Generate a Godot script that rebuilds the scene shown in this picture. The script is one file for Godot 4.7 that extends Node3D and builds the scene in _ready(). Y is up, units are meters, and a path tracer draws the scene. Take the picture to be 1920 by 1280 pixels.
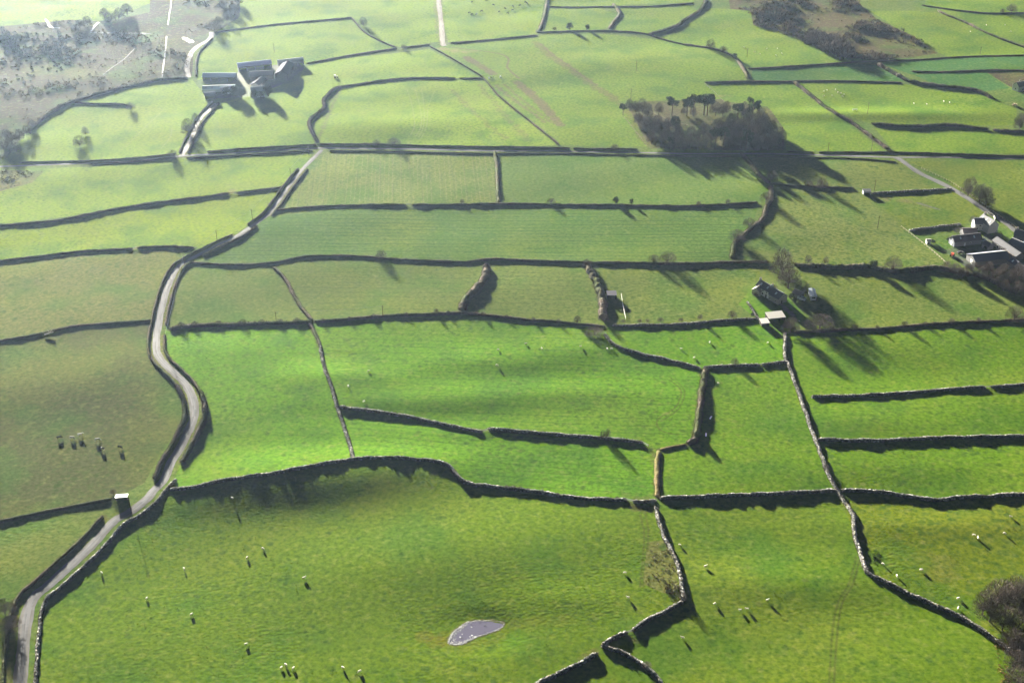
extends Node3D
# Winter farmland seen from the air: pastures, hedges, stone walls, lanes, farms, trees and stock under a low sun.
# Positions are metres on the ground plane (x to the right, z towards the viewer).

const X0 := -560.0
const X1 := 560.0
const Z0 := -1340.0
const Z1 := -310.0
const CELL := 3.5
const MAP := 2048
const SUN_AZIMUTH := -23.0
const SUN_HEIGHT := 9.0

const HILLS := [   # low swells and hollows: x, z, half width, half depth, height
	[-90.7, -485.8, 44, 14, 2.3],
	[-114.4, -476.3, 24, 11, 1.3],
	[-56.2, -495.9, 30, 10, 1],
	[-90.4, -570.7, 22, 8, 0.9],
	[-35.7, -549.4, 42, 8, 1.05],
	[16.7, -558.4, 34, 7, 0.85],
	[-8.7, -587.8, 32, 8, 0.7],
	[36.6, -600.6, 26, 8, 0.6],
	[-52.9, -520.8, 44, 6, 0.5],
	[117, -410.3, 36, 9, 0.8],
	[21, -400.5, 16, 6, 0.5],
	[-15, -381.4, 14, 8, -0.5],
	[-110.5, -573.4, 26, 12, 0.35],
	[-154.8, -597.8, 24, 14, 0.4],
	[186.4, -449.1, 40, 6, 0.5],
	[187.6, -576, 40, 14, -0.9],
	[169, -531, 30, 8, 0.5],
	[192.9, -490.8, 40, 9, 0.6],
	[-154.4, -466.4, 20, 9, 0.9],
	[306.5, -955.6, 60, 10, 1.2],
	[251.9, -955.6, 40, 8, 0.9],
	[-227.2, -565.6, 80, 30, 1.6],
	[-98.8, -932.9, 60, 20, 1.5],
	[134.3, -1076.7, 80, 30, 1.8],
	[9.4, -439.8, 60, 20, 0.7],
	[-45.9, -422.1, 50, 16, 0.6],
]
const POND := Vector2(-14.4, -381.5)
const POND_SIZE := Vector2(11.2, 7.0)
const POND_LEVEL := -0.44

var rng := RandomNumberGenerator.new()
var taken := {}
var M := {}
var painted: Image
var protos := {}

class Build:
	var v := PackedVector3Array()
	var c := PackedColorArray()
	func tri(a: Vector3, b: Vector3, d: Vector3, col: Color) -> void:
		v.append(a); v.append(b); v.append(d)
		c.append(col); c.append(col); c.append(col)
	func quad(a: Vector3, b: Vector3, d: Vector3, e: Vector3, col: Color) -> void:
		tri(a, b, d, col); tri(a, d, e, col)
	func block(at: Vector3, ax: Vector3, ay: Vector3, az: Vector3, col: Color) -> void:   # half axes
		var p := [at - ax - ay - az, at + ax - ay - az, at + ax - ay + az, at - ax - ay + az, at - ax + ay - az, at + ax + ay - az, at + ax + ay + az, at - ax + ay + az]
		quad(p[4], p[5], p[6], p[7], col); quad(p[0], p[3], p[2], p[1], col)
		quad(p[0], p[1], p[5], p[4], col); quad(p[1], p[2], p[6], p[5], col)
		quad(p[2], p[3], p[7], p[6], col); quad(p[3], p[0], p[4], p[7], col)
	func box(at: Vector3, size: Vector3, col: Color) -> void:
		block(at, Vector3(size.x / 2, 0, 0), Vector3(0, size.y / 2, 0), Vector3(0, 0, size.z / 2), col)
	func tube(a: Vector3, b: Vector3, ra: float, rb: float, n: int, col: Color) -> void:
		var d := (b - a).normalized()
		var s := d.cross(Vector3.UP if absf(d.y) < 0.9 else Vector3.RIGHT).normalized()
		var t := d.cross(s)
		for i in n:
			var u0 := TAU * i / n
			var u1 := TAU * (i + 1) / n
			var d0 := s * cos(u0) + t * sin(u0)
			var d1 := s * cos(u1) + t * sin(u1)
			quad(a + d0 * ra, a + d1 * ra, b + d1 * rb, b + d0 * rb, col)
	func mesh(material: Material) -> ArrayMesh:
		var m := ArrayMesh.new()
		if v.is_empty():
			return m
		var a := []
		a.resize(Mesh.ARRAY_MAX)
		a[Mesh.ARRAY_VERTEX] = v
		a[Mesh.ARRAY_COLOR] = c
		m.add_surface_from_arrays(Mesh.PRIMITIVE_TRIANGLES, a)
		m.surface_set_material(0, material)
		return m

# ---------------------------------------------------------------- small helpers
func height(x: float, z: float) -> float:
	var h := 0.0
	for b in HILLS:
		var dx: float = (x - b[0]) / b[2]
		if absf(dx) > 3.6: continue
		var dz: float = (z - b[1]) / b[3]
		if absf(dz) > 3.6: continue
		h += b[4] * exp(-0.5 * (dx * dx + dz * dz))
	var edge := clampf(minf(minf(x - X0, X1 - x), minf(z - Z0, Z1 - z)) / 60.0, 0.0, 1.0)
	h += edge * (0.55 * sin(x / 43.0 + 1.3) * sin(z / 37.0 + 0.4) + 0.3 * sin(x / 19.0 + z / 61.0) * sin(z / 15.0 - x / 57.0 + 2.0))
	var wet := Vector2((x - POND.x) / POND_SIZE.x, (z - POND.y) / POND_SIZE.y).length()
	return lerpf(h, POND_LEVEL, smoothstep(2.0, 1.1, wet))

func ground(x: float, z: float, up := 0.0) -> Vector3:
	return Vector3(x, height(x, z) + up, z)

func numbered(called: String) -> String:
	var n: int = taken.get(called, 0)
	taken[called] = n + 1
	return called if n == 0 else "%s_%03d" % [called, n]

func tag(o: Node3D, label: String, category: String, group := "", kind := "") -> Node3D:
	if label: o.set_meta("label", label)
	if category: o.set_meta("category", category)
	if group: o.set_meta("group", group)
	if kind: o.set_meta("kind", kind)
	return o

func thing(called: String, label: String, category: String, at: Vector3, turn := 0.0, group := "") -> Node3D:
	var o := Node3D.new()
	o.name = numbered(called)
	add_child(o)
	o.position = at
	o.rotation.y = turn
	tag(o, label, category, group)
	return o

func part(called: String, m: Mesh, parent: Node, kind := "") -> MeshInstance3D:
	var o := MeshInstance3D.new()
	o.name = numbered(called) if parent == self else called
	o.mesh = m
	parent.add_child(o, true)
	if kind: o.set_meta("kind", kind)
	return o

func made(called: String, b: Build, parent: Node, mat: Material = null, kind := "") -> MeshInstance3D:
	return part(called, b.mesh(mat if mat else M.plain), parent, kind)

func copy(o: Node3D, label: String) -> Node3D:
	var r: Node3D = o.duplicate()
	r.name = numbered(String(o.get_meta("called")))
	add_child(r)
	r.set_meta("label", label)
	return r

func matter(c: Color, rough := 0.9, spec := 0.3) -> StandardMaterial3D:
	var m := StandardMaterial3D.new()
	m.albedo_color = Color(c.r, c.g, c.b).linear_to_srgb()
	m.roughness = rough
	m.metallic_specular = spec
	return m

func vary(c: Color, by: float) -> Color:
	var k := 1.0 + rng.randf_range(-by, by)
	return Color(c.r * k * rng.randf_range(0.94, 1.06), c.g * k, c.b * k * rng.randf_range(0.92, 1.08))

func ball() -> Vector3:
	for i in 20:
		var p := Vector3(rng.randf_range(-1, 1), rng.randf_range(-1, 1), rng.randf_range(-1, 1))
		if p.length_squared() < 1.0: return p
	return Vector3.ZERO

func stations(p: Array, step: float) -> PackedVector2Array:
	# a smooth line through the survey points, sampled every step metres
	var c := Curve2D.new()
	var n := p.size() / 2
	for i in n:
		var q := Vector2(p[2 * i], p[2 * i + 1])
		var a := Vector2(p[2 * maxi(i - 1, 0)], p[2 * maxi(i - 1, 0) + 1])
		var b := Vector2(p[2 * mini(i + 1, n - 1)], p[2 * mini(i + 1, n - 1) + 1])
		var t := (b - a) * 0.16
		c.add_point(q, -t if i > 0 else Vector2.ZERO, t if i < n - 1 else Vector2.ZERO)
	c.bake_interval = 1.0
	var l := c.get_baked_length()
	var k := maxi(1, roundi(l / step))
	var r := PackedVector2Array()
	for i in k + 1:
		r.append(c.sample_baked(l * i / k))
	return r

# ---------------------------------------------------------------- ground map
func to_map(x: float, z: float) -> Vector2:
	return Vector2((x - X0) / (X1 - X0) * MAP, (z - Z0) / (Z1 - Z0) * MAP)

func fill(poly: PackedVector2Array, col: Color) -> void:
	var q := PackedVector2Array()
	var lo := 1e9
	var hi := -1e9
	for p in poly:
		var m := to_map(p.x, p.y)
		q.append(m)
		lo = minf(lo, m.y); hi = maxf(hi, m.y)
	var s := Color(col.r, col.g, col.b).linear_to_srgb()
	for y in range(maxi(0, int(lo)), mini(MAP, int(hi) + 1)):
		var xs := []
		for i in q.size():
			var a := q[i]
			var b := q[(i + 1) % q.size()]
			if (a.y <= y + 0.5) != (b.y <= y + 0.5):
				xs.append(a.x + (y + 0.5 - a.y) / (b.y - a.y) * (b.x - a.x))
		xs.sort()
		for i in range(0, xs.size() - 1, 2):
			var x0 := clampi(roundi(xs[i]), 0, MAP)
			var x1 := clampi(roundi(xs[i + 1]), 0, MAP)
			if x1 > x0: painted.fill_rect(Rect2i(x0, y, x1 - x0, 1), s)

func dab(x: float, z: float, r: float, col: Color, a: float) -> void:
	var m := to_map(x, z)
	var k := MAP / (X1 - X0)
	var s := Color(col.r, col.g, col.b).linear_to_srgb()
	var e := r * k
	for py in range(maxi(0, int(m.y - e - 1)), mini(MAP, int(m.y + e + 2))):
		for px in range(maxi(0, int(m.x - e - 1)), mini(MAP, int(m.x + e + 2))):
			var w := clampf(e + 0.5 - Vector2(px + 0.5 - m.x, py + 0.5 - m.y).length(), 0.0, 1.0) * a
			if w > 0.01: painted.set_pixel(px, py, painted.get_pixel(px, py).lerp(s, w))

func stroke(p: Array, width: float, col: Color, a: float, ragged := 0.0) -> void:
	for q in stations(p, maxf(0.5, width * 0.45)):
		dab(q.x + rng.randf_range(-ragged, ragged), q.y + rng.randf_range(-ragged, ragged), width * 0.5 * rng.randf_range(0.8, 1.1), col, a * rng.randf_range(0.6, 1.0))

func scratch(x: float, z: float, dx: float, dz: float, col: Color, a: float, thick := false) -> void:   # one thin line, one map pixel wide
	var p := to_map(x, z)
	var q := to_map(x + dx, z + dz)
	var n := int(maxf(absf(q.x - p.x), absf(q.y - p.y))) + 1
	var s := Color(col.r, col.g, col.b).linear_to_srgb()
	for i in n:
		var r := p.lerp(q, float(i) / n)
		if r.x >= 0 and r.y >= 0 and r.x < MAP and r.y < MAP:
			painted.set_pixel(int(r.x), int(r.y), painted.get_pixel(int(r.x), int(r.y)).lerp(s, a * rng.randf_range(0.3, 1.0)))
			if thick and r.y < MAP - 1: painted.set_pixel(int(r.x), int(r.y) + 1, painted.get_pixel(int(r.x), int(r.y) + 1).lerp(s, a * 0.6))

func lines_in(poly: PackedVector2Array, angle: float, gap: float, col: Color, a: float, broken := 0.25, thick := false) -> void:
	# worked lines across a field: drill rows, mowing bouts
	var dir := Vector2(cos(angle), sin(angle))
	var nor := Vector2(-dir.y, dir.x)
	var lo := 1e9
	var hi := -1e9
	for p in poly:
		lo = minf(lo, p.dot(nor)); hi = maxf(hi, p.dot(nor))
	var t := lo + gap
	while t < hi:
		var cuts := []
		for i in poly.size():
			var p := poly[i]
			var q := poly[(i + 1) % poly.size()]
			var dp := p.dot(nor) - t
			var dq := q.dot(nor) - t
			if dp * dq < 0:
				cuts.append(p.lerp(q, dp / (dp - dq)).dot(dir))
		cuts.sort()
		for i in range(0, cuts.size() - 1, 2):
			var s: float = cuts[i] + 3
			while s < cuts[i + 1] - 3:
				var l := minf(rng.randf_range(10, 45), cuts[i + 1] - 3 - s)
				if rng.randf() > broken:
					var w := dir * s + nor * t
					scratch(w.x, w.y, dir.x * l, dir.y * l, col, a, thick)
				s += l
		t += gap * rng.randf_range(0.8, 1.2)

func speckle(poly: PackedVector2Array, many: int, r0: float, r1: float, col: Color, a: float) -> void:
	# dung patches, rush clumps and molehills
	var box := Rect2(poly[0], Vector2.ZERO)
	for q in poly: box = box.expand(q)
	var near := Vector2.ZERO
	for i in many:
		var q := Vector2(rng.randf_range(box.position.x, box.end.x), rng.randf_range(box.position.y, box.end.y))
		if i % 3 and near != Vector2.ZERO: q = near + Vector2(rng.randfn(0, 9), rng.randfn(0, 7))
		if Geometry2D.is_point_in_polygon(q, poly):
			dab(q.x, q.y, rng.randf_range(r0, r1), col, a * rng.randf_range(0.4, 1.0))
			near = q

func noise_image(freq: float, oct: int, w: int, h: int, sd: int, kind := FastNoiseLite.TYPE_SIMPLEX_SMOOTH) -> Image:
	var n := FastNoiseLite.new()
	n.seed = sd
	n.noise_type = kind
	n.frequency = freq
	n.fractal_octaves = oct
	n.fractal_gain = 0.55
	return n.get_image(w, h)

func overlay(freq: float, oct: int, sd: int, c: Color, stops: Array, size := MAP) -> void:
	# a soft blotchy coat of one colour over the map
	await blotches(painted, freq, oct, sd, Color(c.r, c.g, c.b).linear_to_srgb(), stops, size)

func blotches(on: Image, freq: float, oct: int, sd: int, c: Color, stops: Array, size := MAP) -> void:
	var n := FastNoiseLite.new()
	n.seed = sd
	n.frequency = freq
	n.fractal_octaves = oct
	var g := Gradient.new()
	var s := c
	g.offsets = PackedFloat32Array([stops[0], stops[1]])
	g.colors = PackedColorArray([Color(s.r, s.g, s.b, 0.0), Color(s.r, s.g, s.b, stops[2])])
	var t := NoiseTexture2D.new()
	t.width = size
	t.height = size
	t.color_ramp = g
	t.noise = n
	while t.get_image() == null:
		await get_tree().process_frame
	var im: Image = t.get_image().duplicate()
	im.convert(Image.FORMAT_RGBA8)
	if size != MAP: im.resize(MAP, MAP, Image.INTERPOLATE_BILINEAR)
	on.blend_rect(im, Rect2i(0, 0, MAP, MAP), Vector2i.ZERO)

var areas := []      # [name, label, polygon, relief cm, relief kind, roughness, called]

func area(called: String, label: String, col: Color, relief: float, kind: String, rough: float, p: Array) -> PackedVector2Array:
	var poly := PackedVector2Array()
	for i in p.size() / 2:
		poly.append(Vector2(p[2 * i], p[2 * i + 1]))
	var box := Rect2(poly[0], Vector2.ZERO)
	for q in poly: box = box.expand(q)
	areas.append([called, label, poly, relief, kind, rough, box])
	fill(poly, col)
	return poly

func lay_ground() -> void:
	var nx := int(roundf((X1 - X0) / CELL))
	var nz := int(roundf((Z1 - Z0) / CELL))
	var cx := (X1 - X0) / nx
	var cz := (Z1 - Z0) / nz
	var hs := PackedFloat32Array()
	hs.resize((nx + 1) * (nz + 1))
	for j in nz + 1:
		for i in nx + 1:
			hs[j * (nx + 1) + i] = height(X0 + i * cx, Z0 + j * cz)
	var vs := []
	var ns := []
	var us := []
	for a in areas.size() + 1:
		vs.append(PackedVector3Array()); ns.append(PackedVector3Array()); us.append(PackedVector2Array())
	var pts := PackedVector3Array()
	var nor := PackedVector3Array()
	pts.resize(hs.size()); nor.resize(hs.size())
	for j in nz + 1:
		for i in nx + 1:
			var k := j * (nx + 1) + i
			pts[k] = Vector3(X0 + i * cx, hs[k], Z0 + j * cz)
			var l := hs[k - 1] if i > 0 else hs[k]
			var r := hs[k + 1] if i < nx else hs[k]
			var b := hs[k - nx - 1] if j > 0 else hs[k]
			var f := hs[k + nx + 1] if j < nz else hs[k]
			nor[k] = Vector3((l - r) / (2 * cx), 1.0, (b - f) / (2 * cz)).normalized()
	for j in nz:
		for i in nx:
			var mid := Vector2(X0 + (i + 0.5) * cx, Z0 + (j + 0.5) * cz)
			var id := areas.size()
			for a in range(areas.size() - 1, -1, -1):
				if areas[a][6].has_point(mid) and Geometry2D.is_point_in_polygon(mid, areas[a][2]):
					id = a
					break
			var k := j * (nx + 1) + i
			for q in [k, k + 1, k + nx + 2, k, k + nx + 2, k + nx + 1]:
				vs[id].append(pts[q]); ns[id].append(nor[q])
				us[id].append(Vector2((pts[q].x - X0) / (X1 - X0), (pts[q].z - Z0) / (Z1 - Z0)))
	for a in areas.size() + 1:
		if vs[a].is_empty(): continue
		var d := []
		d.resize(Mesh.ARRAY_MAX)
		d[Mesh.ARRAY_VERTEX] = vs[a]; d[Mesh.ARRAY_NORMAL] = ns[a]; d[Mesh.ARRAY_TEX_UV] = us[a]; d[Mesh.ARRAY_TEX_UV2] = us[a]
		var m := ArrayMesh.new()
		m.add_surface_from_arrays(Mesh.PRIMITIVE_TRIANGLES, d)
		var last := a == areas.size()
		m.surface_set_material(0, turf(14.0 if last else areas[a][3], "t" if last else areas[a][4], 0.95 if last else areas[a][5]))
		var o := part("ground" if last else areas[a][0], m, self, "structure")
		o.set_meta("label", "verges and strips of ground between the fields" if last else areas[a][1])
	# plain country beyond the surveyed fields, out to the horizon
	var far := Build.new()
	var R := 2600.0
	for r in [[-R, -3200.0, R, Z0], [-R, Z1, R, 300.0], [-R, Z0, X0, Z1], [X1, Z0, R, Z1]]:
		far.quad(Vector3(r[0], 0, r[1]), Vector3(r[2], 0, r[1]), Vector3(r[2], 0, r[3]), Vector3(r[0], 0, r[3]), Color(0.075, 0.115, 0.025))
	made("country", far, self, M.plain, "structure").set_meta("label", "open green country beyond the fields")

var turfs := {}
func turf(relief: float, kind: String, rough: float) -> StandardMaterial3D:
	var key := "%s %s %s" % [relief, kind, rough]
	if turfs.has(key): return turfs[key]
	var m := StandardMaterial3D.new()
	m.albedo_texture = M.map
	m.roughness = rough
	m.metallic_specular = 0.06 if rough > 0.6 else 0.5
	m.texture_repeat = true
	m.heightmap_enabled = true
	m.heightmap_texture = M.relief_s if kind == "s" else M.relief_t
	m.heightmap_scale = relief * RELIEF
	m.detail_enabled = true
	m.detail_albedo = M.grain
	m.detail_blend_mode = BaseMaterial3D.BLEND_MODE_MUL
	m.detail_uv_layer = BaseMaterial3D.DETAIL_UV_2
	m.uv2_scale = Vector3(7.0, 7.0, 1.0)
	turfs[key] = m
	return m

const RELIEF := 0.45

# ---------------------------------------------------------------- roads and water
func ribbon(called: String, label: String, w0: float, w1: float, p: Array, up: float, mat: Material, ragged := 0.0) -> MeshInstance3D:
	var s := stations(p, 2.0)
	var b := Build.new()
	var last := []
	var wear := FastNoiseLite.new()
	wear.seed = hash(label)
	wear.frequency = 0.09
	for i in s.size():
		var t := (s[mini(i + 1, s.size() - 1)] - s[maxi(i - 1, 0)]).normalized()
		var n := Vector2(-t.y, t.x)
		var w := lerpf(w0, w1, float(i) / s.size()) * 0.5 * (1.0 + wear.get_noise_1d(i + 900.0) * 0.22)
		var row := []
		for k in 5:
			var q := s[i] + n * (w * (k - 2) / 2.0 + (rng.randf_range(-ragged, ragged) if k == 0 or k == 4 else 0.0))
			row.append(ground(q.x, q.y, up - (0.05 if k == 0 or k == 4 else 0.0)))
		if last:
			var mud := Color(0.85, 0.78, 0.62)
			for k in 4:
				# wheel tracks worn pale, a dull crown, muddy edges, patched lengths
				var tone := 1.0 + wear.get_noise_2d(i * 1.3, k * 40.0) * 0.5 + wear.get_noise_1d(i * 0.4 + 3000.0) * 0.3
				var c := Color(tone, tone, tone)
				if k == 0 or k == 3: c = c.lerp(mud * 0.72, 0.55 + 0.4 * wear.get_noise_1d(i * 2.0 + k * 70.0))
				var q0: Vector3 = last[k]
				var q1: Vector3 = row[k]
				var q2: Vector3 = row[k + 1]
				var q3: Vector3 = last[k + 1]
				b.quad(q0, q1, q1.lerp(q2, 0.62 if k < 2 else 0.38), q0.lerp(q3, 0.62 if k < 2 else 0.38), c)
				b.quad(q0.lerp(q3, 0.62 if k < 2 else 0.38), q1.lerp(q2, 0.62 if k < 2 else 0.38), q2, q3, c * (0.82 if k == 1 or k == 2 else 1.08))
		last = row
	var o := made(called, b, self, mat, "structure")
	o.set_meta("label", label)
	return o

# ---------------------------------------------------------------- hedges, banks and walls
func hedge(label: String, h: float, w: float, p: Array, bank := false, called := "hedge") -> void:
	var z: float = p[1]
	var step := clampf(0.7 + (-z - 350.0) / 900.0 * 1.1, 0.8, 1.7)
	var s := stations(p, step)
	var b := Build.new()
	var nz := FastNoiseLite.new()
	nz.seed = hash(label)
	nz.frequency = 0.11
	var slow := FastNoiseLite.new()
	slow.seed = hash(label) + 1
	slow.frequency = 0.035
	var wild := h > 2.15
	var brown := Color(0.110, 0.086, 0.064)
	var green := Color(0.066, 0.080, 0.030)
	var tan := Color(0.14, 0.11, 0.055)
	var mauve := Color(0.118, 0.095, 0.080)
	var last := []
	var last_col := brown
	for i in s.size():
		var t := (s[mini(i + 1, s.size() - 1)] - s[maxi(i - 1, 0)]).normalized()
		var n := Vector2(-t.y, t.x)
		var d := i * step
		var lump := nz.get_noise_1d(d) * (0.42 if wild else 0.36) + slow.get_noise_1d(d) * (0.45 if wild else 0.3)
		var hh := h * 0.74 * clampf(1.0 + lump, 0.45, 1.7) * rng.randf_range(0.9, 1.1)
		var ww := w * 0.44 * (1.0 + nz.get_noise_1d(d + 300.0) * 0.35) * rng.randf_range(0.9, 1.1)
		if i == 0 or i == s.size() - 1: ww *= 0.6; hh *= 0.7
		var mix := clampf(0.5 + slow.get_noise_1d(d + 900.0) * 1.6, 0, 1)
		var col := green.lerp(mauve if wild else brown, mix)
		if bank: col = tan.lerp(Color(0.11, 0.12, 0.035), mix * 0.7)
		var side := n * nz.get_noise_1d(d + 700.0) * w * 0.16
		var row := []
		var prof := [[-0.95, -0.1], [-0.85, 0.4], [-0.5, 0.74], [0.0, 0.84], [0.5, 0.74], [0.85, 0.4], [0.95, -0.1]]
		for k in 7:
			var q: Vector2 = s[i] + side + n * ww * prof[k][0] * rng.randf_range(0.93, 1.07)
			row.append(ground(q.x, q.y, hh * prof[k][1] * rng.randf_range(0.94, 1.06)))
		if last:
			for k in 6:
				b.quad(last[k], row[k], row[k + 1], last[k + 1], vary(col, 0.22))
		last = row
		# sprigs that break the outline
		var many := int((46 if wild else 24) * step)
		for q in many:
			var u := rng.randf_range(-1, 1)
			var up := hh * (1.0 - 0.55 * u * u) * rng.randf_range(0.3, 0.95)
			var o := s[i] + side + n * u * ww + t * rng.randf_range(-step, step) * 0.6
			var base := ground(o.x, o.y, up)
			var dir := (Vector3(n.x * u, 0.75, n.y * u) + ball() * 0.9).normalized()
			var len := rng.randf_range(0.25, 0.75) * (1.5 if wild else 0.8) * (0.7 if bank else 1.0)
			var ac := dir.cross(ball() + Vector3(0.01, 0, 0)).normalized() * rng.randf_range(0.04, 0.12)
			b.tri(base - ac, base + ac, base + dir * len, vary(col.lerp(tan, 0.12), 0.35))
	tag(made(called, b, self), label, "bank" if bank else "hedge", "banks" if bank else "hedges dividing the fields")

func wall(label: String, h: float, w: float, p: Array) -> void:
	w *= 0.85
	var a := Vector2(p[0], p[1])
	var o := thing("dry_stone_wall", label, "stone wall", ground(a.x, a.y), 0.0, "dry stone walls dividing the fields")
	var org := o.position
	var core := Build.new()
	var stones := Build.new()
	var step := 0.8 if p[1] > -700 else 1.3
	var s := stations(p, step)
	var nz := FastNoiseLite.new()
	nz.seed = hash(label)
	nz.frequency = 0.08
	var last := []
	for i in s.size():
		var t := (s[mini(i + 1, s.size() - 1)] - s[maxi(i - 1, 0)]).normalized()
		var n := Vector2(-t.y, t.x)
		var hh := h * 0.66 * (1.0 + nz.get_noise_1d(i * step) * 0.6) * rng.randf_range(0.93, 1.07) * (0.7 if i == 0 or i == s.size() - 1 else 1.0)
		var drift := n * nz.get_noise_1d(i * step + 500.0) * 0.5
		var row := []
		for k in [[-0.75, -0.1], [-0.42, 0.86], [0.42, 0.86], [0.75, -0.1]]:
			var q: Vector2 = s[i] + drift + n * w * k[0]
			row.append(ground(q.x, q.y, hh * k[1]) - org)
		if last:
			for k in 3:
				core.quad(last[k], row[k], row[k + 1], last[k + 1], vary(Color(0.14, 0.137, 0.128), 0.2))
		last = row
		for k in 7:
			# faces and coping: rough blocks, a few pale with lichen
			var c := Color(0.22, 0.215, 0.20)
			var pick := rng.randf()
			if pick < 0.2: c = Color(0.42, 0.41, 0.38)
			elif pick < 0.4: c = Color(0.10, 0.098, 0.095)
			elif pick < 0.5: c = Color(0.16, 0.15, 0.09)
			var at: Vector3
			var along := t * rng.randf_range(-0.5, 0.5) * step
			if k < 3:
				var q := s[i] + drift + along + n * w * rng.randf_range(-0.35, 0.35)
				at = ground(q.x, q.y, hh * rng.randf_range(0.84, 0.98)) - org
			else:
				var f := rng.randf_range(0.08, 0.8)
				var q := s[i] + drift + along + n * w * (1.0 if k % 2 else -1.0) * lerpf(0.72, 0.44, f)
				at = ground(q.x, q.y, hh * f) - org
			var turn := Basis.from_euler(Vector3(rng.randf_range(-0.35, 0.35), -t.angle() + rng.randf_range(-0.5, 0.5), rng.randf_range(-0.35, 0.35)))
			stones.block(at, turn.x * rng.randf_range(0.2, 0.5), turn.y * rng.randf_range(0.12, 0.3), turn.z * rng.randf_range(0.14, 0.34), vary(c, 0.3))
		if rng.randf() < 0.5:
			# grass and bramble at the foot
			for q in 3:
				var u := (1.0 if rng.randf() < 0.5 else -1.0) * rng.randf_range(0.75, 1.3)
				var g := s[i] + drift + n * w * u + t * rng.randf_range(-0.4, 0.4)
				var base := ground(g.x, g.y) - org
				core.tri(base + Vector3(-0.2, 0, 0.1), base + Vector3(0.25, 0, -0.1), base + Vector3(rng.randf_range(-0.2, 0.2), rng.randf_range(0.3, 0.7), rng.randf_range(-0.2, 0.2)), vary(Color(0.13, 0.12, 0.04), 0.4))
	# ivy, bramble and thorn growing out of the wall here and there
	var growth := Build.new()
	for i in s.size():
		var g := nz.get_noise_1d(i * step * 1.7 + 2000.0) + rng.randf_range(-0.25, 0.25)
		if g < 0.2: continue
		var q := s[i] + Vector2(rng.randf_range(-0.4, 0.4), rng.randf_range(-0.4, 0.4))
		var c := Color(0.10, 0.075, 0.055) if rng.randf() < 0.6 else Color(0.05, 0.065, 0.022)
		tuft(growth, ground(q.x, q.y, h * 0.4) - org, rng.randf_range(0.4, 0.8), rng.randf_range(0.5, 1.5) * minf(1.0, g + 0.4), 26, c, 0.07)
	made("wall_core", core, o)
	made("facing_stones", stones, o, null, "stuff")
	if growth.v.size(): made("wall_growth", growth, o, null, "stuff")

func fence(label: String, called: String, p: Array, h: float, col: Color, gap: float, rails: int) -> void:
	var o := thing(called, label, "fence", ground(p[0], p[1]))
	var s := stations(p, gap)
	var r := Build.new()
	for i in s.size():
		var b := Build.new()
		var at := ground(s[i].x, s[i].y) - o.position
		b.box(at + Vector3(0, h * 0.5 - 0.1, 0), Vector3(0.16, h + 0.2, 0.16), vary(col, 0.12))
		made("post", b, o)
		if i:
			var was := ground(s[i - 1].x, s[i - 1].y) - o.position
			for k in rails:
				var up := Vector3(0, h * (0.9 - 0.36 * k), 0)
				r.tube(was + up, at + up, 0.06, 0.06, 4, vary(col, 0.1))
	made("rail", r, o)

func gate(label: String, x0: float, z0: float, x1: float, z1: float, col: Color) -> void:
	var a := ground(x0, z0)
	var d := Vector2(x1 - x0, z1 - z0)
	var l := d.length()
	var o := thing("field_gate", label, "gate", a, -d.angle())
	for x in [0.0, l]:
		var b := Build.new()
		b.box(Vector3(x, 0.6, 0), Vector3(0.18, 1.5, 0.18), Color(0.2, 0.18, 0.15))
		made("gate_post", b, o)
	for k in 5:
		var b := Build.new()
		b.box(Vector3(l / 2, 0.25 + k * 0.23, 0), Vector3(l - 0.3, 0.08, 0.05), col)
		made("bar", b, o)
	var br := Build.new()
	br.block(Vector3(l / 2, 0.7, 0.05), Vector3(l / 2 - 0.25, 0.42, 0), Vector3(-0.02, 0.04, 0), Vector3(0, 0, 0.02), col)
	made("brace", br, o)

# ---------------------------------------------------------------- trees
func limb(b: Build, a: Vector3, e: Vector3, r: float, sag: float, col: Color) -> void:
	var last := a
	var mid := a.lerp(e, 0.5) + Vector3(0, sag, 0) + ball() * (e - a).length() * 0.1
	for k in 3:
		var u := (k + 1) / 3.0
		var q := a.lerp(mid, u).lerp(mid.lerp(e, u), u)
		b.tube(last, q, r * (1.0 - k * 0.28), r * (0.72 - k * 0.28), 5, col)
		last = q

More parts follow.
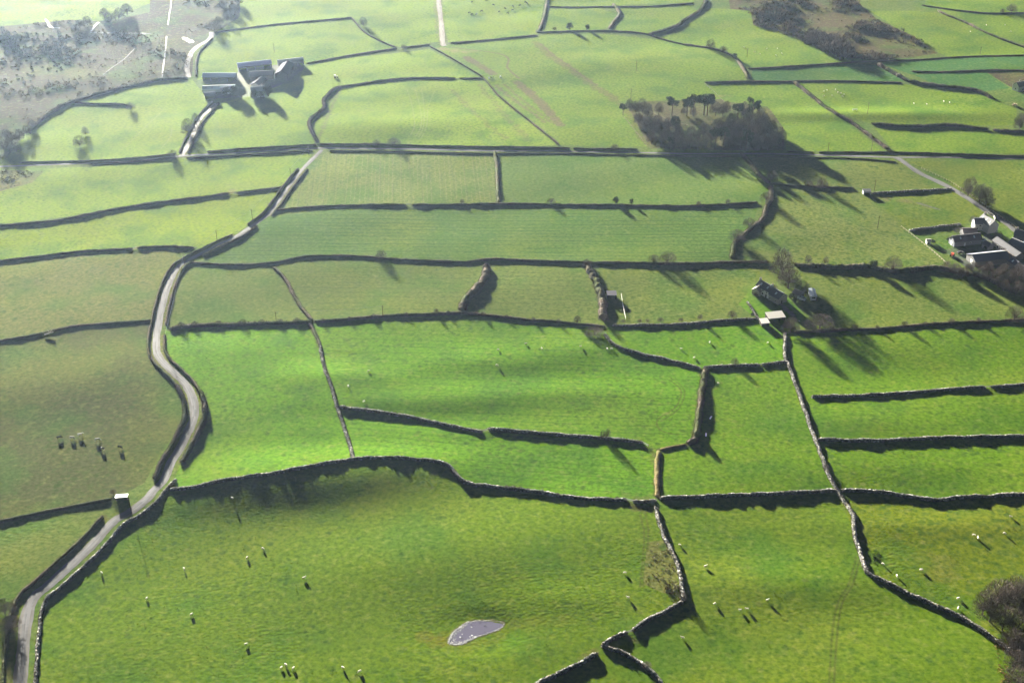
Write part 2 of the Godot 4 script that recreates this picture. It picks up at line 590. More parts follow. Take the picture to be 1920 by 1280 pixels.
func bare_proto(called: String, twigs: int, low: float, dark: Color, lean := 0.0) -> Node3D:
	# a leafless tree, ten metres high and ten across, to be scaled: limbs, boughs and sprays of twigs
	var o := Node3D.new()
	o.set_meta("called", called)
	var trunk := Build.new()
	var crown := Build.new()
	var bark := Color(0.11, 0.095, 0.08)
	var fork := Vector3(lean, 10.0 * low, 0.1)
	trunk.tube(Vector3(0, -0.5, 0), fork * 0.5, 0.40, 0.32, 7, bark)
	trunk.tube(fork * 0.5, fork, 0.32, 0.27, 7, bark)
	var size := Vector3(5.0, 10.0 * (1.0 - low) * 0.95, 4.9)
	var gaps := FastNoiseLite.new()
	gaps.seed = twigs + int(low * 1000.0)
	gaps.frequency = 0.24
	for i in 13:
		var az := TAU * (i + rng.randf_range(-0.3, 0.3)) / 13 * 2.0
		var rise := asin(lerpf(0.08, 0.99, rng.randf()))
		var dir := Vector3(cos(az) * cos(rise), sin(rise), sin(az) * cos(rise))
		var tip := fork + dir * size * rng.randf_range(0.6, 0.9)
		limb(trunk, fork + Vector3(0, rng.randf_range(-0.5, 0.4), 0), tip, 0.15, 0.5, bark)
		for j in 4:
			var s := fork.lerp(tip, rng.randf_range(0.35, 0.9))
			limb(crown, s, s + (dir + ball() * 0.8 + Vector3(0, 0.2, 0)).normalized() * rng.randf_range(1.0, 2.4), 0.05, 0.1, bark)
	var n := 0
	while n < twigs:
		# fine spray fills the dome unevenly, thicker towards the outside
		var u := ball().normalized()
		if u.y < -0.25: u.y = -u.y
		var rr := pow(rng.randf(), 0.45)
		var q := fork + u * rr * size
		q.y = maxf(q.y, fork.y * 0.9 + rr * 0.4)
		if gaps.get_noise_3dv(q * 1.0) < rng.randf_range(-0.35, 0.12): continue
		var d := (u * 0.8 + Vector3(0, 0.3, 0) + ball() * 0.8).normalized()
		var ac := d.cross(ball() + Vector3(0.02, 0, 0)).normalized() * rng.randf_range(0.026, 0.06)
		crown.tri(q - ac, q + ac, q + d * rng.randf_range(0.5, 1.3), vary(dark, 0.35))
		n += 1
	made("trunk", trunk, o)
	made("crown", crown, o)
	return o

func ever_proto(called: String, pine: bool) -> Node3D:
	var o := Node3D.new()
	o.set_meta("called", called)
	var trunk := Build.new()
	var crown := Build.new()
	var bark := Color(0.11, 0.085, 0.065)
	var low := 0.55 if pine else 0.12
	trunk.tube(Vector3(0, -0.5, 0), Vector3(0.2, 5, 0), 0.4, 0.28, 7, bark)
	trunk.tube(Vector3(0.2, 5, 0), Vector3(0, 9.2, 0), 0.28, 0.1, 7, bark)
	for i in 15 if pine else 26:
		var u := ball().normalized() if pine else ball() * 1.1
		var c := Vector3(u.x * 3.4, lerpf(low * 10.0, 9.3, rng.randf()), u.z * 3.4)
		if not pine: c = Vector3(0, 5.2, 0) + u * Vector3(3.3, 3.9, 3.3)
		if pine: limb(trunk, Vector3(0.1, c.y - 1.0, 0), c, 0.12, 0.2, bark)
		var flat := Vector3(1.9, 0.75, 1.9) if pine else Vector3(1.9, 1.6, 1.9)
		for k in 150:
			var q := c + ball() * flat
			var dir := (ball() + Vector3(0, 0.5, 0)).normalized()
			var ac := dir.cross(ball() + Vector3(0.02, 0, 0)).normalized() * rng.randf_range(0.08, 0.2)
			crown.tri(q - ac, q + ac, q + dir * rng.randf_range(0.3, 0.7), vary(Color(0.030, 0.045, 0.020), 0.4))
	made("trunk", trunk, o)
	made("crown", crown, o)
	return o

func tree(kind: String, label: String, x: float, z: float, h: float, w: float, group := "") -> void:
	var set: Array = protos[kind]
	var src: Node3D = set[rng.randi() % set.size()]
	var o: Node3D = src.duplicate()
	o.name = numbered(String(src.get_meta("called")))
	o.remove_meta("called")
	add_child(o)
	o.position = ground(x, z)
	o.rotation.y = rng.randf() * TAU
	o.scale = Vector3(w, h, w) / 10.0
	tag(o, label, "shrub" if h < 3.3 else "tree", group if group else "trees and bushes along the hedges")

func tuft(b: Build, at: Vector3, r: float, h: float, n: int, col: Color, wide := 0.12) -> void:
	for i in n:
		var p := ball()
		var q := at + Vector3(p.x * r, absf(p.y) * h * 0.8, p.z * r)
		var dir := (Vector3(p.x, 0.8, p.z) + ball() * 0.8).normalized()
		var ac := dir.cross(ball() + Vector3(0.02, 0, 0)).normalized() * wide * rng.randf_range(0.6, 1.5)
		b.tri(q - ac, q + ac, q + dir * h * rng.randf_range(0.25, 0.6), vary(col, 0.35))

func scrub(called: String, label: String, p: Array, per: float, h0: float, h1: float, cols: Array, lumps := 0.02, lean := 26) -> void:
	# ground cover that reads as one mass
	var poly := PackedVector2Array()
	for i in p.size() / 2: poly.append(Vector2(p[2 * i], p[2 * i + 1]))
	var box := Rect2(poly[0], Vector2.ZERO)
	for q in poly: box = box.expand(q)
	var n := FastNoiseLite.new()
	n.seed = hash(label)
	n.frequency = lumps
	var b := Build.new()
	for i in int(box.get_area() * per):
		var q := Vector2(rng.randf_range(box.position.x, box.end.x), rng.randf_range(box.position.y, box.end.y))
		if not Geometry2D.is_point_in_polygon(q, poly): continue
		var v := n.get_noise_2d(q.x, q.y) + rng.randf_range(-0.12, 0.12)
		if v < -0.16: continue
		var h := lerpf(h0, h1, clampf(v * 2.4, 0, 1)) * rng.randf_range(0.7, 1.2)
		tuft(b, ground(q.x, q.y), h * 0.85, h, lean, cols[rng.randi() % cols.size()], 0.1 + h * 0.05)
	tag(made(called, b, self), label, "", "", "stuff")

# ---------------------------------------------------------------- stock
func creature(bones: Array, cell: float) -> ArrayMesh:
	# smooth union of tapered capsules, meshed as surface nets
	var lo := Vector3(1e9, 1e9, 1e9)
	var hi := -lo
	for k in bones:
		var r: float = maxf(k[2], k[3]) + cell * 2
		for q in [k[0], k[1]]:
			lo = lo.min(q - Vector3(r, r, r)); hi = hi.max(q + Vector3(r, r, r))
	var n := Vector3i(((hi - lo) / cell).ceil()) + Vector3i.ONE
	var f := PackedFloat32Array()
	f.resize(n.x * n.y * n.z)
	var tint := PackedInt32Array()
	tint.resize(f.size())
	for z in n.z:
		for y in n.y:
			for x in n.x:
				var p := lo + Vector3(x, y, z) * cell
				var d := 1e9
				var best := 1e9
				var who := 0
				for i in bones.size():
					var k = bones[i]
					var ab: Vector3 = k[1] - k[0]
					var t := clampf((p - k[0]).dot(ab) / maxf(ab.length_squared(), 1e-6), 0, 1)
					var e: float = (p - (k[0] + ab * t)).length() - lerpf(k[2], k[3], t)
					if e < best: best = e; who = i
					var s := maxf(0.05 - absf(d - e), 0.0) / 0.05
					d = minf(d, e) - s * s * 0.0125
				var at := (z * n.y + y) * n.x + x
				f[at] = d
				tint[at] = who
	var spot := {}
	var v := PackedVector3Array()
	var c := PackedColorArray()
	var idx := PackedInt32Array()
	var st := [1, n.x, n.x * n.y]
	for z in n.z - 1:
		for y in n.y - 1:
			for x in n.x - 1:
				var at := (z * n.y + y) * n.x + x
				var sum := Vector3.ZERO
				var cnt := 0
				for e in 12:
					var ax := e / 4
					var o1: int = st[(ax + 1) % 3] * (e % 2)
					var o2: int = st[(ax + 2) % 3] * ((e / 2) % 2)
					var i0: int = at + o1 + o2
					var i1: int = i0 + st[ax]
					if (f[i0] < 0) != (f[i1] < 0):
						var t := f[i0] / (f[i0] - f[i1])
						var q := Vector3.ZERO
						q[ax] = t
						q[(ax + 1) % 3] = e % 2
						q[(ax + 2) % 3] = (e / 2) % 2
						sum += q
						cnt += 1
				if cnt:
					spot[at] = v.size()
					v.append(lo + (Vector3(x, y, z) + sum / cnt) * cell)
					c.append(bones[tint[at]][4])
	for z in range(1, n.z - 1):
		for y in range(1, n.y - 1):
			for x in range(1, n.x - 1):
				var at := (z * n.y + y) * n.x + x
				for ax in 3:
					if (f[at] < 0) != (f[at + st[ax]] < 0):
						var a: int = st[(ax + 1) % 3]
						var b: int = st[(ax + 2) % 3]
						var q := [spot.get(at, -1), spot.get(at - a, -1), spot.get(at - a - b, -1), spot.get(at - b, -1)]
						if q.has(-1): continue
						if f[at] < 0: q.reverse()
						for k in [0, 1, 2, 0, 2, 3]: idx.append(q[k])
	var stl := SurfaceTool.new()
	stl.begin(Mesh.PRIMITIVE_TRIANGLES)
	for i in v.size():
		stl.set_color(c[i]); stl.set_smooth_group(0); stl.add_vertex(v[i])
	for i in idx: stl.add_index(i)
	stl.generate_normals()
	var m := stl.commit()
	m.surface_set_material(0, M.plain)
	return m

func sheep_mesh(grazing: bool) -> ArrayMesh:
	var wool := Color(0.78, 0.74, 0.64)
	var face := Color(0.50, 0.45, 0.38)
	var leg := Color(0.22, 0.19, 0.16)
	var head := Vector3(0.74, 0.28, 0.02) if grazing else Vector3(0.78, 0.98, 0.03)
	var b := [[Vector3(-0.36, 0.64, 0), Vector3(0.34, 0.66, 0), 0.29, 0.27, wool], [Vector3(-0.4, 0.6, 0), Vector3(-0.1, 0.6, 0), 0.27, 0.3, wool],
		[Vector3(0.36, 0.7, 0), head + Vector3(-0.12, 0.04, 0), 0.19, 0.12, wool], [head + Vector3(-0.08, 0.02, 0), head + Vector3(0.12, -0.1, 0), 0.1, 0.06, face],
		[head + Vector3(-0.08, 0.08, 0), head + Vector3(-0.1, 0.1, 0.14), 0.035, 0.025, face], [head + Vector3(-0.08, 0.08, 0), head + Vector3(-0.1, 0.1, -0.14), 0.035, 0.025, face],
		[Vector3(-0.6, 0.66, 0), Vector3(-0.68, 0.42, 0), 0.07, 0.05, wool]]
	for x in [-0.36, 0.3]:
		for z in [-0.14, 0.14]:
			b.append([Vector3(x, 0.5, z), Vector3(x + 0.02, 0.24, z), 0.1, 0.055, wool])
			b.append([Vector3(x + 0.02, 0.26, z), Vector3(x, 0.02, z), 0.05, 0.04, leg])
	return creature(b, 0.045)

func cow_mesh(coat: Color, patch: Color, down: bool) -> ArrayMesh:
	var head := Vector3(1.35, 0.4, 0.1) if down else Vector3(1.4, 1.4, 0.05)
	var b := [[Vector3(-0.75, 1.02, 0), Vector3(-0.2, 0.98, 0), 0.34, 0.38, coat], [Vector3(-0.2, 0.98, 0), Vector3(0.3, 0.98, 0), 0.38, 0.38, patch], [Vector3(0.3, 0.98, 0), Vector3(0.72, 1.02, 0), 0.38, 0.32, coat],
		[Vector3(-0.8, 1.2, 0), Vector3(0.75, 1.24, 0), 0.16, 0.14, coat],
		[Vector3(0.75, 1.12, 0), head + Vector3(-0.2, 0.1, 0), 0.24, 0.15, coat], [head + Vector3(-0.2, 0.06, 0), head + Vector3(0.2, -0.16, 0), 0.15, 0.09, coat],
		[head + Vector3(-0.2, 0.14, 0), head + Vector3(-0.24, 0.16, 0.26), 0.05, 0.04, coat], [head + Vector3(-0.2, 0.14, 0), head + Vector3(-0.24, 0.16, -0.26), 0.05, 0.04, coat],
		[Vector3(-1.08, 1.2, 0), Vector3(-1.16, 0.5, 0), 0.05, 0.06, coat]]
	for z in [-0.2, 0.2]:
		b.append([Vector3(0.62, 0.9, z), Vector3(0.64, 0.46, z), 0.17, 0.09, coat])
		b.append([Vector3(0.64, 0.46, z), Vector3(0.62, 0.04, z), 0.085, 0.07, patch])
		b.append([Vector3(-0.8, 1.0, z), Vector3(-0.7, 0.62, z), 0.24, 0.13, coat])
		b.append([Vector3(-0.7, 0.62, z), Vector3(-0.92, 0.48, z), 0.12, 0.09, coat])
		b.append([Vector3(-0.92, 0.48, z), Vector3(-0.86, 0.04, z), 0.08, 0.07, patch])
	return creature(b, 0.085)

func animal(called: String, label: String, category: String, group: String, m: Mesh, x: float, z: float, turn: float, size := 1.0) -> void:
	var o := part(called, m, self)
	o.position = ground(x, z)
	o.rotation.y = turn
	o.scale = Vector3.ONE * size
	tag(o, label, category, group)

# ---------------------------------------------------------------- buildings
func opening(o: Node3D, called: String, at: Vector3, size: Vector3, face: Vector3, col: Color, frame: Color) -> void:
	# a window or door on a wall face: frame proud of the wall, pane proud of the frame
	var side := Vector3.UP.cross(face)
	var b := Build.new()
	b.block(at + face * 0.02, side * size.x * 0.5, Vector3.UP * size.y * 0.5, face * 0.05, col)
	var w := made(called, b, o, M.glass if called == "window" else M.plain)
	var f := Build.new()
	for s in [-1.0, 1.0]:
		f.block(at + face * 0.03 + side * s * size.x * 0.5, side * 0.06, Vector3.UP * (size.y * 0.5 + 0.06), face * 0.08, frame)
		f.block(at + face * 0.032 + Vector3.UP * s * size.y * 0.5, side * (size.x * 0.5 + 0.05), Vector3.UP * 0.06, face * 0.075, frame)
	made("frame", f, w)

func house(called: String, label: String, category: String, x: float, z: float, turn: float, L: float, W: float, eave: float, ridge: float, wc: Color, rc: Color, o := {}) -> Node3D:
	# ridge along local x; o: open (front left open to the inside), chimneys, windows, doors, skylights
	var n := thing(called, label, category, ground(x, z), turn)
	var walls := Build.new()
	var t := 0.3
	var open: bool = o.get("open", false)
	var lift := -0.6
	walls.box(Vector3(0, (eave + lift) / 2, -W / 2 + t / 2), Vector3(L, eave - lift, t), wc)
	if not open: walls.box(Vector3(0, (eave + lift) / 2, W / 2 - t / 2), Vector3(L, eave - lift, t), wc)
	for s in [-1.0, 1.0]:
		if open and o.get("gable_open", 0.0) == s: continue
		var gx: float = s * (L / 2 - t / 2)
		walls.box(Vector3(gx, (eave + lift) / 2, 0), Vector3(t - 0.004, eave - lift, W - 2 * t - 0.01), wc)
		for e in [-t / 2, t / 2]:
			walls.tri(Vector3(gx + e, eave, -W / 2), Vector3(gx + e, eave, W / 2), Vector3(gx + e, ridge - 0.05, 0), wc)
	if open:
		for k in 5:
			var px := -L / 2 + L * k / 4.0
			walls.box(Vector3(clampf(px, -L / 2 + 0.15, L / 2 - 0.15), (eave + lift) / 2, W / 2 - 0.15), Vector3(0.28, eave - lift, 0.28), wc * 0.7)
	made("wall", walls, n)
	var over := 0.35
	for s in [-1.0, 1.0]:
		var r := Build.new()
		var a := Vector3(0, ridge, 0)
		var e := Vector3(0, eave, s * W / 2)
		var down := (e - a).normalized()
		var len := (e - a).length() + over
		var nor: Vector3 = down.cross(Vector3.RIGHT).normalized() * s
		if nor.y < 0: nor = -nor
		r.block(a + down * len / 2 + nor * 0.09, Vector3(L / 2 + over, 0, 0), nor * 0.09, down * (len / 2), rc)
		var slope := made("roof_slope", r, n, o.get("roof", M.slate))
		for k in o.get("skylights", 0):
			if s < 0 and not o.get("back_lights", false): continue
			var sk := Build.new()
			sk.block(a + down * len * 0.45 + nor * 0.21 + Vector3((k + 0.5) / o.skylights * L - L / 2, 0, 0), Vector3(0.5, 0, 0), nor * 0.03, down * 0.8, Color(0.5, 0.55, 0.6))
			made("rooflight", sk, slope, M.glass)
	var cap := Build.new()
	cap.box(Vector3(0, ridge + 0.2, 0), Vector3(L + over * 2 - 0.02, 0.14, 0.4), o.get("cap", rc * 1.5))
	made("ridge", cap, n)
	for c in o.get("chimneys", []):
		var st := Build.new()
		st.box(Vector3(c, ridge + 0.35, 0), Vector3(0.8, 2.0, 1.1), o.get("stack", wc))
		st.box(Vector3(c, ridge + 1.4, 0), Vector3(0.92, 0.16, 1.22), Color(0.3, 0.3, 0.3))
		var ch := made("chimney", st, n)
		for q in [-0.25, 0.25]:
			var pot := Build.new()
			pot.tube(Vector3(c, ridge + 1.45, q), Vector3(c, ridge + 1.95, q), 0.14, 0.11, 8, Color(0.35, 0.2, 0.13))
			made("pot", pot, ch)
	for w in o.get("windows", []):      # [x, y, width, height] on the front
		opening(n, "window", Vector3(w[0], w[1], W / 2), Vector3(w[2], w[3], 0), Vector3.BACK, Color(0.03, 0.035, 0.045), o.get("frame", Color(0.7, 0.7, 0.68)))
	for w in o.get("end_windows", []):  # [side, z, y, width, height]
		opening(n, "window", Vector3(w[0] * L / 2, w[2], w[1]), Vector3(w[3], w[4], 0), Vector3(w[0], 0, 0), Color(0.03, 0.035, 0.045), o.get("frame", Color(0.7, 0.7, 0.68)))
	for w in o.get("doors", []):
		opening(n, "door", Vector3(w[0], w[2] / 2, W / 2), Vector3(w[1], w[2], 0), Vector3.BACK, w[3], Color(0.5, 0.5, 0.48))
	for w in o.get("end_doors", []):    # [side, z, width, height, colour]
		opening(n, "door", Vector3(w[0] * L / 2, w[3] / 2, w[1]), Vector3(w[2], w[3], 0), Vector3(w[0], 0, 0), w[4], Color(0.5, 0.5, 0.48))
	return n

func shelter(called: String, label: String, category: String, x: float, z: float, turn: float, L: float, W: float, h: float, back: float, wc: Color, rc: Color, bays := 3) -> Node3D:
	# lean-to with one sloping roof sheet, open along the front (local +z)
	var n := thing(called, label, category, ground(x, z), turn)
	var w := Build.new()
	w.box(Vector3(0, back / 2 - 0.3, -W / 2 + 0.1), Vector3(L, back + 0.6, 0.2), wc)
	for s in [-1.0, 1.0]:
		w.box(Vector3(s * (L / 2 - 0.1), minf(h, back) / 2 - 0.3, 0.05), Vector3(0.2, minf(h, back) + 0.6, W - 0.35), wc)
	made("wall", w, n)
	for k in bays + 1:
		var p := Build.new()
		p.box(Vector3(clampf(-L / 2 + L * k / bays, -L / 2 + 0.35, L / 2 - 0.35), h / 2 - 0.3, W / 2 - 0.15), Vector3(0.18, h + 0.6, 0.18), wc * 0.8)
		made("post", p, n)
	var r := Build.new()
	var d := Vector3(0, h - back, W)
	r.block(Vector3(0, (h + back) / 2 + 0.08, 0.05), Vector3(L / 2 + 0.25, 0, 0), Vector3(0, 0.06, 0), d * 0.5 + Vector3(0, 0, 0.3), rc)
	made("roof", r, n, M.sheet)
	return n

func pole(label: String, x: float, z: float, h: float) -> Vector3:
	var n := thing("utility_pole", label, "utility pole", ground(x, z), rng.randf_range(-0.3, 0.3), "utility poles")
	var p := Build.new()
	p.tube(Vector3(0, -0.5, 0), Vector3(0, h, 0), 0.17, 0.12, 8, Color(0.13, 0.1, 0.075))
	made("post", p, n)
	var a := Build.new()
	a.box(Vector3(0, h - 0.5, 0.16), Vector3(1.5, 0.12, 0.1), Color(0.14, 0.11, 0.08))
	var arm := made("crossarm", a, n)
	for s in [-0.65, 0.0, 0.65]:
		var i := Build.new()
		i.tube(Vector3(s, h - 0.44, 0.16), Vector3(s, h - 0.2, 0.16), 0.05, 0.07, 6, Color(0.3, 0.3, 0.3))
		made("insulator", i, arm)
	return n.position + Vector3(0, h - 0.2, 0)

func wire(label: String, a: Vector3, e: Vector3) -> void:
	var b := Build.new()
	var last := a
	for k in 10:
		var u := (k + 1) / 10.0
		var q := a.lerp(e, u) - Vector3(0, 4.0 * u * (1.0 - u) * 0.9, 0)
		b.tube(last, q, 0.035, 0.035, 4, Color(0.25, 0.25, 0.26))
		last = q
	tag(made("overhead_wire", b, self, M.metal), label, "wire", "overhead wires")

func wheeled(called: String, label: String, category: String, x: float, z: float, turn: float, L: float, W: float, body: Color, cab: bool) -> void:
	# car, van or tractor: lower body, upper cabin with windows, four wheels
	var n := thing(called, label, category, ground(x, z), turn)
	var b := Build.new()
	var hb := 0.75 if cab else 1.5
	b.box(Vector3(0, 0.4 + hb / 2, 0), Vector3(L, hb, W), body)
	b.block(Vector3(-L * 0.04, 0.4 + hb + 0.04, 0), Vector3(L * 0.44, 0, 0), Vector3(0, 0.04, 0), Vector3(0, 0, W * 0.47), body)
	made("body", b, n, M.paint)
	var c := Build.new()
	var y := 0.4 + hb + 0.08
	var x0 := -L * 0.36
	var x1 := L * (0.2 if cab else 0.36)
	var hh := 0.6 if cab else 0.25
	for s in [-1.0, 1.0]:
		c.quad(Vector3(x0, y, s * W * 0.46), Vector3(x1, y, s * W * 0.46), Vector3(x1 - 0.4, y + hh, s * W * 0.4), Vector3(x0 + 0.25, y + hh, s * W * 0.4), Color(0.03, 0.035, 0.04))
	c.quad(Vector3(x0, y, -W * 0.46), Vector3(x0, y, W * 0.46), Vector3(x0 + 0.25, y + hh, W * 0.4), Vector3(x0 + 0.25, y + hh, -W * 0.4), Color(0.03, 0.035, 0.04))
	c.quad(Vector3(x1, y, -W * 0.46), Vector3(x1, y, W * 0.46), Vector3(x1 - 0.4, y + hh, W * 0.4), Vector3(x1 - 0.4, y + hh, -W * 0.4), Color(0.03, 0.035, 0.04))
	made("window", c, n, M.glass)
	var r := Build.new()
	r.box(Vector3((x0 + x1) / 2 - 0.07, y + hh + 0.03, 0), Vector3(x1 - x0 - 0.6, 0.06, W * 0.82), body)
	made("roof", r, n, M.paint)
	for sx in [-0.32, 0.32]:
		for s in [-1.0, 1.0]:
			var w := Build.new()
			var at := Vector3(L * sx, 0.34, s * (W / 2 - 0.05))
			w.tube(at - Vector3(0, 0, 0.12), at + Vector3(0, 0, 0.12), 0.34, 0.34, 12, Color(0.02, 0.02, 0.02))
			for k in 12:
				var u0 := TAU * k / 12
				var u1 := TAU * (k + 1) / 12
				var f := at + Vector3(0, 0, 0.12 * s)
				w.tri(f, f + Vector3(cos(u0), sin(u0), 0) * 0.34, f + Vector3(cos(u1), sin(u1), 0) * 0.34, Color(0.06, 0.06, 0.06))
			made("wheel", w, n)

func lay_pond(p: Array, level: float) -> void:
	var poly := stations(p + [p[0], p[1]], 1.0)
	poly.remove_at(poly.size() - 1)
	var b := Build.new()
	var t := Geometry2D.triangulate_polygon(poly)
	for i in range(0, t.size(), 3):
		var q := []
		for k in 3: q.append(Vector3(poly[t[i + k]].x, level, poly[t[i + k]].y))
		b.tri(q[0], q[1], q[2], Color.WHITE)
	made("pond", b, self, M.pond, "structure").set_meta("label", "small brown grey pond with a pale fringe")

func pond_margin(p: Array, level: float) -> void:
	# broken ice and bleached stalks round the water, thickest at the lower left
	var b := Build.new()
	var s := stations(p + [p[0], p[1]], 0.35)
	var mid := Vector2.ZERO
	for q in s: mid += q / s.size()
	for q in s:
		var out := (q - mid).normalized()
		var thick := 1.0 + 3.0 * clampf(-out.x * 0.9 + out.y * 0.35, 0.0, 1.0)
		for k in int(5 * thick):
			var e := q + out * rng.randf_range(-0.9 * thick, 0.35) * rng.randf() + Vector2(rng.randf_range(-0.3, 0.3), rng.randf_range(-0.3, 0.3))
			var at := Vector3(e.x, maxf(level, height(e.x, e.y)), e.y)
			var d := ball() * rng.randf_range(0.08, 0.3)
			b.tri(at + Vector3(d.x, 0.02, d.z), at + Vector3(-d.z, 0.03, d.x), at + Vector3(-d.x, rng.randf_range(0.02, 0.16), -d.z), vary(Color(0.52, 0.53, 0.52), 0.35))
	for i in 7:
		var e := mid + Vector2(rng.randf_range(-6, 1), rng.randf_range(-3, 3.5))
		b.block(Vector3(e.x, level + 0.02, e.y), Vector3(rng.randf_range(0.12, 0.3), 0, 0.05), Vector3(0, 0.05, 0), Vector3(0.05, 0, rng.randf_range(0.12, 0.25)), Color(0.6, 0.62, 0.64))
	tag(made("pond_fringe", b, self), "pale broken fringe of ice and stalks round the pond", "", "", "stuff")

func tractor(label: String, x: float, z: float, turn: float, paint: Color) -> void:
	var n := thing("tractor", label, "tractor", ground(x, z), turn)
	var b := Build.new()
	b.box(Vector3(0.9, 1.15, 0), Vector3(1.9, 0.8, 0.8), paint)
	b.box(Vector3(1.9, 1.1, 0), Vector3(0.1, 0.7, 0.7), Color(0.05, 0.05, 0.05))
	b.box(Vector3(-0.1, 0.8, 0), Vector3(1.6, 0.5, 0.7), Color(0.06, 0.06, 0.06))
	made("bonnet", b, n, M.paint)
	var c := Build.new()
	for sx in [-1.1, 0.2]:
		for sz in [-0.7, 0.7]:
			c.box(Vector3(sx, 1.9, sz), Vector3(0.1, 1.5, 0.1), paint)
	c.box(Vector3(-0.45, 1.15, 0), Vector3(1.3, 0.25, 1.7), paint)
	made("cab_frame", c, n, M.paint)
	var r := Build.new()
	r.box(Vector3(-0.45, 2.7, 0), Vector3(1.6, 0.14, 1.65), paint)
	made("roof", r, n, M.paint)
	for w in [[-0.6, 0.8, 0.9, 0.45], [1.5, 0.5, 0.75, 0.3]]:
		for s in [-1.0, 1.0]:
			var t := Build.new()
			var at := Vector3(w[0], w[1], s * w[2])
			t.tube(at - Vector3(0, 0, w[3] / 2), at + Vector3(0, 0, w[3] / 2), w[1], w[1], 14, Color(0.02, 0.02, 0.02))
			for k in 14:
				var u0 := TAU * k / 14
				var u1 := TAU * (k + 1) / 14
				for e in [-1.0, 1.0]:
					var f := at + Vector3(0, 0, e * w[3] / 2)
					t.tri(f, f + Vector3(cos(u0), sin(u0), 0) * w[1], f + Vector3(cos(u1), sin(u1), 0) * w[1], Color(0.03, 0.03, 0.03))
			made("wheel", t, n)

func garden_wall(label: String, p: Array, h: float, col: Color) -> void:
	var b := Build.new()
	var s := stations(p, 0.8)
	for i in s.size() - 1:
		var a := ground(s[i].x, s[i].y)
		var e := ground(s[i + 1].x, s[i + 1].y)
		var d := (e - a) * 0.5
		var n := Vector3(-d.z, 0, d.x).normalized() * 0.18
		b.block((a + e) * 0.5 + Vector3(0, h * 0.5, 0), d, Vector3(0, h * 0.5, 0), n, col)
	tag(made("garden_wall", b, self), label, "wall")

func fallen(x: float, z: float) -> void:
	var n := thing("fallen_tree", "pale fallen tree trunk lying across the hedge above the cattle field", "fallen tree", ground(x, z), 0.4)
	var t := Build.new()
	t.tube(Vector3(-3.5, 0.8, 0), Vector3(1.5, 1.5, 0.3), 0.45, 0.35, 8, Color(0.5, 0.46, 0.38))
	made("trunk", t, n)
	for i in 7:
		var b := Build.new()
		var a := Vector3(-1.0 + i * 0.4, 1.2, 0.1)
		limb(b, a, a + Vector3(rng.randf_range(-2.5, 2.5), rng.randf_range(0.3, 2.2), rng.randf_range(-1.5, 2.5)), 0.16, 0.2, Color(0.4, 0.36, 0.3))
		made("branch", b, n)

func trough(label: String, x: float, z: float, turn: float, big := 1.0) -> void:
	var n := thing("feed_trough", label, "trough", ground(x, z), turn)
	n.scale = Vector3.ONE * big
	var b := Build.new()
	var c := Color(0.6, 0.62, 0.64)
	b.box(Vector3(0, 0.35, 0), Vector3(2.4, 0.06, 0.5), c)
	for s in [-1.0, 1.0]:
		b.block(Vector3(0, 0.5, s * 0.28), Vector3(1.2, 0, 0), Vector3(0, 0.15, s * 0.05), Vector3(0, 0, 0.02), c)
		b.box(Vector3(s * 1.2, 0.5, 0), Vector3(0.04, 0.3, 0.6), c)
	made("tray", b, n, M.metal)
	for s in [-0.9, 0.9]:
		var l := Build.new()
		l.box(Vector3(s, 0.15, 0.15), Vector3(0.06, 0.36, 0.06), c)
		l.box(Vector3(s, 0.15, -0.15), Vector3(0.06, 0.36, 0.06), c)
		made("leg", l, n, M.metal)

func bale(label: String, x: float, z: float) -> void:
	var b := Build.new()
	b.tube(Vector3(-0.6, 0.65, 0), Vector3(0.6, 0.65, 0), 0.65, 0.65, 16, Color(0.7, 0.7, 0.7))
	for s in [-0.6, 0.6]:
		b.tube(Vector3(s, 0.65, 0), Vector3(s * 1.05, 0.65, 0), 0.65, 0.02, 16, Color(0.68, 0.68, 0.68))
	var o := made("wrapped_bale", b, self, M.paint)
	o.position = ground(x, z)
	o.rotation.y = rng.randf() * TAU
	tag(o, label, "bale", "wrapped bales")

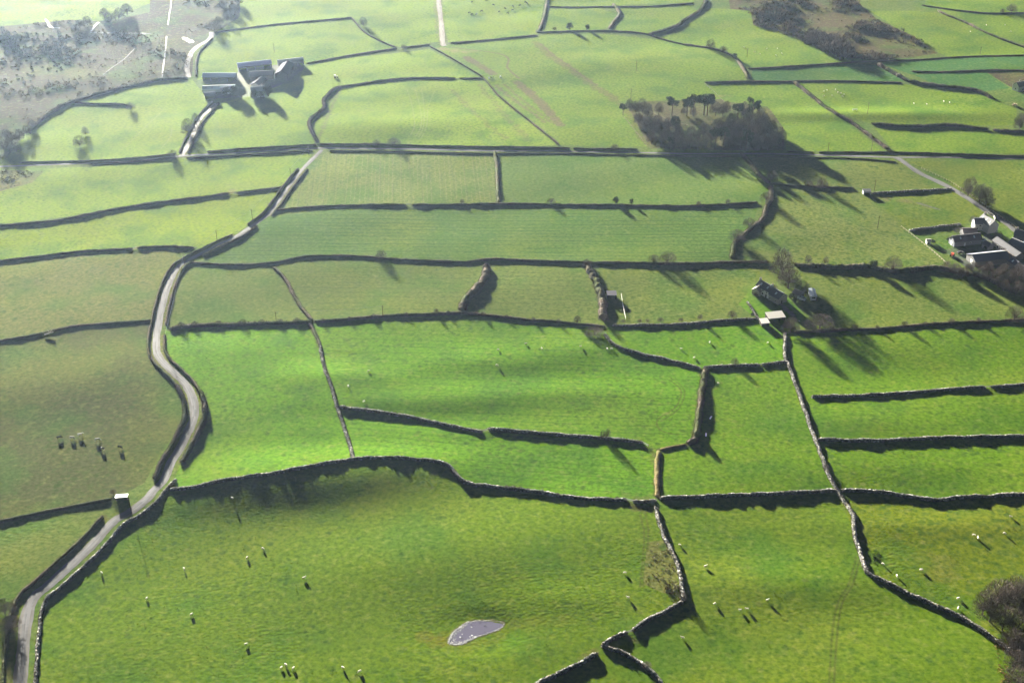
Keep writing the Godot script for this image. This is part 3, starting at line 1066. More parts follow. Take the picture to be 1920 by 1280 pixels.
# ================================================================ scene
func _ready() -> void:
	rng.seed = 20240117
	var cam := Camera3D.new()
	cam.name = "camera"
	add_child(cam)
	cam.position = Vector3(0, 366, 0)
	cam.rotation_degrees = Vector3(-31, 0, 0)
	cam.fov = 29.86
	cam.near = 1.0
	cam.far = 6000.0
	cam.current = true

	var env := Environment.new()
	var sky := ProceduralSkyMaterial.new()
	sky.sky_top_color = Color(0.20, 0.48, 1.0)
	sky.sky_horizon_color = Color(0.45, 0.66, 1.0)
	sky.sky_curve = 0.16
	sky.sky_energy_multiplier = 0.06
	sky.ground_bottom_color = Color(0.25, 0.30, 0.22)
	sky.ground_horizon_color = Color(0.62, 0.68, 0.70)
	sky.ground_energy_multiplier = 0.06
	sky.sun_angle_max = 14.0
	sky.sun_curve = 0.12
	env.background_mode = Environment.BG_SKY
	env.sky = Sky.new()
	env.sky.sky_material = sky
	env.tonemap_mode = Environment.TONE_MAPPER_LINEAR
	env.tonemap_exposure = 11.6
	env.sdfgi_enabled = true
	env.ssao_enabled = true
	env.ssil_enabled = true
	# the milky winter air: it scatters the low sun forwards, so it glows towards it
	env.volumetric_fog_enabled = true
	env.volumetric_fog_density = 0.0000185
	env.volumetric_fog_albedo = Color(0.75, 0.86, 1.0)
	env.volumetric_fog_anisotropy = 0.68
	var we := WorldEnvironment.new()
	we.name = "world_environment"
	we.environment = env
	add_child(we)

	var sun := DirectionalLight3D.new()
	sun.name = "sun"
	add_child(sun)
	var az := deg_to_rad(SUN_AZIMUTH)
	var el := deg_to_rad(SUN_HEIGHT)
	var to_sun := Vector3(sin(az) * cos(el), sin(el), -cos(az) * cos(el))
	sun.position = to_sun * 2000.0
	sun.look_at_from_position(sun.position, Vector3.ZERO, Vector3.UP)
	sun.light_energy = 1.6
	sun.light_color = Color(1.0, 0.97, 0.90)
	sun.light_angular_distance = 0.53
	sun.shadow_enabled = true

	M.plain = StandardMaterial3D.new()
	M.plain.vertex_color_use_as_albedo = true
	M.plain.roughness = 0.92
	M.plain.metallic_specular = 0.1
	M.tarmac = matter(Color(0.14, 0.14, 0.147), 0.9, 0.10)
	M.track = matter(Color(0.17, 0.155, 0.135), 0.8, 0.15)
	M.water = matter(Color(0.09, 0.088, 0.09), 0.7, 0.22)
	M.pond = matter(Color(0.10, 0.095, 0.135), 0.08, 0.5)
	for k in [["slate", 0.6, 0.3], ["sheet", 0.55, 0.35], ["paint", 0.3, 0.5], ["metal", 0.4, 0.6], ["glass", 0.08, 0.5]]:
		var m := StandardMaterial3D.new()
		m.vertex_color_use_as_albedo = true
		m.roughness = k[1]
		m.metallic_specular = k[2]
		M[k[0]] = m
	var rough := FastNoiseLite.new()
	rough.seed = 5
	rough.frequency = 0.02
	rough.fractal_octaves = 4
	var ramp := Gradient.new()
	ramp.offsets = PackedFloat32Array([0.2, 0.8])
	ramp.colors = PackedColorArray([Color(0.68, 0.68, 0.68), Color(0.98, 0.98, 0.98)])
	var rt := NoiseTexture2D.new()
	rt.width = 512; rt.height = 512; rt.seamless = true; rt.noise = rough; rt.color_ramp = ramp
	for k in ["tarmac", "track"]:
		M[k].vertex_color_use_as_albedo = true
		M[k].roughness = 1.0
		M[k].roughness_texture = rt
		M[k].uv1_triplanar = true
		M[k].uv1_world_triplanar = true
		M[k].uv1_scale = Vector3(0.045, 0.045, 0.045)

	# ---- the painted map of the ground: colour, stains and worked lines of each field
	painted = Image.create(MAP, MAP, false, Image.FORMAT_RGBA8)
	painted.fill(Color(0.085, 0.115, 0.028).linear_to_srgb())
	var F := {}
	F.pond = area("field", "large near pasture with the small pond and scattered sheep", Color(0.086, 0.132, 0.009), 34.0, "t", 0.95, [-182.8, -348.8, -194.8, -392.7, -184.7, -418.6, -172, -449.1, -160.5, -472.1, -132.8, -479.1, -99, -487.4, -70.6, -495.5, -53.6, -495.9, -30.5, -491.9, -23.2, -480.2, 11.6, -472.9, 52.2, -466.3, 65.4, -463.7, 69.1, -432, 70.2, -398.5, 64.3, -394.5, 48.8, -382, 33.6, -369, 10.9, -354.4, 0, -341.1, -180.3, -340.9])
	F.lane_green = area("field", "bright green field on the outside of the lane bend", Color(0.084, 0.174, 0.008), 26.0, "t", 0.95, [-196.3, -625.6, -112.2, -629.2, -105, -601.5, -88.7, -540.4, -76.6, -496.5, -99, -487.4, -132.8, -479.1, -158.6, -474.8, -158.3, -507, -158.2, -531.7, -165, -553.5, -179.6, -579.1, -191.5, -599.1])
	F.ridged = area("field", "broad ridged green pasture with ten sheep", Color(0.084, 0.174, 0.008), 24.0, "s", 0.95, [-112.4, -630.5, -28.5, -638.6, 52.2, -625, 55.8, -603.4, 81.1, -591.3, 102.5, -581.6, 96.9, -544.8, 89.8, -513.5, 72.8, -507.7, 21.1, -519.5, -32, -527.5, -88, -541.3, -103.6, -597.4])
	F.wedge = area("field", "narrow wedge shaped green field between two stone walls", Color(0.084, 0.174, 0.008), 26.0, "s", 0.95, [-87.9, -540.4, -50.4, -534.4, -15.4, -521.7, 21.1, -518.6, 63.6, -512.3, 71.6, -506.4, 66.8, -467.8, 52.2, -466.3, -5, -476.1, -23.2, -480.2, -30.5, -491.9, -53.6, -495.9, -76.6, -496.5])
	F.paddock = area("field", "small green paddock below the white roofed shelter", Color(0.084, 0.174, 0.008), 22.0, "s", 0.95, [53.4, -625, 96.9, -627.9, 140.5, -634.9, 152.8, -618.8, 148.1, -586.8, 103.1, -581.6, 81.1, -591.3, 55.8, -603.4])
	F.corner = area("field", "smooth bright green field with one sheep", Color(0.084, 0.148, 0.007), 16.0, "t", 0.95, [103.6, -581.6, 148.1, -586.8, 148.8, -544.8, 149.5, -498.6, 151.3, -474.4, 111.8, -471.2, 67.5, -467.8, 71.4, -506.4, 90.4, -513.5])
	F.strip_a = area("field", "green strip field under the long tree shadows", Color(0.084, 0.148, 0.007), 24.0, "t", 0.95, [154.3, -618.8, 206.7, -622.4, 304.5, -633, 280.5, -565.1, 228.9, -561.2, 180.6, -554.3, 150.1, -551.4])
	F.strip_b = area("field", "middle green strip field between two stone walls", Color(0.084, 0.148, 0.007), 26.0, "s", 0.95, [150.1, -551.4, 180.6, -554.3, 228.9, -561.2, 280.5, -565.1, 264, -518.8, 206.7, -515.8, 150.6, -513.8])
	F.strip_c = area("field", "lowest green strip field with a tussocky surface", Color(0.084, 0.148, 0.007), 30.0, "t", 0.95, [150.6, -513.8, 206.7, -515.8, 264, -518.8, 246.7, -471.1, 209.9, -469, 195.7, -467.4, 170.2, -473.4, 151.8, -474.4, 150.1, -498.6])
	F.rough = area("field", "rough pasture of tussocks beside the dark wood", Color(0.098, 0.124, 0.008), 40.0, "t", 0.95, [152.3, -473.6, 170.2, -473.4, 195.7, -467.4, 246.7, -471.1, 207, -359.7, 190.4, -381.1, 164.7, -405.6, 151.9, -417.8, 152.1, -443.5])
	F.lower_right = area("field", "wide near pasture crossed by faint wheel tracks", Color(0.086, 0.132, 0.009), 26.0, "s", 0.95, [66.1, -465.7, 111.7, -470.4, 151.3, -474.4, 152.1, -443.5, 151.9, -417.8, 164.7, -405.6, 190.4, -381.1, 210.1, -357, 203.4, -338.3, 59.8, -338.2, 50.1, -364.6, 38.1, -373.3, 48.8, -382, 70.7, -398.5, 69.1, -432])
	F.triangle = area("field", "small three cornered grass plot between the near walls", Color(0.086, 0.132, 0.009), 22.0, "t", 0.95, [36, -373.3, 44.8, -369.1, 56.8, -354.4, 59.8, -338.2, -4, -338.4, 18.6, -359])
	F.cow = area("field", "dull olive pasture with six cattle inside the lane bend", Color(0.066, 0.07, 0.024), 20.0, "t", 0.95, [-293.5, -602.3, -245.7, -619.5, -205.8, -631.4, -199.5, -602.1, -184, -573.6, -167.5, -543.6, -166.1, -524.8, -170.3, -502.9, -172.4, -479.9, -183.5, -468.1, -215.7, -456.4, -238.9, -448.9])
	F.left_low = area("field", "dark lined grass plot below the cattle field", Color(0.094, 0.118, 0.026), 30.0, "s", 0.95, [-238.9, -448.9, -215.7, -456.4, -183.3, -467.3, -174.6, -463.9, -184.7, -443.3, -194.8, -421.8, -202.2, -402.2, -200.6, -377.4, -189.3, -340.8, -204.3, -340.8])
	F.olive = area("field", "pale olive pasture above the cattle field", Color(0.118, 0.122, 0.036), 14.0, "t", 0.95, [-329.3, -702.1, -286.8, -713.9, -200.8, -722, -205.6, -708.8, -209.1, -680.7, -204.7, -635.7, -249.6, -622.5, -294.6, -605.2])
	F.strip_two = area("field", "second long yellow green strip left of the lane", Color(0.165, 0.215, 0.01), 14.0, "s", 0.95, [-345.6, -748, -266.6, -779.3, -211, -798.5, -159.1, -815.8, -165, -773.8, -178.7, -742.3, -194.7, -719.9, -222.3, -723.3, -290.2, -710.8, -328.8, -700.7])
	F.strip_one = area("field", "first long yellow green strip below the cross road", Color(0.15, 0.21, 0.016), 14.0, "s", 0.95, [-389.2, -848.2, -302.2, -851.4, -244.3, -866.2, -145.8, -882.8, -156.3, -822.2, -193.9, -804.8, -267.1, -781, -353.1, -749.6])
	F.square = area("field", "square olive field on the right of the lane", Color(0.094, 0.118, 0.026), 14.0, "t", 0.95, [-206.6, -698.1, -173.4, -700.9, -146.7, -698.8, -129.5, -663.7, -116.2, -631.8, -159.1, -625.6, -195.3, -623.8, -202, -663.8])
	F.olive_tree = area("field", "olive field with the long shadow of a single tree", Color(0.094, 0.118, 0.026), 18.0, "s", 0.95, [-146.5, -701.6, -130.5, -709.6, -89.6, -709.7, -28.7, -703.7, -18, -698, -23.7, -663.5, -29.3, -642.8, -51.2, -638.5, -97.5, -633.3, -112.6, -631.7, -126.1, -662.4])
	F.small = area("field", "small olive field between the two tall hedges", Color(0.094, 0.118, 0.026), 18.0, "s", 0.95, [-14.8, -700.2, 46.1, -702.1, 50, -683.7, 51.7, -632.4, 38.4, -627.8, -11.3, -637.2, -28.3, -641.6, -20.5, -665.3])
	F.black_shed = area("field", "olive field with the black shed and white fence", Color(0.094, 0.118, 0.026), 22.0, "t", 0.95, [48.4, -701.3, 105.3, -701.4, 158.1, -702.1, 163.2, -684.9, 146, -658.8, 138.2, -658.9, 132, -639.6, 97, -628.5, 53.5, -626.3, 52.3, -667.3])
	F.cottage_lawn = area("field", "lawn in front of the grey and white cottage", Color(0.084, 0.174, 0.008), 10.0, "t", 0.95, [132.4, -652.3, 147.7, -678.5, 163.2, -658.4, 169, -636.8, 156.2, -620.6, 142.2, -630.7])
	F.cottage_east = area("field", "olive field behind the white caravan", Color(0.094, 0.118, 0.026), 16.0, "s", 0.95, [170.6, -698.7, 197.3, -696, 236, -689.2, 270.4, -689.2, 292.6, -656.8, 282.7, -631.5, 206.7, -622.4, 156.2, -620.6, 169, -636.8, 164.9, -668])
	F.long_green = area("field", "long cool green field with five tree shadows", Color(0.07, 0.118, 0.02), 16.0, "s", 0.95, [-192.2, -707.7, -177.3, -734.8, -162.1, -767, -114.5, -781.9, 114.5, -781.9, 167.3, -788, 154.1, -749.7, 139.7, -722.7, 135.5, -705.4, 105.5, -702.7, 48.5, -703.5, -12.3, -707.6, -28.7, -705.1, -89.8, -711.8, -130.8, -711.8, -148.7, -705.1])
	F.pale_stripe = area("field", "pale field with fine drill lines below the cross road", Color(0.116, 0.142, 0.038), 14.0, "s", 0.95, [-137.7, -881.2, -13.7, -877.9, -10.4, -822, -9, -792.2, -72, -788.1, -115, -786.2, -153.6, -780.6, -148.9, -822.2])
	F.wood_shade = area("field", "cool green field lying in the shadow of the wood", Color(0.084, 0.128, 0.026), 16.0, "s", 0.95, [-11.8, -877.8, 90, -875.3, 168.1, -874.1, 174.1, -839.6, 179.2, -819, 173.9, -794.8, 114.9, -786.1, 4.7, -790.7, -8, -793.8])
	F.streaked = area("field", "pale streaked field below the road junction", Color(0.104, 0.124, 0.03), 26.0, "t", 0.95, [172, -874.1, 253.5, -867.3, 282.8, -860.7, 301, -820.3, 290.2, -812.4, 236.7, -815.4, 182.3, -822, 176.3, -841.6])
	F.tussock = area("field", "tussocky pale field beside the farmhouse", Color(0.104, 0.124, 0.03), 36.0, "t", 0.95, [181.8, -819.1, 236.3, -813.6, 245.9, -807.6, 254.4, -755.5, 267.5, -705, 257.4, -696, 197.9, -698.8, 158.5, -704.8, 138.3, -706.7, 155.5, -748.1, 175.7, -794.8])
	F.house_paddock = area("field", "mown paddock behind the farmhouse", Color(0.098, 0.124, 0.018), 12.0, "t", 0.95, [246.6, -805.9, 291.1, -811.6, 304.7, -814, 316.6, -775.9, 305.7, -763.5, 255.9, -747.8, 254.4, -755.5])
	F.three_trees = area("field", "olive field with the three round headed trees", Color(0.098, 0.124, 0.018), 12.0, "t", 0.95, [287.4, -860.6, 387.8, -865.8, 338.3, -727.3, 326, -771.7, 313.5, -800.7, 301.8, -836.3])
	F.drive_left = area("field", "yellow green field left of the farm drive", Color(0.15, 0.21, 0.016), 16.0, "t", 0.95, [-370.1, -922.6, -361.9, -958.5, -353.9, -978.5, -295.8, -1034.5, -269.9, -1039.2, -245.7, -986.6, -243.6, -926.7, -243.9, -873, -306.7, -860.4, -369.2, -856.5])
	F.drive_right = area("field", "yellow green field below the far farm", Color(0.15, 0.21, 0.016), 14.0, "s", 0.95, [-243.2, -974.4, -179.2, -1034.8, -179.7, -1069.9, -150, -1092.3, -74.1, -1118.1, -27, -1042.3, -84.1, -1039.1, -141.5, -1018, -150.3, -965.8, -155, -931.4, -147.2, -893.6, -219.5, -877.7, -238, -873])
	F.tram = area("field", "yellow green field with curved wheel tracks", Color(0.15, 0.21, 0.016), 12.0, "s", 0.95, [-147.4, -895.6, -152.8, -936.9, -147.6, -968.1, -141.1, -1015.3, -83.9, -1036.3, -24.7, -1037.2, 13.7, -941.8, 34.5, -891.8, -7.9, -885.6])
	F.big_stripe = area("field", "broad far field with brown worked strips", Color(0.112, 0.166, 0.014), 12.0, "s", 0.95, [-69.6, -1123.8, -57.8, -1129.4, -9.7, -1142.2, 23.1, -1154.7, 72.6, -1163.1, 136.5, -1144.8, 180.9, -1113.2, 197.7, -1059.4, 197, -1033.8, 161.3, -1024.4, 172, -984.4, 92.1, -979.4, 101.2, -890.7, 35.7, -891.9, 3, -965.4, -23.8, -1039.7, -49.9, -1085.7])
	F.wood_floor = area("woodland_floor", "leaf littered ground inside the square wood", Color(0.075, 0.058, 0.036), 30.0, "t", 0.95, [92.1, -979.4, 107.5, -984.6, 181.5, -990.5, 204.4, -972.3, 209.1, -927.8, 200.9, -883, 102.9, -887.6])
	F.wood_right = area("field", "green field right of the square wood", Color(0.112, 0.166, 0.014), 12.0, "t", 0.95, [162, -1023.2, 235, -1028.7, 254.2, -953.8, 270.5, -894.1, 275, -880.6, 202.7, -882, 209.1, -927.8, 204.4, -972.3, 172, -984.4])
	F.flock = area("field", "far green field with a flock near its top hedge", Color(0.112, 0.166, 0.014), 14.0, "t", 0.95, [237.5, -1030, 325.2, -1027.2, 379.6, -1006.3, 400.9, -965.8, 390.3, -933.7, 337.5, -932.5, 277.6, -935.1, 255.1, -957.5])
	F.narrow = area("field", "narrow field above the junction road", Color(0.112, 0.166, 0.014), 12.0, "t", 0.95, [278.3, -926.3, 336.6, -929.4, 406.2, -917.3, 392.2, -877.9, 282.3, -878.3])
	F.kale_one = area("field", "left block of dark leafy crop", Color(0.04, 0.1, 0.028), 60.0, "s", 0.95, [205.6, -1059.7, 238.4, -1064.1, 296.4, -1077, 316.4, -1073.3, 331.2, -1033.3, 263.1, -1034.9, 201.5, -1034.1])
	F.kale_two = area("field", "upper right block of dark leafy crop", Color(0.04, 0.1, 0.028), 60.0, "s", 0.95, [319.9, -1078.6, 384.4, -1092.3, 471.3, -1099.6, 457.3, -1060.3, 366.1, -1056.7, 339.8, -1048.6])
	F.kale_three = area("field", "lower right block of dark leafy crop", Color(0.04, 0.1, 0.028), 60.0, "s", 0.95, [340.6, -1048.5, 363.1, -1051, 405, -1054.3, 412.4, -1015.4, 385.2, -1006.1, 355.6, -1020])
	F.plough = area("bare_earth", "bare brown earth beside the leafy crop", Color(0.06, 0.042, 0.032), 40.0, "s", 0.95, [405.9, -1054.3, 456.2, -1057.5, 440.9, -1014.9, 414.6, -1015.4])
	F.ne_one = area("field", "smooth far field right of the brown scrub", Color(0.112, 0.166, 0.014), 10.0, "t", 0.95, [348.3, -1235.4, 390.5, -1232.6, 421, -1217.9, 443.6, -1155.7, 474.4, -1108.3, 471.8, -1101.1, 385.2, -1095.2, 379.8, -1109.3, 364.5, -1159.2])
	F.ne_two = area("field", "far field between two diagonal hedges", Color(0.112, 0.166, 0.014), 10.0, "t", 0.95, [411.3, -1247.3, 464.9, -1221.7, 516.8, -1226.9, 477.5, -1117.2, 444.1, -1157.2, 430.7, -1194, 418.9, -1223])
	F.ne_three = area("field", "farthest field at the right corner", Color(0.112, 0.166, 0.014), 10.0, "t", 0.95, [431.5, -1328.8, 564.1, -1328.6, 529.1, -1232.2, 466.5, -1226.6, 436.2, -1234.5, 408.2, -1255])
	F.top_right = area("field", "far curved field along the scrub edge", Color(0.112, 0.166, 0.014), 12.0, "t", 0.95, [188.1, -1242.8, 213.7, -1239.5, 232.2, -1234.7, 227.9, -1188.7, 267.3, -1134, 290.6, -1093, 297.3, -1081, 239.1, -1068, 203.2, -1065.1, 195.9, -1096.1, 154.7, -1133.7, 137, -1149.5, 172.2, -1198.4])
	F.top_mid = area("field", "small far field left of the stub hedge", Color(0.112, 0.166, 0.014), 10.0, "t", 0.95, [36.6, -1244.8, 82.2, -1245.2, 102.8, -1220, 95.2, -1183.1, 73, -1169.7, 23.3, -1167, 28.8, -1195.8])
	F.top_mid_two = area("field", "small far field right of the stub hedge", Color(0.112, 0.166, 0.014), 10.0, "t", 0.95, [107.2, -1245, 168.5, -1254.7, 182.2, -1237.5, 156.1, -1189.9, 137.3, -1152.5, 122, -1162.5, 94.6, -1174.5, 102.6, -1216.7])
	F.top_mid_three = area("field", "farthest field in the middle", Color(0.112, 0.166, 0.014), 10.0, "t", 0.95, [39.2, -1348.9, 207.3, -1348.9, 179.9, -1261.8, 83.9, -1248.8, 35.8, -1252])
	F.cattle = area("field", "far field with the dark cattle", Color(0.15, 0.21, 0.016), 10.0, "s", 0.95, [-72.8, -1348.9, 37.5, -1348.9, 24.7, -1163.5, -9.8, -1147.1, -58.1, -1135.6, -67.7, -1217])
	F.top_bright = area("field", "far bright field left of the pale track", Color(0.15, 0.21, 0.016), 10.0, "s", 0.95, [-285.8, -1348.9, -79.6, -1348.9, -65.5, -1138.8, -100.9, -1125.5, -120.1, -1141.5, -137.3, -1168.2, -153.2, -1210.4, -163.3, -1209.3, -231.5, -1188.8, -272.8, -1169, -262.2, -1219])
	F.mid_top = area("field", "far field above the farm barns", Color(0.15, 0.21, 0.016), 10.0, "s", 0.95, [-271.4, -1162.1, -230.6, -1183.5, -162.7, -1204.2, -152.7, -1205.5, -138.8, -1168.2, -105.5, -1122.6, -150.7, -1098.1, -180.3, -1074.4, -264.8, -1036.6, -278.2, -1089.7])
	F.top_left = area("field", "far grass at the left corner", Color(0.165, 0.215, 0.01), 12.0, "t", 0.95, [-571.5, -1348.9, -381, -1348.9, -357.8, -1260.1, -385.8, -1201.6, -482.4, -1187, -512.7, -1187.2])
	F.marsh = area("marsh_ground", "brown marsh of rough grass and wet channels", Color(0.052, 0.038, 0.022), 50.0, "t", 0.95, [-511.5, -1183.9, -481.3, -1183.7, -423.9, -1204.9, -384.8, -1198.2, -351.9, -1228.9, -379.3, -1348.9, -284.1, -1348.9, -262.8, -1213.9, -276.1, -1160.6, -284.7, -1115.3, -271.2, -1045.7, -296.3, -1037, -355.7, -984.5, -363.6, -964.1, -370.8, -924.7, -372.5, -866.3, -391.3, -854])
	F.scrub_ground = area("heath_ground", "brown heathy ground of the far scrub", Color(0.08, 0.056, 0.032), 60.0, "t", 0.95, [224.1, -1348.9, 213.7, -1239.5, 232.2, -1234.7, 227.9, -1188.7, 245, -1171.6, 267.3, -1134, 290.6, -1093, 319.5, -1082.5, 379, -1106.5, 370.1, -1156.1, 349.5, -1204.6, 344.7, -1258, 369.8, -1348.9])
	F.rushes = area("field", "patch of brown rushes beside the cross road", Color(0.11, 0.085, 0.05), 60.0, "t", 0.95, [-389.9, -850.1, -333.8, -845.7, -335.9, -825, -353.1, -810, -372.6, -803.3])
	F.far_yard = area("farmyard", "wet concrete yard of the far farm", Color(0.065, 0.063, 0.062), 4.0, "t", 0.62, [-253.6, -1010.7, -233.4, -1036.7, -235.2, -1060.9, -207.9, -1073.7, -185.7, -1080, -179, -1065.5, -186, -1035, -202.3, -1011, -213.3, -998.7, -234.1, -993.6, -249.7, -993.8])
	F.yard = area("farmyard", "grey tarmac yard behind the farmhouse", Color(0.1, 0.098, 0.1), 3.0, "t", 0.7, [272, -720.3, 280.6, -726.4, 296.4, -733.7, 306.7, -744.7, 313.4, -739, 321.2, -712.2, 327.8, -698.1, 321.7, -680.8, 309.3, -682.2, 303.8, -694.7, 285.2, -698, 279.6, -695.8, 276.3, -706.6])
	await overlay(0.010, 4, 11, Color(0.145, 0.165, 0.022), [0.48, 0.82, 0.42], 1024)
	await overlay(0.022, 4, 12, Color(0.04, 0.10, 0.012), [0.5, 0.82, 0.5], 1024)
	await overlay(0.09, 4, 13, Color(0.19, 0.19, 0.055), [0.54, 0.9, 0.5], 2048)
	await overlay(0.16, 3, 14, Color(0.03, 0.075, 0.01), [0.56, 0.88, 0.55], 2048)
	var earth := Color(0.060, 0.058, 0.026)
	lines_in(F.long_green, 0.01, 5.0, Color(0.022, 0.055, 0.012), 0.8, 0.15, true)
	lines_in(F.olive_tree, 0.03, 6.5, Color(0.05, 0.065, 0.018), 0.6, 0.15, true)
	lines_in(F.small, 0.03, 6, Color(0.05, 0.065, 0.018), 0.6, 0.15, true)
	lines_in(F.ridged, 0.06, 6, Color(0.03, 0.07, 0.008), 0.45, 0.15, true)
	lines_in(F.wedge, 0.13, 5, Color(0.03, 0.07, 0.008), 0.45, 0.15, true)
	lines_in(F.strip_two, -0.15, 7, Color(0.1, 0.15, 0.012), 0.5, 0.15, true)
	lines_in(F.big_stripe, 0.5, 9, Color(0.15, 0.21, 0.04), 0.5, 0.15, true)
	lines_in(F.wood_shade, 1.45, 5, Color(0.1, 0.14, 0.045), 0.4, 0.15, true)
	lines_in(F.pale_stripe, 1.48, 7.5, Color(0.085, 0.1, 0.035), 0.6, 0.15, true)
	lines_in(F.pale_stripe, 1.5, 3.2, Color(0.19, 0.175, 0.08), 0.75)
	lines_in(F.long_green, 0.02, 3.4, Color(0.105, 0.165, 0.05), 0.7)
	lines_in(F.wood_shade, 0.03, 3.0, Color(0.12, 0.15, 0.06), 0.3)
	lines_in(F.strip_one, -0.16, 4, Color(0.125, 0.18, 0.03), 0.3)
	lines_in(F.strip_two, -0.14, 4, Color(0.125, 0.18, 0.03), 0.35)
	lines_in(F.big_stripe, 0.5, 5.5, Color(0.11, 0.165, 0.04), 0.35)
	lines_in(F.left_low, -0.75, 2.2, Color(0.17, 0.17, 0.07), 0.55)
	lines_in(F.cow, -0.13, 2.6, Color(0.1, 0.1, 0.05), 0.35)
	lines_in(F.olive_tree, 0.02, 3.2, Color(0.06, 0.075, 0.02), 0.4)
	lines_in(F.small, 0.02, 3.2, Color(0.06, 0.075, 0.02), 0.4)
	lines_in(F.cottage_east, 0.03, 3.5, Color(0.07, 0.085, 0.02), 0.35)
	lines_in(F.ridged, 0.05, 3.0, Color(0.045, 0.085, 0.012), 0.3)
	lines_in(F.wedge, 0.12, 2.8, Color(0.045, 0.085, 0.012), 0.35)
	lines_in(F.lower_right, 0.03, 3.5, Color(0.05, 0.085, 0.012), 0.3)
	lines_in(F.strip_b, -0.02, 3.2, Color(0.045, 0.085, 0.01), 0.35)
	lines_in(F.strip_c, -0.02, 3.2, Color(0.1, 0.15, 0.02), 0.3)
	lines_in(F.tussock, 0.55, 3.0, Color(0.23, 0.21, 0.11), 0.5)
	lines_in(F.streaked, 0.35, 2.6, Color(0.21, 0.2, 0.1), 0.5)
	lines_in(F.drive_right, -0.03, 4.5, Color(0.12, 0.18, 0.04), 0.3)
	lines_in(F.drive_left, -0.3, 5, Color(0.12, 0.17, 0.04), 0.25)
	lines_in(F.tram, 0.02, 5, Color(0.115, 0.175, 0.04), 0.25)
	lines_in(F.kale_one, -0.06, 2.0, Color(0.09, 0.15, 0.05), 0.5)
	lines_in(F.kale_two, -0.06, 2.0, Color(0.09, 0.15, 0.05), 0.5)
	lines_in(F.kale_three, -0.06, 2.0, Color(0.09, 0.15, 0.05), 0.5)
	lines_in(F.black_shed, 0.04, 3.0, Color(0.14, 0.15, 0.055), 0.3)
	lines_in(F.plough, 0.1, 2.5, Color(0.09, 0.07, 0.05), 0.5)
	stroke([-40.8, -1093.6, -27.7, -1072.9, -16.3, -1051], 9, Color(0.115, 0.088, 0.05), 0.75, 1)
	stroke([4.5, -1031.9, 21.5, -986, 37.1, -933.9], 9, Color(0.115, 0.088, 0.05), 0.75, 1)
	stroke([-13.3, -1023.6, 6.4, -980.3, 26.1, -938.6], 4, Color(0.115, 0.088, 0.05), 0.5, 1)
	stroke([-6.7, -1026, 12.9, -980.1, 31, -938.6], 3, Color(0.115, 0.088, 0.05), 0.4, 1)
	stroke([20.8, -1132.6, 37.3, -1087.7, 65.5, -1026.8, 90.5, -970.1, 101.1, -899], 9, Color(0.115, 0.088, 0.05), 0.38, 2)
	stroke([25, -1129.5, 41.9, -1084.5, 69.7, -1022.7], 3, Color(0.115, 0.088, 0.05), 0.5, 0.5)
	stroke([-57.6, -1123.1, -38.1, -1114.3, -12.8, -1103.5, -3.3, -1089.3, -3.7, -1065.5, 5.8, -1039.3], 2.2, Color(0.115, 0.088, 0.05), 0.7, 0.3)
	stroke([-67, -1120.6, -52.3, -1111.8, -35.6, -1108.1], 8, Color(0.19, 0.155, 0.07), 0.5, 2)
	stroke([-26.6, -1023.5, 0, -937.4, 12, -901.5], 6, Color(0.115, 0.088, 0.05), 0.2, 2)
	stroke([-50.6, -1012.3, -25, -947.9, -4, -901.7], 5, Color(0.115, 0.088, 0.05), 0.2, 2)
	stroke([-86.7, -1012.2, -79.7, -972.9, -75.2, -931.6, -76.8, -911.7], 0.8, Color(0.22, 0.23, 0.09), 0.7, 0)
	stroke([-80.1, -1012.3, -73.7, -972.9, -69.9, -931.8, -72.6, -909.8], 0.8, Color(0.22, 0.23, 0.09), 0.7, 0)
	stroke([-74.8, -1012.3, -70.3, -972.9, -68.1, -929.7, -70.5, -907.9], 0.8, Color(0.22, 0.23, 0.09), 0.6, 0)
	stroke([-63.6, -1009, -66.9, -972.8, -65.7, -929.9, -68.4, -907], 0.8, Color(0.22, 0.23, 0.09), 0.6, 0)
	stroke([-278.2, -959.9, -282.3, -926, -287.3, -889.7], 1, Color(0.22, 0.23, 0.09), 0.5, 0)
	stroke([-261.1, -926.1, -258.2, -906.6, -260, -883.6], 1, Color(0.22, 0.23, 0.09), 0.5, 0)
	stroke([150.4, -425.9, 144, -410.3, 137.1, -399.2, 130.9, -380.6, 122.4, -348.6], 0.9, Color(0.05, 0.055, 0.02), 0.6, 0.1)
	stroke([149.4, -427.6, 142.2, -410.2, 135.3, -399.2, 128.9, -380.5, 120.6, -348.6], 0.9, Color(0.05, 0.055, 0.02), 0.5, 0.1)
	stroke([83.7, -569, 88.1, -558.3, 83.7, -543.5, 73.4, -532.4, 74.3, -523.3, 82.7, -519.5], 0.8, Color(0.06, 0.06, 0.02), 0.6, 0.1)
	stroke([83.3, -573.3, 89.9, -559.3, 85.1, -542, 74.6, -531], 0.8, Color(0.06, 0.06, 0.02), 0.4, 0.1)
	stroke([57.9, -455.7, 58.6, -442.5, 55.9, -421.5, 53.8, -408], 0.8, Color(0.06, 0.055, 0.025), 0.6, 0.2)
	stroke([60.4, -456.9, 60.5, -442.6, 57.2, -421.5, 55.1, -408], 0.8, Color(0.06, 0.055, 0.025), 0.6, 0.2)
	stroke([53.6, -462.3, 58.2, -459.6, 64.4, -460.9], 6, Color(0.1, 0.085, 0.045), 0.5, 2)
	stroke([54.1, -468.8, 57.6, -466.8, 64.5, -469.8], 5, Color(0.11, 0.095, 0.05), 0.4, 2)
	stroke([65.7, -509.6, 68.8, -506.5, 68.5, -495.4], 3, Color(0.12, 0.1, 0.05), 0.4, 1)
	stroke([33.7, -370.4, 32, -370.4, 26.2, -367.5], 3, Color(0.12, 0.1, 0.05), 0.5, 1)
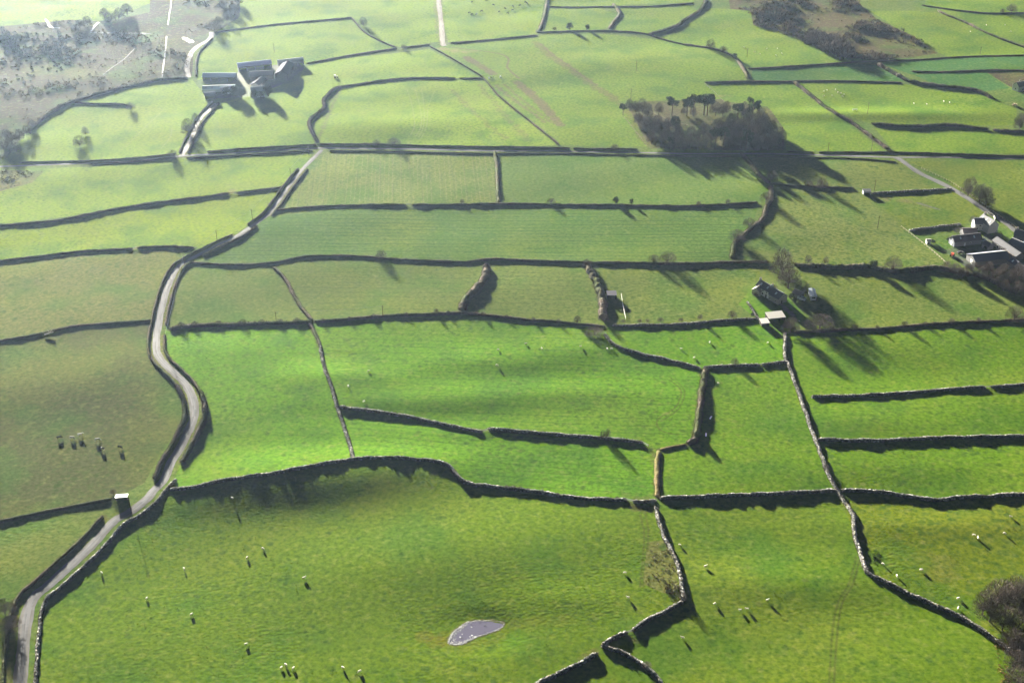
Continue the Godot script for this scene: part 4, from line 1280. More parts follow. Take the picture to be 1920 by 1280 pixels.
	stroke([46.7, -379.9, 47.8, -378.1, 50, -375.5], 3, Color(0.12, 0.1, 0.05), 0.5, 1)
	stroke([-194.3, -806.5, -192.7, -810], 6, Color(0.19, 0.155, 0.07), 0.8, 1)
	stroke([-239.7, -721.3, -236.9, -723.5], 6, Color(0.19, 0.155, 0.07), 0.7, 1)
	stroke([-70.1, -787.3, -68.7, -782.2], 5, Color(0.1, 0.14, 0.03), 0.7, 1)
	stroke([-25.5, -374.7, -19, -372.3, -8.5, -377.7, 0, -386, 21.7, -387.2], 7, Color(0.12, 0.13, 0.02), 0.35, 2)
	stroke([-34.2, -379, -27.8, -377.7, -26.6, -380.7], 8, Color(0.13, 0.1, 0.02), 0.35, 2)
	stroke([-199.6, -626.7, -205, -644.8, -205, -691.1, -202.1, -700.3], 2, Color(0.19, 0.155, 0.07), 0.4, 1)
	stroke([-201.4, -689.7, -198.9, -657.4, -195.5, -632.9], 3.5, Color(0.12, 0.13, 0.05), 0.5, 1.5)
	stroke([143.3, -996.2, 178.1, -996.7], 6, Color(0.19, 0.155, 0.07), 0.3, 2)
	stroke([106.9, -967.3, 117.2, -951.9, 125.2, -940.8, 136.1, -934.5], 2, Color(0.16, 0.14, 0.1), 0.8, 0.2)
	stroke([251.3, -953.8, 266.9, -948.7, 304.7, -965.3], 0.6, Color(0.03, 0.06, 0.012), 0.3, 0.1)
	stroke([179.3, -429.3, 188.1, -422.4, 176.6, -413.8], 12, Color(0.13, 0.12, 0.03), 0.3, 4)
	stroke([148.9, -666.5, 158.4, -649.2, 161.9, -635.1, 154.3, -626.7], 4, Color(0.13, 0.12, 0.11), 0.7, 0.5)
	stroke([249.3, -799, 271.5, -793.6, 278.9, -787.7], 7, Color(0.13, 0.11, 0.06), 0.4, 2)
	stroke([274.7, -791.9, 286.3, -781.9], 2.5, Color(0.12, 0.115, 0.12), 0.8, 0.2)
	stroke([-147.7, -897.5, -146, -903.5, -141.9, -1022], 3, Color(0.11, 0.1, 0.055), 0.4, 1)
	stroke([-238.9, -868.1, -240.1, -980.4], 6, Color(0.11, 0.11, 0.05), 0.35, 1)
	stroke([-79.6, -1348.9, -69, -1200.5, -61.7, -1129.5], 10, Color(0.13, 0.12, 0.06), 0.4, 1)
	fill(PackedVector2Array([Vector2(60.5, -437.2), Vector2(67.7, -438.4), Vector2(70.6, -418), Vector2(69.5, -404.1), Vector2(63.5, -404.1), Vector2(55.5, -409.7), Vector2(57.5, -424.9)]), Color(0.115, 0.118, 0.035))
	speckle(F.pond, 420, 0.6, 1.7, Color(0.035, 0.070, 0.012), 0.55)
	speckle(F.pond, 210, 0.5, 1.5, Color(0.15, 0.15, 0.05), 0.4)
	speckle(F.lower_right, 380, 0.6, 1.7, Color(0.035, 0.070, 0.012), 0.55)
	speckle(F.lower_right, 190, 0.5, 1.5, Color(0.15, 0.15, 0.05), 0.4)
	speckle(F.rough, 520, 0.6, 1.7, Color(0.035, 0.070, 0.012), 0.55)
	speckle(F.rough, 260, 0.5, 1.5, Color(0.15, 0.15, 0.05), 0.4)
	speckle(F.lane_green, 160, 0.6, 1.7, Color(0.035, 0.070, 0.012), 0.55)
	speckle(F.lane_green, 80, 0.5, 1.5, Color(0.15, 0.15, 0.05), 0.4)
	speckle(F.ridged, 260, 0.6, 1.7, Color(0.035, 0.070, 0.012), 0.55)
	speckle(F.ridged, 130, 0.5, 1.5, Color(0.15, 0.15, 0.05), 0.4)
	speckle(F.strip_a, 120, 0.6, 1.7, Color(0.035, 0.070, 0.012), 0.55)
	speckle(F.strip_a, 60, 0.5, 1.5, Color(0.15, 0.15, 0.05), 0.4)
	speckle(F.strip_b, 120, 0.6, 1.7, Color(0.035, 0.070, 0.012), 0.55)
	speckle(F.strip_b, 60, 0.5, 1.5, Color(0.15, 0.15, 0.05), 0.4)
	speckle(F.strip_c, 160, 0.6, 1.7, Color(0.035, 0.070, 0.012), 0.55)
	speckle(F.strip_c, 80, 0.5, 1.5, Color(0.15, 0.15, 0.05), 0.4)
	speckle(F.corner, 120, 0.6, 1.7, Color(0.035, 0.070, 0.012), 0.55)
	speckle(F.corner, 60, 0.5, 1.5, Color(0.15, 0.15, 0.05), 0.4)
	speckle(F.wedge, 120, 0.6, 1.7, Color(0.035, 0.070, 0.012), 0.55)
	speckle(F.wedge, 60, 0.5, 1.5, Color(0.15, 0.15, 0.05), 0.4)
	speckle(F.black_shed, 160, 0.6, 1.7, Color(0.035, 0.070, 0.012), 0.55)
	speckle(F.black_shed, 80, 0.5, 1.5, Color(0.15, 0.15, 0.05), 0.4)
	speckle(F.cottage_east, 120, 0.6, 1.7, Color(0.035, 0.070, 0.012), 0.55)
	speckle(F.cottage_east, 60, 0.5, 1.5, Color(0.15, 0.15, 0.05), 0.4)
	speckle(F.tussock, 420, 0.6, 1.7, Color(0.035, 0.070, 0.012), 0.55)
	speckle(F.tussock, 210, 0.5, 1.5, Color(0.15, 0.15, 0.05), 0.4)
	speckle(F.cow, 200, 0.6, 1.7, Color(0.035, 0.070, 0.012), 0.55)
	speckle(F.cow, 100, 0.5, 1.5, Color(0.15, 0.15, 0.05), 0.4)
	speckle(F.olive, 160, 0.6, 1.7, Color(0.035, 0.070, 0.012), 0.55)
	speckle(F.olive, 80, 0.5, 1.5, Color(0.15, 0.15, 0.05), 0.4)
	speckle(F.streaked, 140, 0.6, 1.7, Color(0.035, 0.070, 0.012), 0.55)
	speckle(F.streaked, 70, 0.5, 1.5, Color(0.15, 0.15, 0.05), 0.4)
	speckle(F.paddock, 60, 0.6, 1.7, Color(0.035, 0.070, 0.012), 0.55)
	speckle(F.paddock, 30, 0.5, 1.5, Color(0.15, 0.15, 0.05), 0.4)
	stroke([-25.6, -376.8, -24.2, -381.6, -21.6, -384.9, -18.7, -387.6, -15, -388.7, -10.4, -388.9, -6, -388.6, -3.3, -387.3, -3.5, -385.9, -6, -383.4, -9.5, -381.6, -13.9, -379.5, -17.5, -377.1, -20, -375.6, -22.7, -375, -24.9, -375.6, -25.6, -376.8], 1.6, Color(0.11, 0.095, 0.05), 0.8, 0.5)
	stroke([-157.8, -473.5, -146.9, -474.8, -132.8, -479.1, -115.1, -482.4, -99, -487.4, -81.3, -493.2, -70.6, -495.5, -53.6, -495.9, -38.7, -494.7, -30.5, -491.9, -27, -486.3, -23.2, -480.2, -16.7, -477.7], 2.2, earth, 0.7, 0.5)
	stroke([-16.7, -477.7, -5, -476.1, 11.6, -472.9, 26.3, -468.6, 44.1, -466.7, 52.2, -466.3], 2.2, earth, 0.7, 0.5)
	stroke([56.2, -465.1, 61.1, -465.2, 65.7, -466.5], 2.2, earth, 0.7, 0.5)
	stroke([68.8, -467.8, 78.7, -468.9, 111.8, -471.2, 133.6, -472.7, 150.3, -474.4], 2.2, earth, 0.7, 0.5)
	stroke([153.8, -474.4, 170.2, -473.4, 185.5, -469.5, 195.7, -467.4, 209.9, -469, 246.9, -471.5], 2.2, earth, 0.7, 0.5)
	stroke([153.2, -617.6, 148.8, -592.3, 149, -577.6, 149.1, -553.4, 149, -534.8, 149.1, -516.5, 149.5, -498.6, 149.5, -486.1, 151.3, -474.4], 2.3, earth, 0.7, 0.5)
	stroke([151.3, -474.4, 152.3, -467.8, 154.5, -455.9, 152.1, -443.5, 151.7, -430.4, 151.9, -417.8, 154.7, -414.4], 2.3, earth, 0.7, 0.5)
	stroke([154.7, -414.4, 164.7, -405.6, 173.8, -398.3, 183.2, -390.6, 190.4, -381.1, 197.9, -369.7], 2.3, earth, 0.7, 0.5)
	stroke([155.6, -552.9, 180.6, -554.3, 204.8, -557.6, 228.9, -561.2, 247.9, -562.5], 2.2, earth, 0.7, 0.5)
	stroke([251.7, -562.9, 269.2, -565.1, 280.8, -566.2], 2.2, earth, 0.7, 0.5)
	stroke([151.2, -514.2, 179.8, -513.2, 206.7, -515.8, 229.2, -517.5, 250, -518.8, 264, -518.8], 2.2, earth, 0.7, 0.5)
	stroke([159.1, -620, 176.5, -621.6, 192.5, -622.3, 206.7, -622.4, 223.3, -625.2, 238.2, -627.6, 263.9, -629.5, 304.3, -632.4], 3.8, earth, 0.7, 0.5)
	stroke([57.4, -625.8, 74.7, -626.7, 96.9, -627.9, 117.7, -631.7, 139.9, -634.9], 2, earth, 0.7, 0.5)
	stroke([-112.6, -631.7, -97.5, -633.3, -81.6, -635.9, -67.4, -637.4, -51.2, -638.5, -36.8, -639.8, -28.6, -640.4], 3.6, earth, 0.7, 0.5)
	stroke([-28.6, -640.4, -11.3, -637.2, 9.1, -632.1, 24.3, -630.2, 38.4, -627.2, 52.2, -625], 3.4, earth, 0.7, 0.5)
	stroke([-193, -622, -184.2, -625.7, -159.5, -627.5, -139.5, -628.9, -123.6, -629.8, -114.3, -631.1], 4.4, earth, 0.7, 0.5)
	stroke([52.2, -615.3, 56.8, -604, 69.9, -595.8, 81.1, -591.3, 92.1, -586, 100.7, -581.1], 2.3, earth, 0.7, 0.5)
	stroke([103.7, -582.2, 114.7, -583.1, 132.9, -584], 2.2, earth, 0.7, 0.5)
	stroke([134.9, -584, 141, -585.6, 148.5, -587.3], 2.2, earth, 0.7, 0.5)
	stroke([103.6, -579.4, 99.6, -561.5, 95.7, -541.4, 92.4, -526, 90.1, -515.3, 86.2, -511.4], 4.8, earth, 0.7, 0.5)
	stroke([85.1, -511, 78.7, -509.4, 72.2, -507.3], 3.4, earth, 0.7, 0.5)
	stroke([71.6, -506, 70.1, -498.5, 68.2, -482.4, 67.1, -469], 4, earth, 0.7, 0.5)
	stroke([-11.4, -524.1, 5.3, -521.7, 21.1, -519.5, 47.3, -516.3, 63.6, -513.2], 2.2, earth, 0.7, 0.5)
	stroke([-87.8, -541.8, -68.5, -538.7, -50.4, -534.4, -32, -527.5, -15.4, -521.7], 2.2, earth, 0.7, 0.5)
	stroke([-105.8, -603.2, -100.9, -581.2, -93.3, -556.5, -88.7, -540.4, -85.8, -531.4, -80.3, -512.6, -76.4, -497], 2.1, earth, 0.7, 0.5)
	stroke([-115.3, -629.2, -110.7, -618, -106, -604.4], 3.2, earth, 0.7, 0.5)
	stroke([65.6, -460.5, 66.5, -445.3, 69.1, -432, 71.3, -420.4, 71.4, -408.9, 70.8, -400], 2.2, earth, 0.7, 0.5)
	stroke([70.2, -398.5, 64.3, -394.5, 53.5, -386.7, 49, -382.3], 2.2, earth, 0.7, 0.5)
	stroke([45.9, -380.8, 38.3, -375.9, 36, -373.6], 2.2, earth, 0.7, 0.5)
	stroke([33.6, -369, 27.1, -364.5, 18.6, -359, 10.9, -354.4, -2, -344.2], 2.2, earth, 0.7, 0.5)
	stroke([36.2, -373.3, 44.8, -369.1, 50.1, -364.6, 53.9, -360.7, 56.9, -355.2, 60.8, -344.1], 2.2, earth, 0.7, 0.5)
	stroke([-199, -703.9, -173.4, -700.9, -148.5, -703.7, -130.7, -711, -106.5, -712.4, -89.8, -711.1, -61.9, -706.8, -28.7, -703.7], 3.2, earth, 0.7, 0.5)
	stroke([-28.7, -703.7, -12.3, -707.6, 15.5, -705.7, 48.4, -702.8, 79, -702.1, 105.4, -702.1, 135.3, -704.1, 158.4, -704.1], 3.6, earth, 0.7, 0.5)
	stroke([174.3, -700.9, 197.6, -697.4, 219.3, -696.7, 236.3, -690.5, 257.2, -695.3, 270.8, -690.6, 286.3, -684, 296.1, -667], 5.8, earth, 0.7, 0.5)
	stroke([-157.9, -778, -140.6, -782.3, -114.9, -785.3, -71.9, -786.4], 3.2, earth, 0.7, 0.5)
	stroke([-67.2, -786.6, -36, -788.7, 4.7, -789.9, 61.2, -787.8, 114.7, -784.4, 165.9, -790.4], 3.2, earth, 0.7, 0.5)
	stroke([168.7, -878.1, 172.4, -859.5, 175.2, -839.6, 180, -823.8], 4.6, earth, 0.7, 0.5)
	stroke([179.6, -817.2, 176, -796.5, 170.7, -782.2, 165.4, -765.8, 154.8, -749.7, 142.7, -731.6, 137.1, -709.5], 4.6, earth, 0.7, 0.5)
	stroke([181.9, -821.9, 205, -817.9, 236.7, -815.4], 3.6, earth, 0.7, 0.5)
	stroke([248.3, -806.8, 268.4, -809.5, 290.2, -812.4, 303.9, -814.9], 2, earth, 0.7, 0.5)
	stroke([-12.6, -878.8, -10.7, -852.2, -10, -820.2, -9, -792.2], 4.2, earth, 0.7, 0.5)
	stroke([-146.5, -697.4, -136, -680.3, -129.5, -663.7, -121.7, -646.5, -114.4, -633.7], 3.6, earth, 0.7, 0.5)
	stroke([-15.7, -698, -16.1, -683.6, -22.1, -665.4, -27.2, -655.2, -28.7, -643.4], 6.8, earth, 0.7, 0.5)
	stroke([45.9, -698.5, 49.4, -683.7, 51.7, -668.6, 52.9, -651.4, 52.2, -634.3], 6.4, earth, 0.7, 0.5)
	stroke([-350.2, -751.1, -334.2, -755.2, -301.9, -763, -267.1, -781, -234.3, -794, -211.3, -800.2, -194.8, -805.7], 3.2, earth, 0.7, 0.5)
	stroke([-189.1, -806.5, -174.9, -811, -159.8, -815.8], 3.2, earth, 0.7, 0.5)
	stroke([-332.9, -702.9, -317.2, -705.3, -290.7, -712.3, -270.6, -718.8, -239.9, -722.1], 3.2, earth, 0.7, 0.5)
	stroke([-236.3, -722.7, -222.7, -724.8, -201.1, -723.5], 3.2, earth, 0.7, 0.5)
	stroke([-296.9, -603.4, -282.2, -609.4, -271.4, -612.9, -249, -623.6, -234.8, -626.7, -206, -632], 3.2, earth, 0.7, 0.5)
	stroke([-240.6, -447.1, -230.2, -451.5, -215.9, -457.2, -201.5, -462.3, -184.7, -467.7], 3, earth, 0.7, 0.5)
	stroke([-303.9, -857.3, -277.7, -860.2, -244.5, -867.1], 3, earth, 0.7, 0.5)
	stroke([-355.4, -861.2, -306.5, -862.4, -275.6, -867, -246.8, -874.1], 3, earth, 0.7, 0.5)
	stroke([-224.3, -878.5, -204.9, -883.5, -182, -887.8, -146.4, -893.7], 2.8, earth, 0.7, 0.5)
	stroke([-236.5, -866.2, -206.7, -872.4, -180.3, -877.2, -147.7, -882.8], 2.5, earth, 0.7, 0.5)
	stroke([-143.3, -894.8, -103.6, -895.2, -63.5, -890.8, -23.7, -888, 15.8, -886.2, 42.6, -885.2], 3, earth, 0.7, 0.5)
	stroke([45.4, -885.3, 71.1, -885.4, 92.7, -884.5], 2.8, earth, 0.7, 0.5)
	stroke([-134.8, -883.3, -102.4, -882.5, -50.9, -877.1, -13.7, -875.9], 2.5, earth, 0.7, 0.5)
	stroke([-11, -875.9, 39.1, -875.9, 89.9, -874.3, 128.7, -872.3, 169.9, -873.2], 2.3, earth, 0.7, 0.5)
	stroke([203.5, -880, 221.3, -878.8], 2.8, earth, 0.7, 0.5)
	stroke([226, -878.8, 251.1, -878.5, 277, -877.4, 304.9, -875.1, 339.8, -873.7, 390, -871.8], 2.8, earth, 0.7, 0.5)
	stroke([179.6, -872.9, 215.2, -869.8, 253.3, -866.3, 277.6, -859.8], 2.4, earth, 0.7, 0.5)
	stroke([-146.3, -899.6, -155.9, -929.2, -156.8, -945.1, -149.7, -968.1, -152.1, -987, -146.6, -1012.6, -141.5, -1018], 3.9, earth, 0.7, 0.5)
	stroke([-141.5, -1018, -113.1, -1031.4, -84.1, -1039.1, -48.2, -1040], 3.3, earth, 0.7, 0.5)
	stroke([-43.7, -1040, -25.6, -1039.7], 3.3, earth, 0.7, 0.5)
	stroke([-73.4, -1124, -49.9, -1085.7, -30.5, -1052.9, -23.8, -1039.7, -11.8, -1002], 2.6, earth, 0.7, 0.5)
	stroke([-11.8, -1002, 3, -965.4, 13.7, -941.8, 21.6, -923, 34.6, -892.8], 3.1, earth, 0.7, 0.5)
	stroke([-178.2, -1078.9, -150.5, -1096.7, -125.9, -1110.1, -104.4, -1121.1], 3.6, earth, 0.7, 0.5)
	stroke([-97.9, -1123.9, -86.6, -1126.3, -74.7, -1130.1], 3.3, earth, 0.7, 0.5)
	stroke([-55.6, -1134, -42.2, -1137.1, -9.8, -1145.5, 23.1, -1154.7], 3.9, earth, 0.7, 0.5)
	stroke([-276.7, -1164, -231.2, -1187, -202.2, -1195.9, -163.1, -1207.6, -154.3, -1210.5], 3.6, earth, 0.7, 0.5)
	stroke([-153.1, -1208.8, -137.3, -1168.2, -120.1, -1141.5, -104.7, -1124.1], 3, earth, 0.7, 0.5)
	stroke([23.8, -1167, 28.8, -1195.8, 32.8, -1235.8, 37.7, -1308.7], 4.4, earth, 0.7, 0.5)
	stroke([23.3, -1165.2, 49.6, -1168.9, 73, -1169.7, 99.1, -1167.9, 122, -1162.5, 136.8, -1147.9, 154.5, -1132], 3.6, earth, 0.7, 0.5)
	stroke([154.5, -1132, 181.3, -1116.4, 195.5, -1093.1, 198.4, -1063.6, 198.9, -1037.7], 4.7, earth, 0.7, 0.5)
	stroke([36.7, -1248.4, 60.2, -1246.3, 82.3, -1247.1, 104.6, -1245.2, 136.1, -1246.3, 179.5, -1258.3], 3.3, earth, 0.7, 0.5)
	stroke([100.1, -1254.8, 104.2, -1224.8, 97.4, -1200.2, 91.2, -1176.2], 5.2, earth, 0.7, 0.5)
	stroke([126.6, -1159.7, 153.7, -1182.2, 165.2, -1203.3, 183.3, -1234.1, 194.1, -1269.2], 5.2, earth, 0.7, 0.5)
	stroke([202.6, -1061, 238.8, -1066.7, 267.8, -1073.2, 297, -1079.7, 318.6, -1082.5], 3.4, earth, 0.7, 0.5)
	stroke([319.5, -1082.5, 355.2, -1088.7, 385.2, -1095.2, 419.5, -1099.6, 472.3, -1102.5], 3, earth, 0.7, 0.5)
	stroke([161.6, -1026.8, 196.4, -1030.1, 235.7, -1032.4], 3.8, earth, 0.7, 0.5)
	stroke([237.3, -1033.7, 262.8, -1033.6, 292.1, -1032.4, 325.8, -1029.7], 3.8, earth, 0.7, 0.5)
	stroke([236.6, -1030, 246.3, -989.7, 254.2, -953.8, 263.1, -937, 270.9, -907.6, 278.3, -882.5], 4.4, earth, 0.7, 0.5)
	stroke([278.6, -934.1, 309.1, -929.4, 337.5, -932.5, 365, -924.3], 3.9, earth, 0.7, 0.5)
	stroke([368.4, -922.2, 382.9, -920.4, 406.2, -917.3], 3.9, earth, 0.7, 0.5)
	stroke([317.6, -1074.6, 326.4, -1049.2, 334, -1032, 355.6, -1020, 380.4, -1008.9, 389, -990.7], 5.2, earth, 0.7, 0.5)
	stroke([341.9, -1056.7, 359.7, -1055.2, 383.1, -1057.1, 405.4, -1059.7, 456.8, -1058.9], 4.1, earth, 0.7, 0.5)
	stroke([404.5, -1251, 411.8, -1245.4, 435.7, -1232.7, 466, -1225, 518.1, -1230.5], 3.4, earth, 0.7, 0.5)
	stroke([414.7, -1232, 417.8, -1219.6, 430.7, -1194, 443.6, -1155.7, 472.8, -1103.9], 4.7, earth, 0.7, 0.5)
	stroke([-369.8, -921.5, -368.2, -938.6, -363.3, -963, -355, -982.1, -333, -1007, -311.7, -1026.5, -296.3, -1037, -274.9, -1041.8], 4.7, earth, 0.7, 0.5)
	stroke([-351.6, -980.9, -333.8, -978.4, -314.3, -977.6, -304.7, -973.3], 3, earth, 0.7, 0.5)
	stroke([-268.1, -1045.7, -275.3, -1082.5, -277.8, -1112.2, -274.2, -1146.2], 3.3, earth, 0.7, 0.5)
	stroke([259, -749.4, 274.9, -754, 293.6, -758.6], 1.9, earth, 0.7, 0.5)
	stroke([138.1, -654.3, 140, -641, 142.3, -631.3], 1.8, earth, 0.7, 0.5)
	stroke([-236.5, -981.5, -238.4, -959.4, -240.2, -935.8, -238.9, -902.8, -237.9, -876.1], 3, earth, 0.7, 0.5)
	stroke([-242, -985.3, -245.6, -963.5, -246.8, -935.7, -245.6, -900.4, -244.4, -877.1], 2.6, earth, 0.7, 0.5)
	stroke([-195.6, -352.5, -198.3, -362.4, -201.8, -375.8, -205.4, -390.8, -205.8, -403.4, -201.6, -412.4, -197.1, -422.3, -193.5, -430.3, -189.7, -440.6, -185.1, -455], 3, earth, 0.7, 0.5)
	stroke([-193.5, -353.1, -196.1, -363, -199.7, -376.3, -203.2, -391.1, -203.6, -403, -199.5, -411.5, -195.1, -421.3, -191.4, -429.4, -187.5, -439.9, -183.1, -453.9], 2.6, Color(0.13, 0.115, 0.045), 0.55, 0.6)
	stroke([-181.4, -347.8, -183.8, -355.8, -186.4, -365.6, -189.9, -378.8, -193.2, -392.7, -193.7, -401.2, -190.4, -407.2, -185.9, -417.2, -182.1, -425.6, -178, -436.7, -174.2, -449.4, -168.3, -456, -162.6, -465.8, -161.1, -471.6, -157.8, -480.7], 2, earth, 0.7, 0.5)
	stroke([-168, -482.1, -168, -495.8, -166.2, -507.6, -165.2, -521.8, -164.9, -532.2, -167.1, -542.4, -170.3, -551.6, -175.2, -561], 3.4, earth, 0.7, 0.5)
	stroke([-166.5, -481.9, -166.4, -495.7, -164.7, -507.4, -163.6, -521.7, -163.3, -532.3, -165.6, -542.8, -168.9, -552.2, -173.9, -561.9], 2.6, Color(0.13, 0.115, 0.045), 0.55, 0.6)
	stroke([-174.9, -561.2, -182.6, -571.2, -192.5, -583.9, -198.7, -596.5, -202.9, -613.6, -204.9, -626.1], 3, earth, 0.7, 0.5)
	stroke([-173.7, -562, -181.4, -572.1, -191.3, -584.7, -197.3, -597, -201.5, -613.9, -203.5, -626.3], 2.6, Color(0.13, 0.115, 0.045), 0.55, 0.6)
	stroke([-158.2, -495.1, -156.5, -506.5, -155.4, -521.3, -155.1, -533.1, -157.6, -545, -161.4, -555.5], 3.8, earth, 0.7, 0.5)
	stroke([-160, -495.2, -158.2, -506.7, -157.2, -521.4, -156.9, -532.9, -159.3, -544.5, -163, -554.8], 2.6, Color(0.13, 0.115, 0.045), 0.55, 0.6)
	stroke([-162.1, -555.2, -167.7, -565.9, -175.8, -576.5, -185.2, -588.5, -190.5, -599.3, -194.4, -615.4], 2.8, earth, 0.7, 0.5)
	stroke([-163.5, -554.6, -168.9, -565.1, -176.9, -575.5, -186.5, -587.7, -191.9, -598.8, -195.9, -615.1], 2.6, Color(0.13, 0.115, 0.045), 0.55, 0.6)
	stroke([-204.7, -626.1, -207.2, -644.4, -209.7, -670.2, -210.1, -689.2, -208.6, -701.3], 2.8, earth, 0.7, 0.5)
	stroke([-203.4, -626.3, -205.8, -644.6, -208.4, -670.3, -208.8, -689.1, -207.3, -700.9], 2.6, Color(0.13, 0.115, 0.045), 0.55, 0.6)
	stroke([-196.6, -627.3, -199, -645.3, -201.5, -670.8, -201.9, -688.9, -200.7, -699.1, -197.4, -705.2], 3, earth, 0.7, 0.5)
	stroke([-198, -627.1, -200.5, -645.2, -203, -670.7, -203.4, -688.9, -202.1, -699.5, -198.7, -706], 2.6, Color(0.13, 0.115, 0.045), 0.55, 0.6)
	stroke([-208.4, -701.3, -204.3, -709.4, -199.1, -716.9, -189.4, -731.2, -180.4, -742], 3, earth, 0.7, 0.5)
	stroke([-207.1, -700.9, -203.2, -708.7, -198, -716.2, -188.4, -730.4, -179.3, -741.3], 2.6, Color(0.13, 0.115, 0.045), 0.55, 0.6)
	stroke([-193, -712.7, -183.5, -726.8, -174.2, -738, -166.3, -753.6], 2.8, earth, 0.7, 0.5)
	stroke([-194, -713.4, -184.5, -727.5, -175.2, -738.7, -167.4, -754.1], 2.6, Color(0.13, 0.115, 0.045), 0.55, 0.6)
	stroke([-172.8, -756.6, -166.2, -772.3, -163.1, -789, -159.2, -818.2, -153.5, -849.6], 2.8, earth, 0.7, 0.5)
	stroke([-171.7, -756.1, -165.1, -771.9, -161.9, -788.8, -158, -818, -152.3, -849.3], 2.6, Color(0.13, 0.115, 0.045), 0.55, 0.6)
	stroke([-159.3, -770.2, -156, -787.9, -152.1, -817.1, -146.5, -848.1], 2.6, earth, 0.7, 0.5)
	stroke([-160.5, -770.5, -157.2, -788.1, -153.3, -817.3, -147.7, -848.3], 2.6, Color(0.13, 0.115, 0.045), 0.55, 0.6)
	M.map = ImageTexture.create_from_image(painted)
	var nt := noise_image(0.30, 2, MAP, MAP, 21)
	nt.convert(Image.FORMAT_RGBA8)
	await blotches(nt, 0.012, 4, 41, Color(0.5, 0.5, 0.5), [0.35, 0.75, 0.85], 1024)
	M.relief_t = ImageTexture.create_from_image(nt)
	var ns := noise_image(0.26, 3, MAP / 2, MAP, 22)
	ns.resize(MAP, MAP, Image.INTERPOLATE_CUBIC)
	ns.convert(Image.FORMAT_RGBA8)
	await blotches(ns, 0.014, 4, 42, Color(0.5, 0.5, 0.5), [0.3, 0.7, 0.9], 1024)
	M.relief_s = ImageTexture.create_from_image(ns)
	var gn := FastNoiseLite.new()
	gn.seed = 31
	gn.frequency = 0.05
	gn.fractal_octaves = 5
	gn.fractal_gain = 0.65
	var gr := Gradient.new()
	gr.offsets = PackedFloat32Array([0.15, 0.5, 0.85])
	gr.colors = PackedColorArray([Color(0.74, 0.80, 0.70), Color(0.9, 0.93, 0.88), Color(1, 1, 1)])
	var gt := NoiseTexture2D.new()
	gt.width = 1024; gt.height = 1024; gt.seamless = true; gt.noise = gn; gt.color_ramp = gr
	M.grain = gt
	lay_ground()

	# ---- roads, tracks and water
	ribbon("lane", "winding grey country lane", 5.2, 3.1, [-186.8, -346.1, -189.3, -354.3, -191.9, -364.1, -195.4, -377.4, -198.9, -391.8, -199.3, -402.2, -195.6, -409.6, -191.1, -419.5, -187.3, -427.8, -183.4, -438.5, -179.2, -452, -172.9, -459.3, -167.7, -468.2, -166.5, -473.3, -163.5, -481.5, -163.4, -495.4, -161.7, -507.1, -160.6, -521.6, -160.3, -532.6, -162.6, -543.6, -166.1, -553.5, -171.3, -563.5, -179.2, -573.8, -189, -586.2, -194.7, -597.9, -198.7, -614.5, -200.8, -626.7, -203.2, -644.9, -205.7, -670.5, -206.1, -689, -204.7, -700.2, -201, -707.4, -196, -714.8, -186.4, -728.9, -177.2, -740, -169.5, -755.1, -162.8, -771.2, -159.5, -788.5, -155.6, -817.7, -150, -848.8, -140.9, -885], 0.09, M.tarmac, 0.15)
	ribbon("cross_road", "straight narrow road crossing the middle distance", 2.6, 2.8, [-398.5, -852.8, -368.5, -854.5, -348.7, -856.1, -305.3, -858.3, -274.6, -863, -244, -870.1, -218.9, -874.7, -181, -882, -145.2, -887.8, -126.7, -888.5, -87, -886.8, -47.3, -883.2, -7.9, -880.7, 44.4, -880.2, 90.3, -879.4, 125.4, -877.4, 172.6, -878, 216.2, -874.8, 254.5, -871.3, 284.8, -868.2, 318.7, -868.7, 396.4, -867.9], 0.09, M.tarmac, 0.15)
	ribbon("farm_road", "road curving down past the farmhouse", 4.4, 5.2, [279.8, -868.4, 283, -861.6, 289.5, -842.5, 302.3, -821.2, 311, -800.7, 318.5, -778.3, 323.8, -765.2, 329.3, -740.5, 336.3, -712.5], 0.09, M.tarmac, 0.15)
	ribbon("farm_drive", "drive up to the far farm", 3.6, 3.6, [-241.5, -871, -241.5, -901.6, -244, -938, -241.9, -962.1, -239.1, -981.6], 0.09, M.track, 0.15)
	ribbon("pale_track", "pale muddy track running up from the field corner", 4.6, 4.2, [-60.6, -1126.3, -62.9, -1135.7, -67.2, -1195.4, -73.4, -1270.1, -78.4, -1348.9], 0.09, M.track, 0.15)
	ribbon("marsh_track", "shining wet track beside the marsh", 4.0, 5.0, [-273.8, -1043.1, -281.3, -1071.4, -284.8, -1104.7, -283.2, -1124.2, -276.3, -1144.8, -278.6, -1165.8], 0.09, M.track, 0.15)
	ribbon("marsh_stream", "thin shining stream through the marsh", 0.8, 0.96, [-295.3, -1038.3, -299.9, -1062.2, -305, -1090, -310.9, -1119.6, -318, -1154.2], 0.12, M.water, 0.24)
	ribbon("marsh_stream", "upper bend of the shining marsh stream", 0.9, 1.08, [-325, -1188.7, -328.4, -1208, -331, -1221.7, -336.4, -1251.8, -349, -1309.3], 0.12, M.water, 0.27)
	ribbon("marsh_ditch", "straight ditch along the far side of the marsh", 0.9, 1.08, [-392.1, -1166, -365.8, -1164.1, -334.3, -1162.6], 0.12, M.water, 0.27)
	ribbon("marsh_ditch", "short bright ditch rising from the far marsh ditch", 1.5, 1.7999999999999998, [-391.9, -1169, -392.6, -1182.4, -392.1, -1195.1], 0.12, M.water, 0.44999999999999996)
	ribbon("marsh_ditch", "faint diagonal ditch across the marsh", 0.4, 0.48, [-347.4, -1048.3, -344.7, -1070.2, -340.7, -1092.1, -338.4, -1120.1], 0.12, M.water, 0.12)
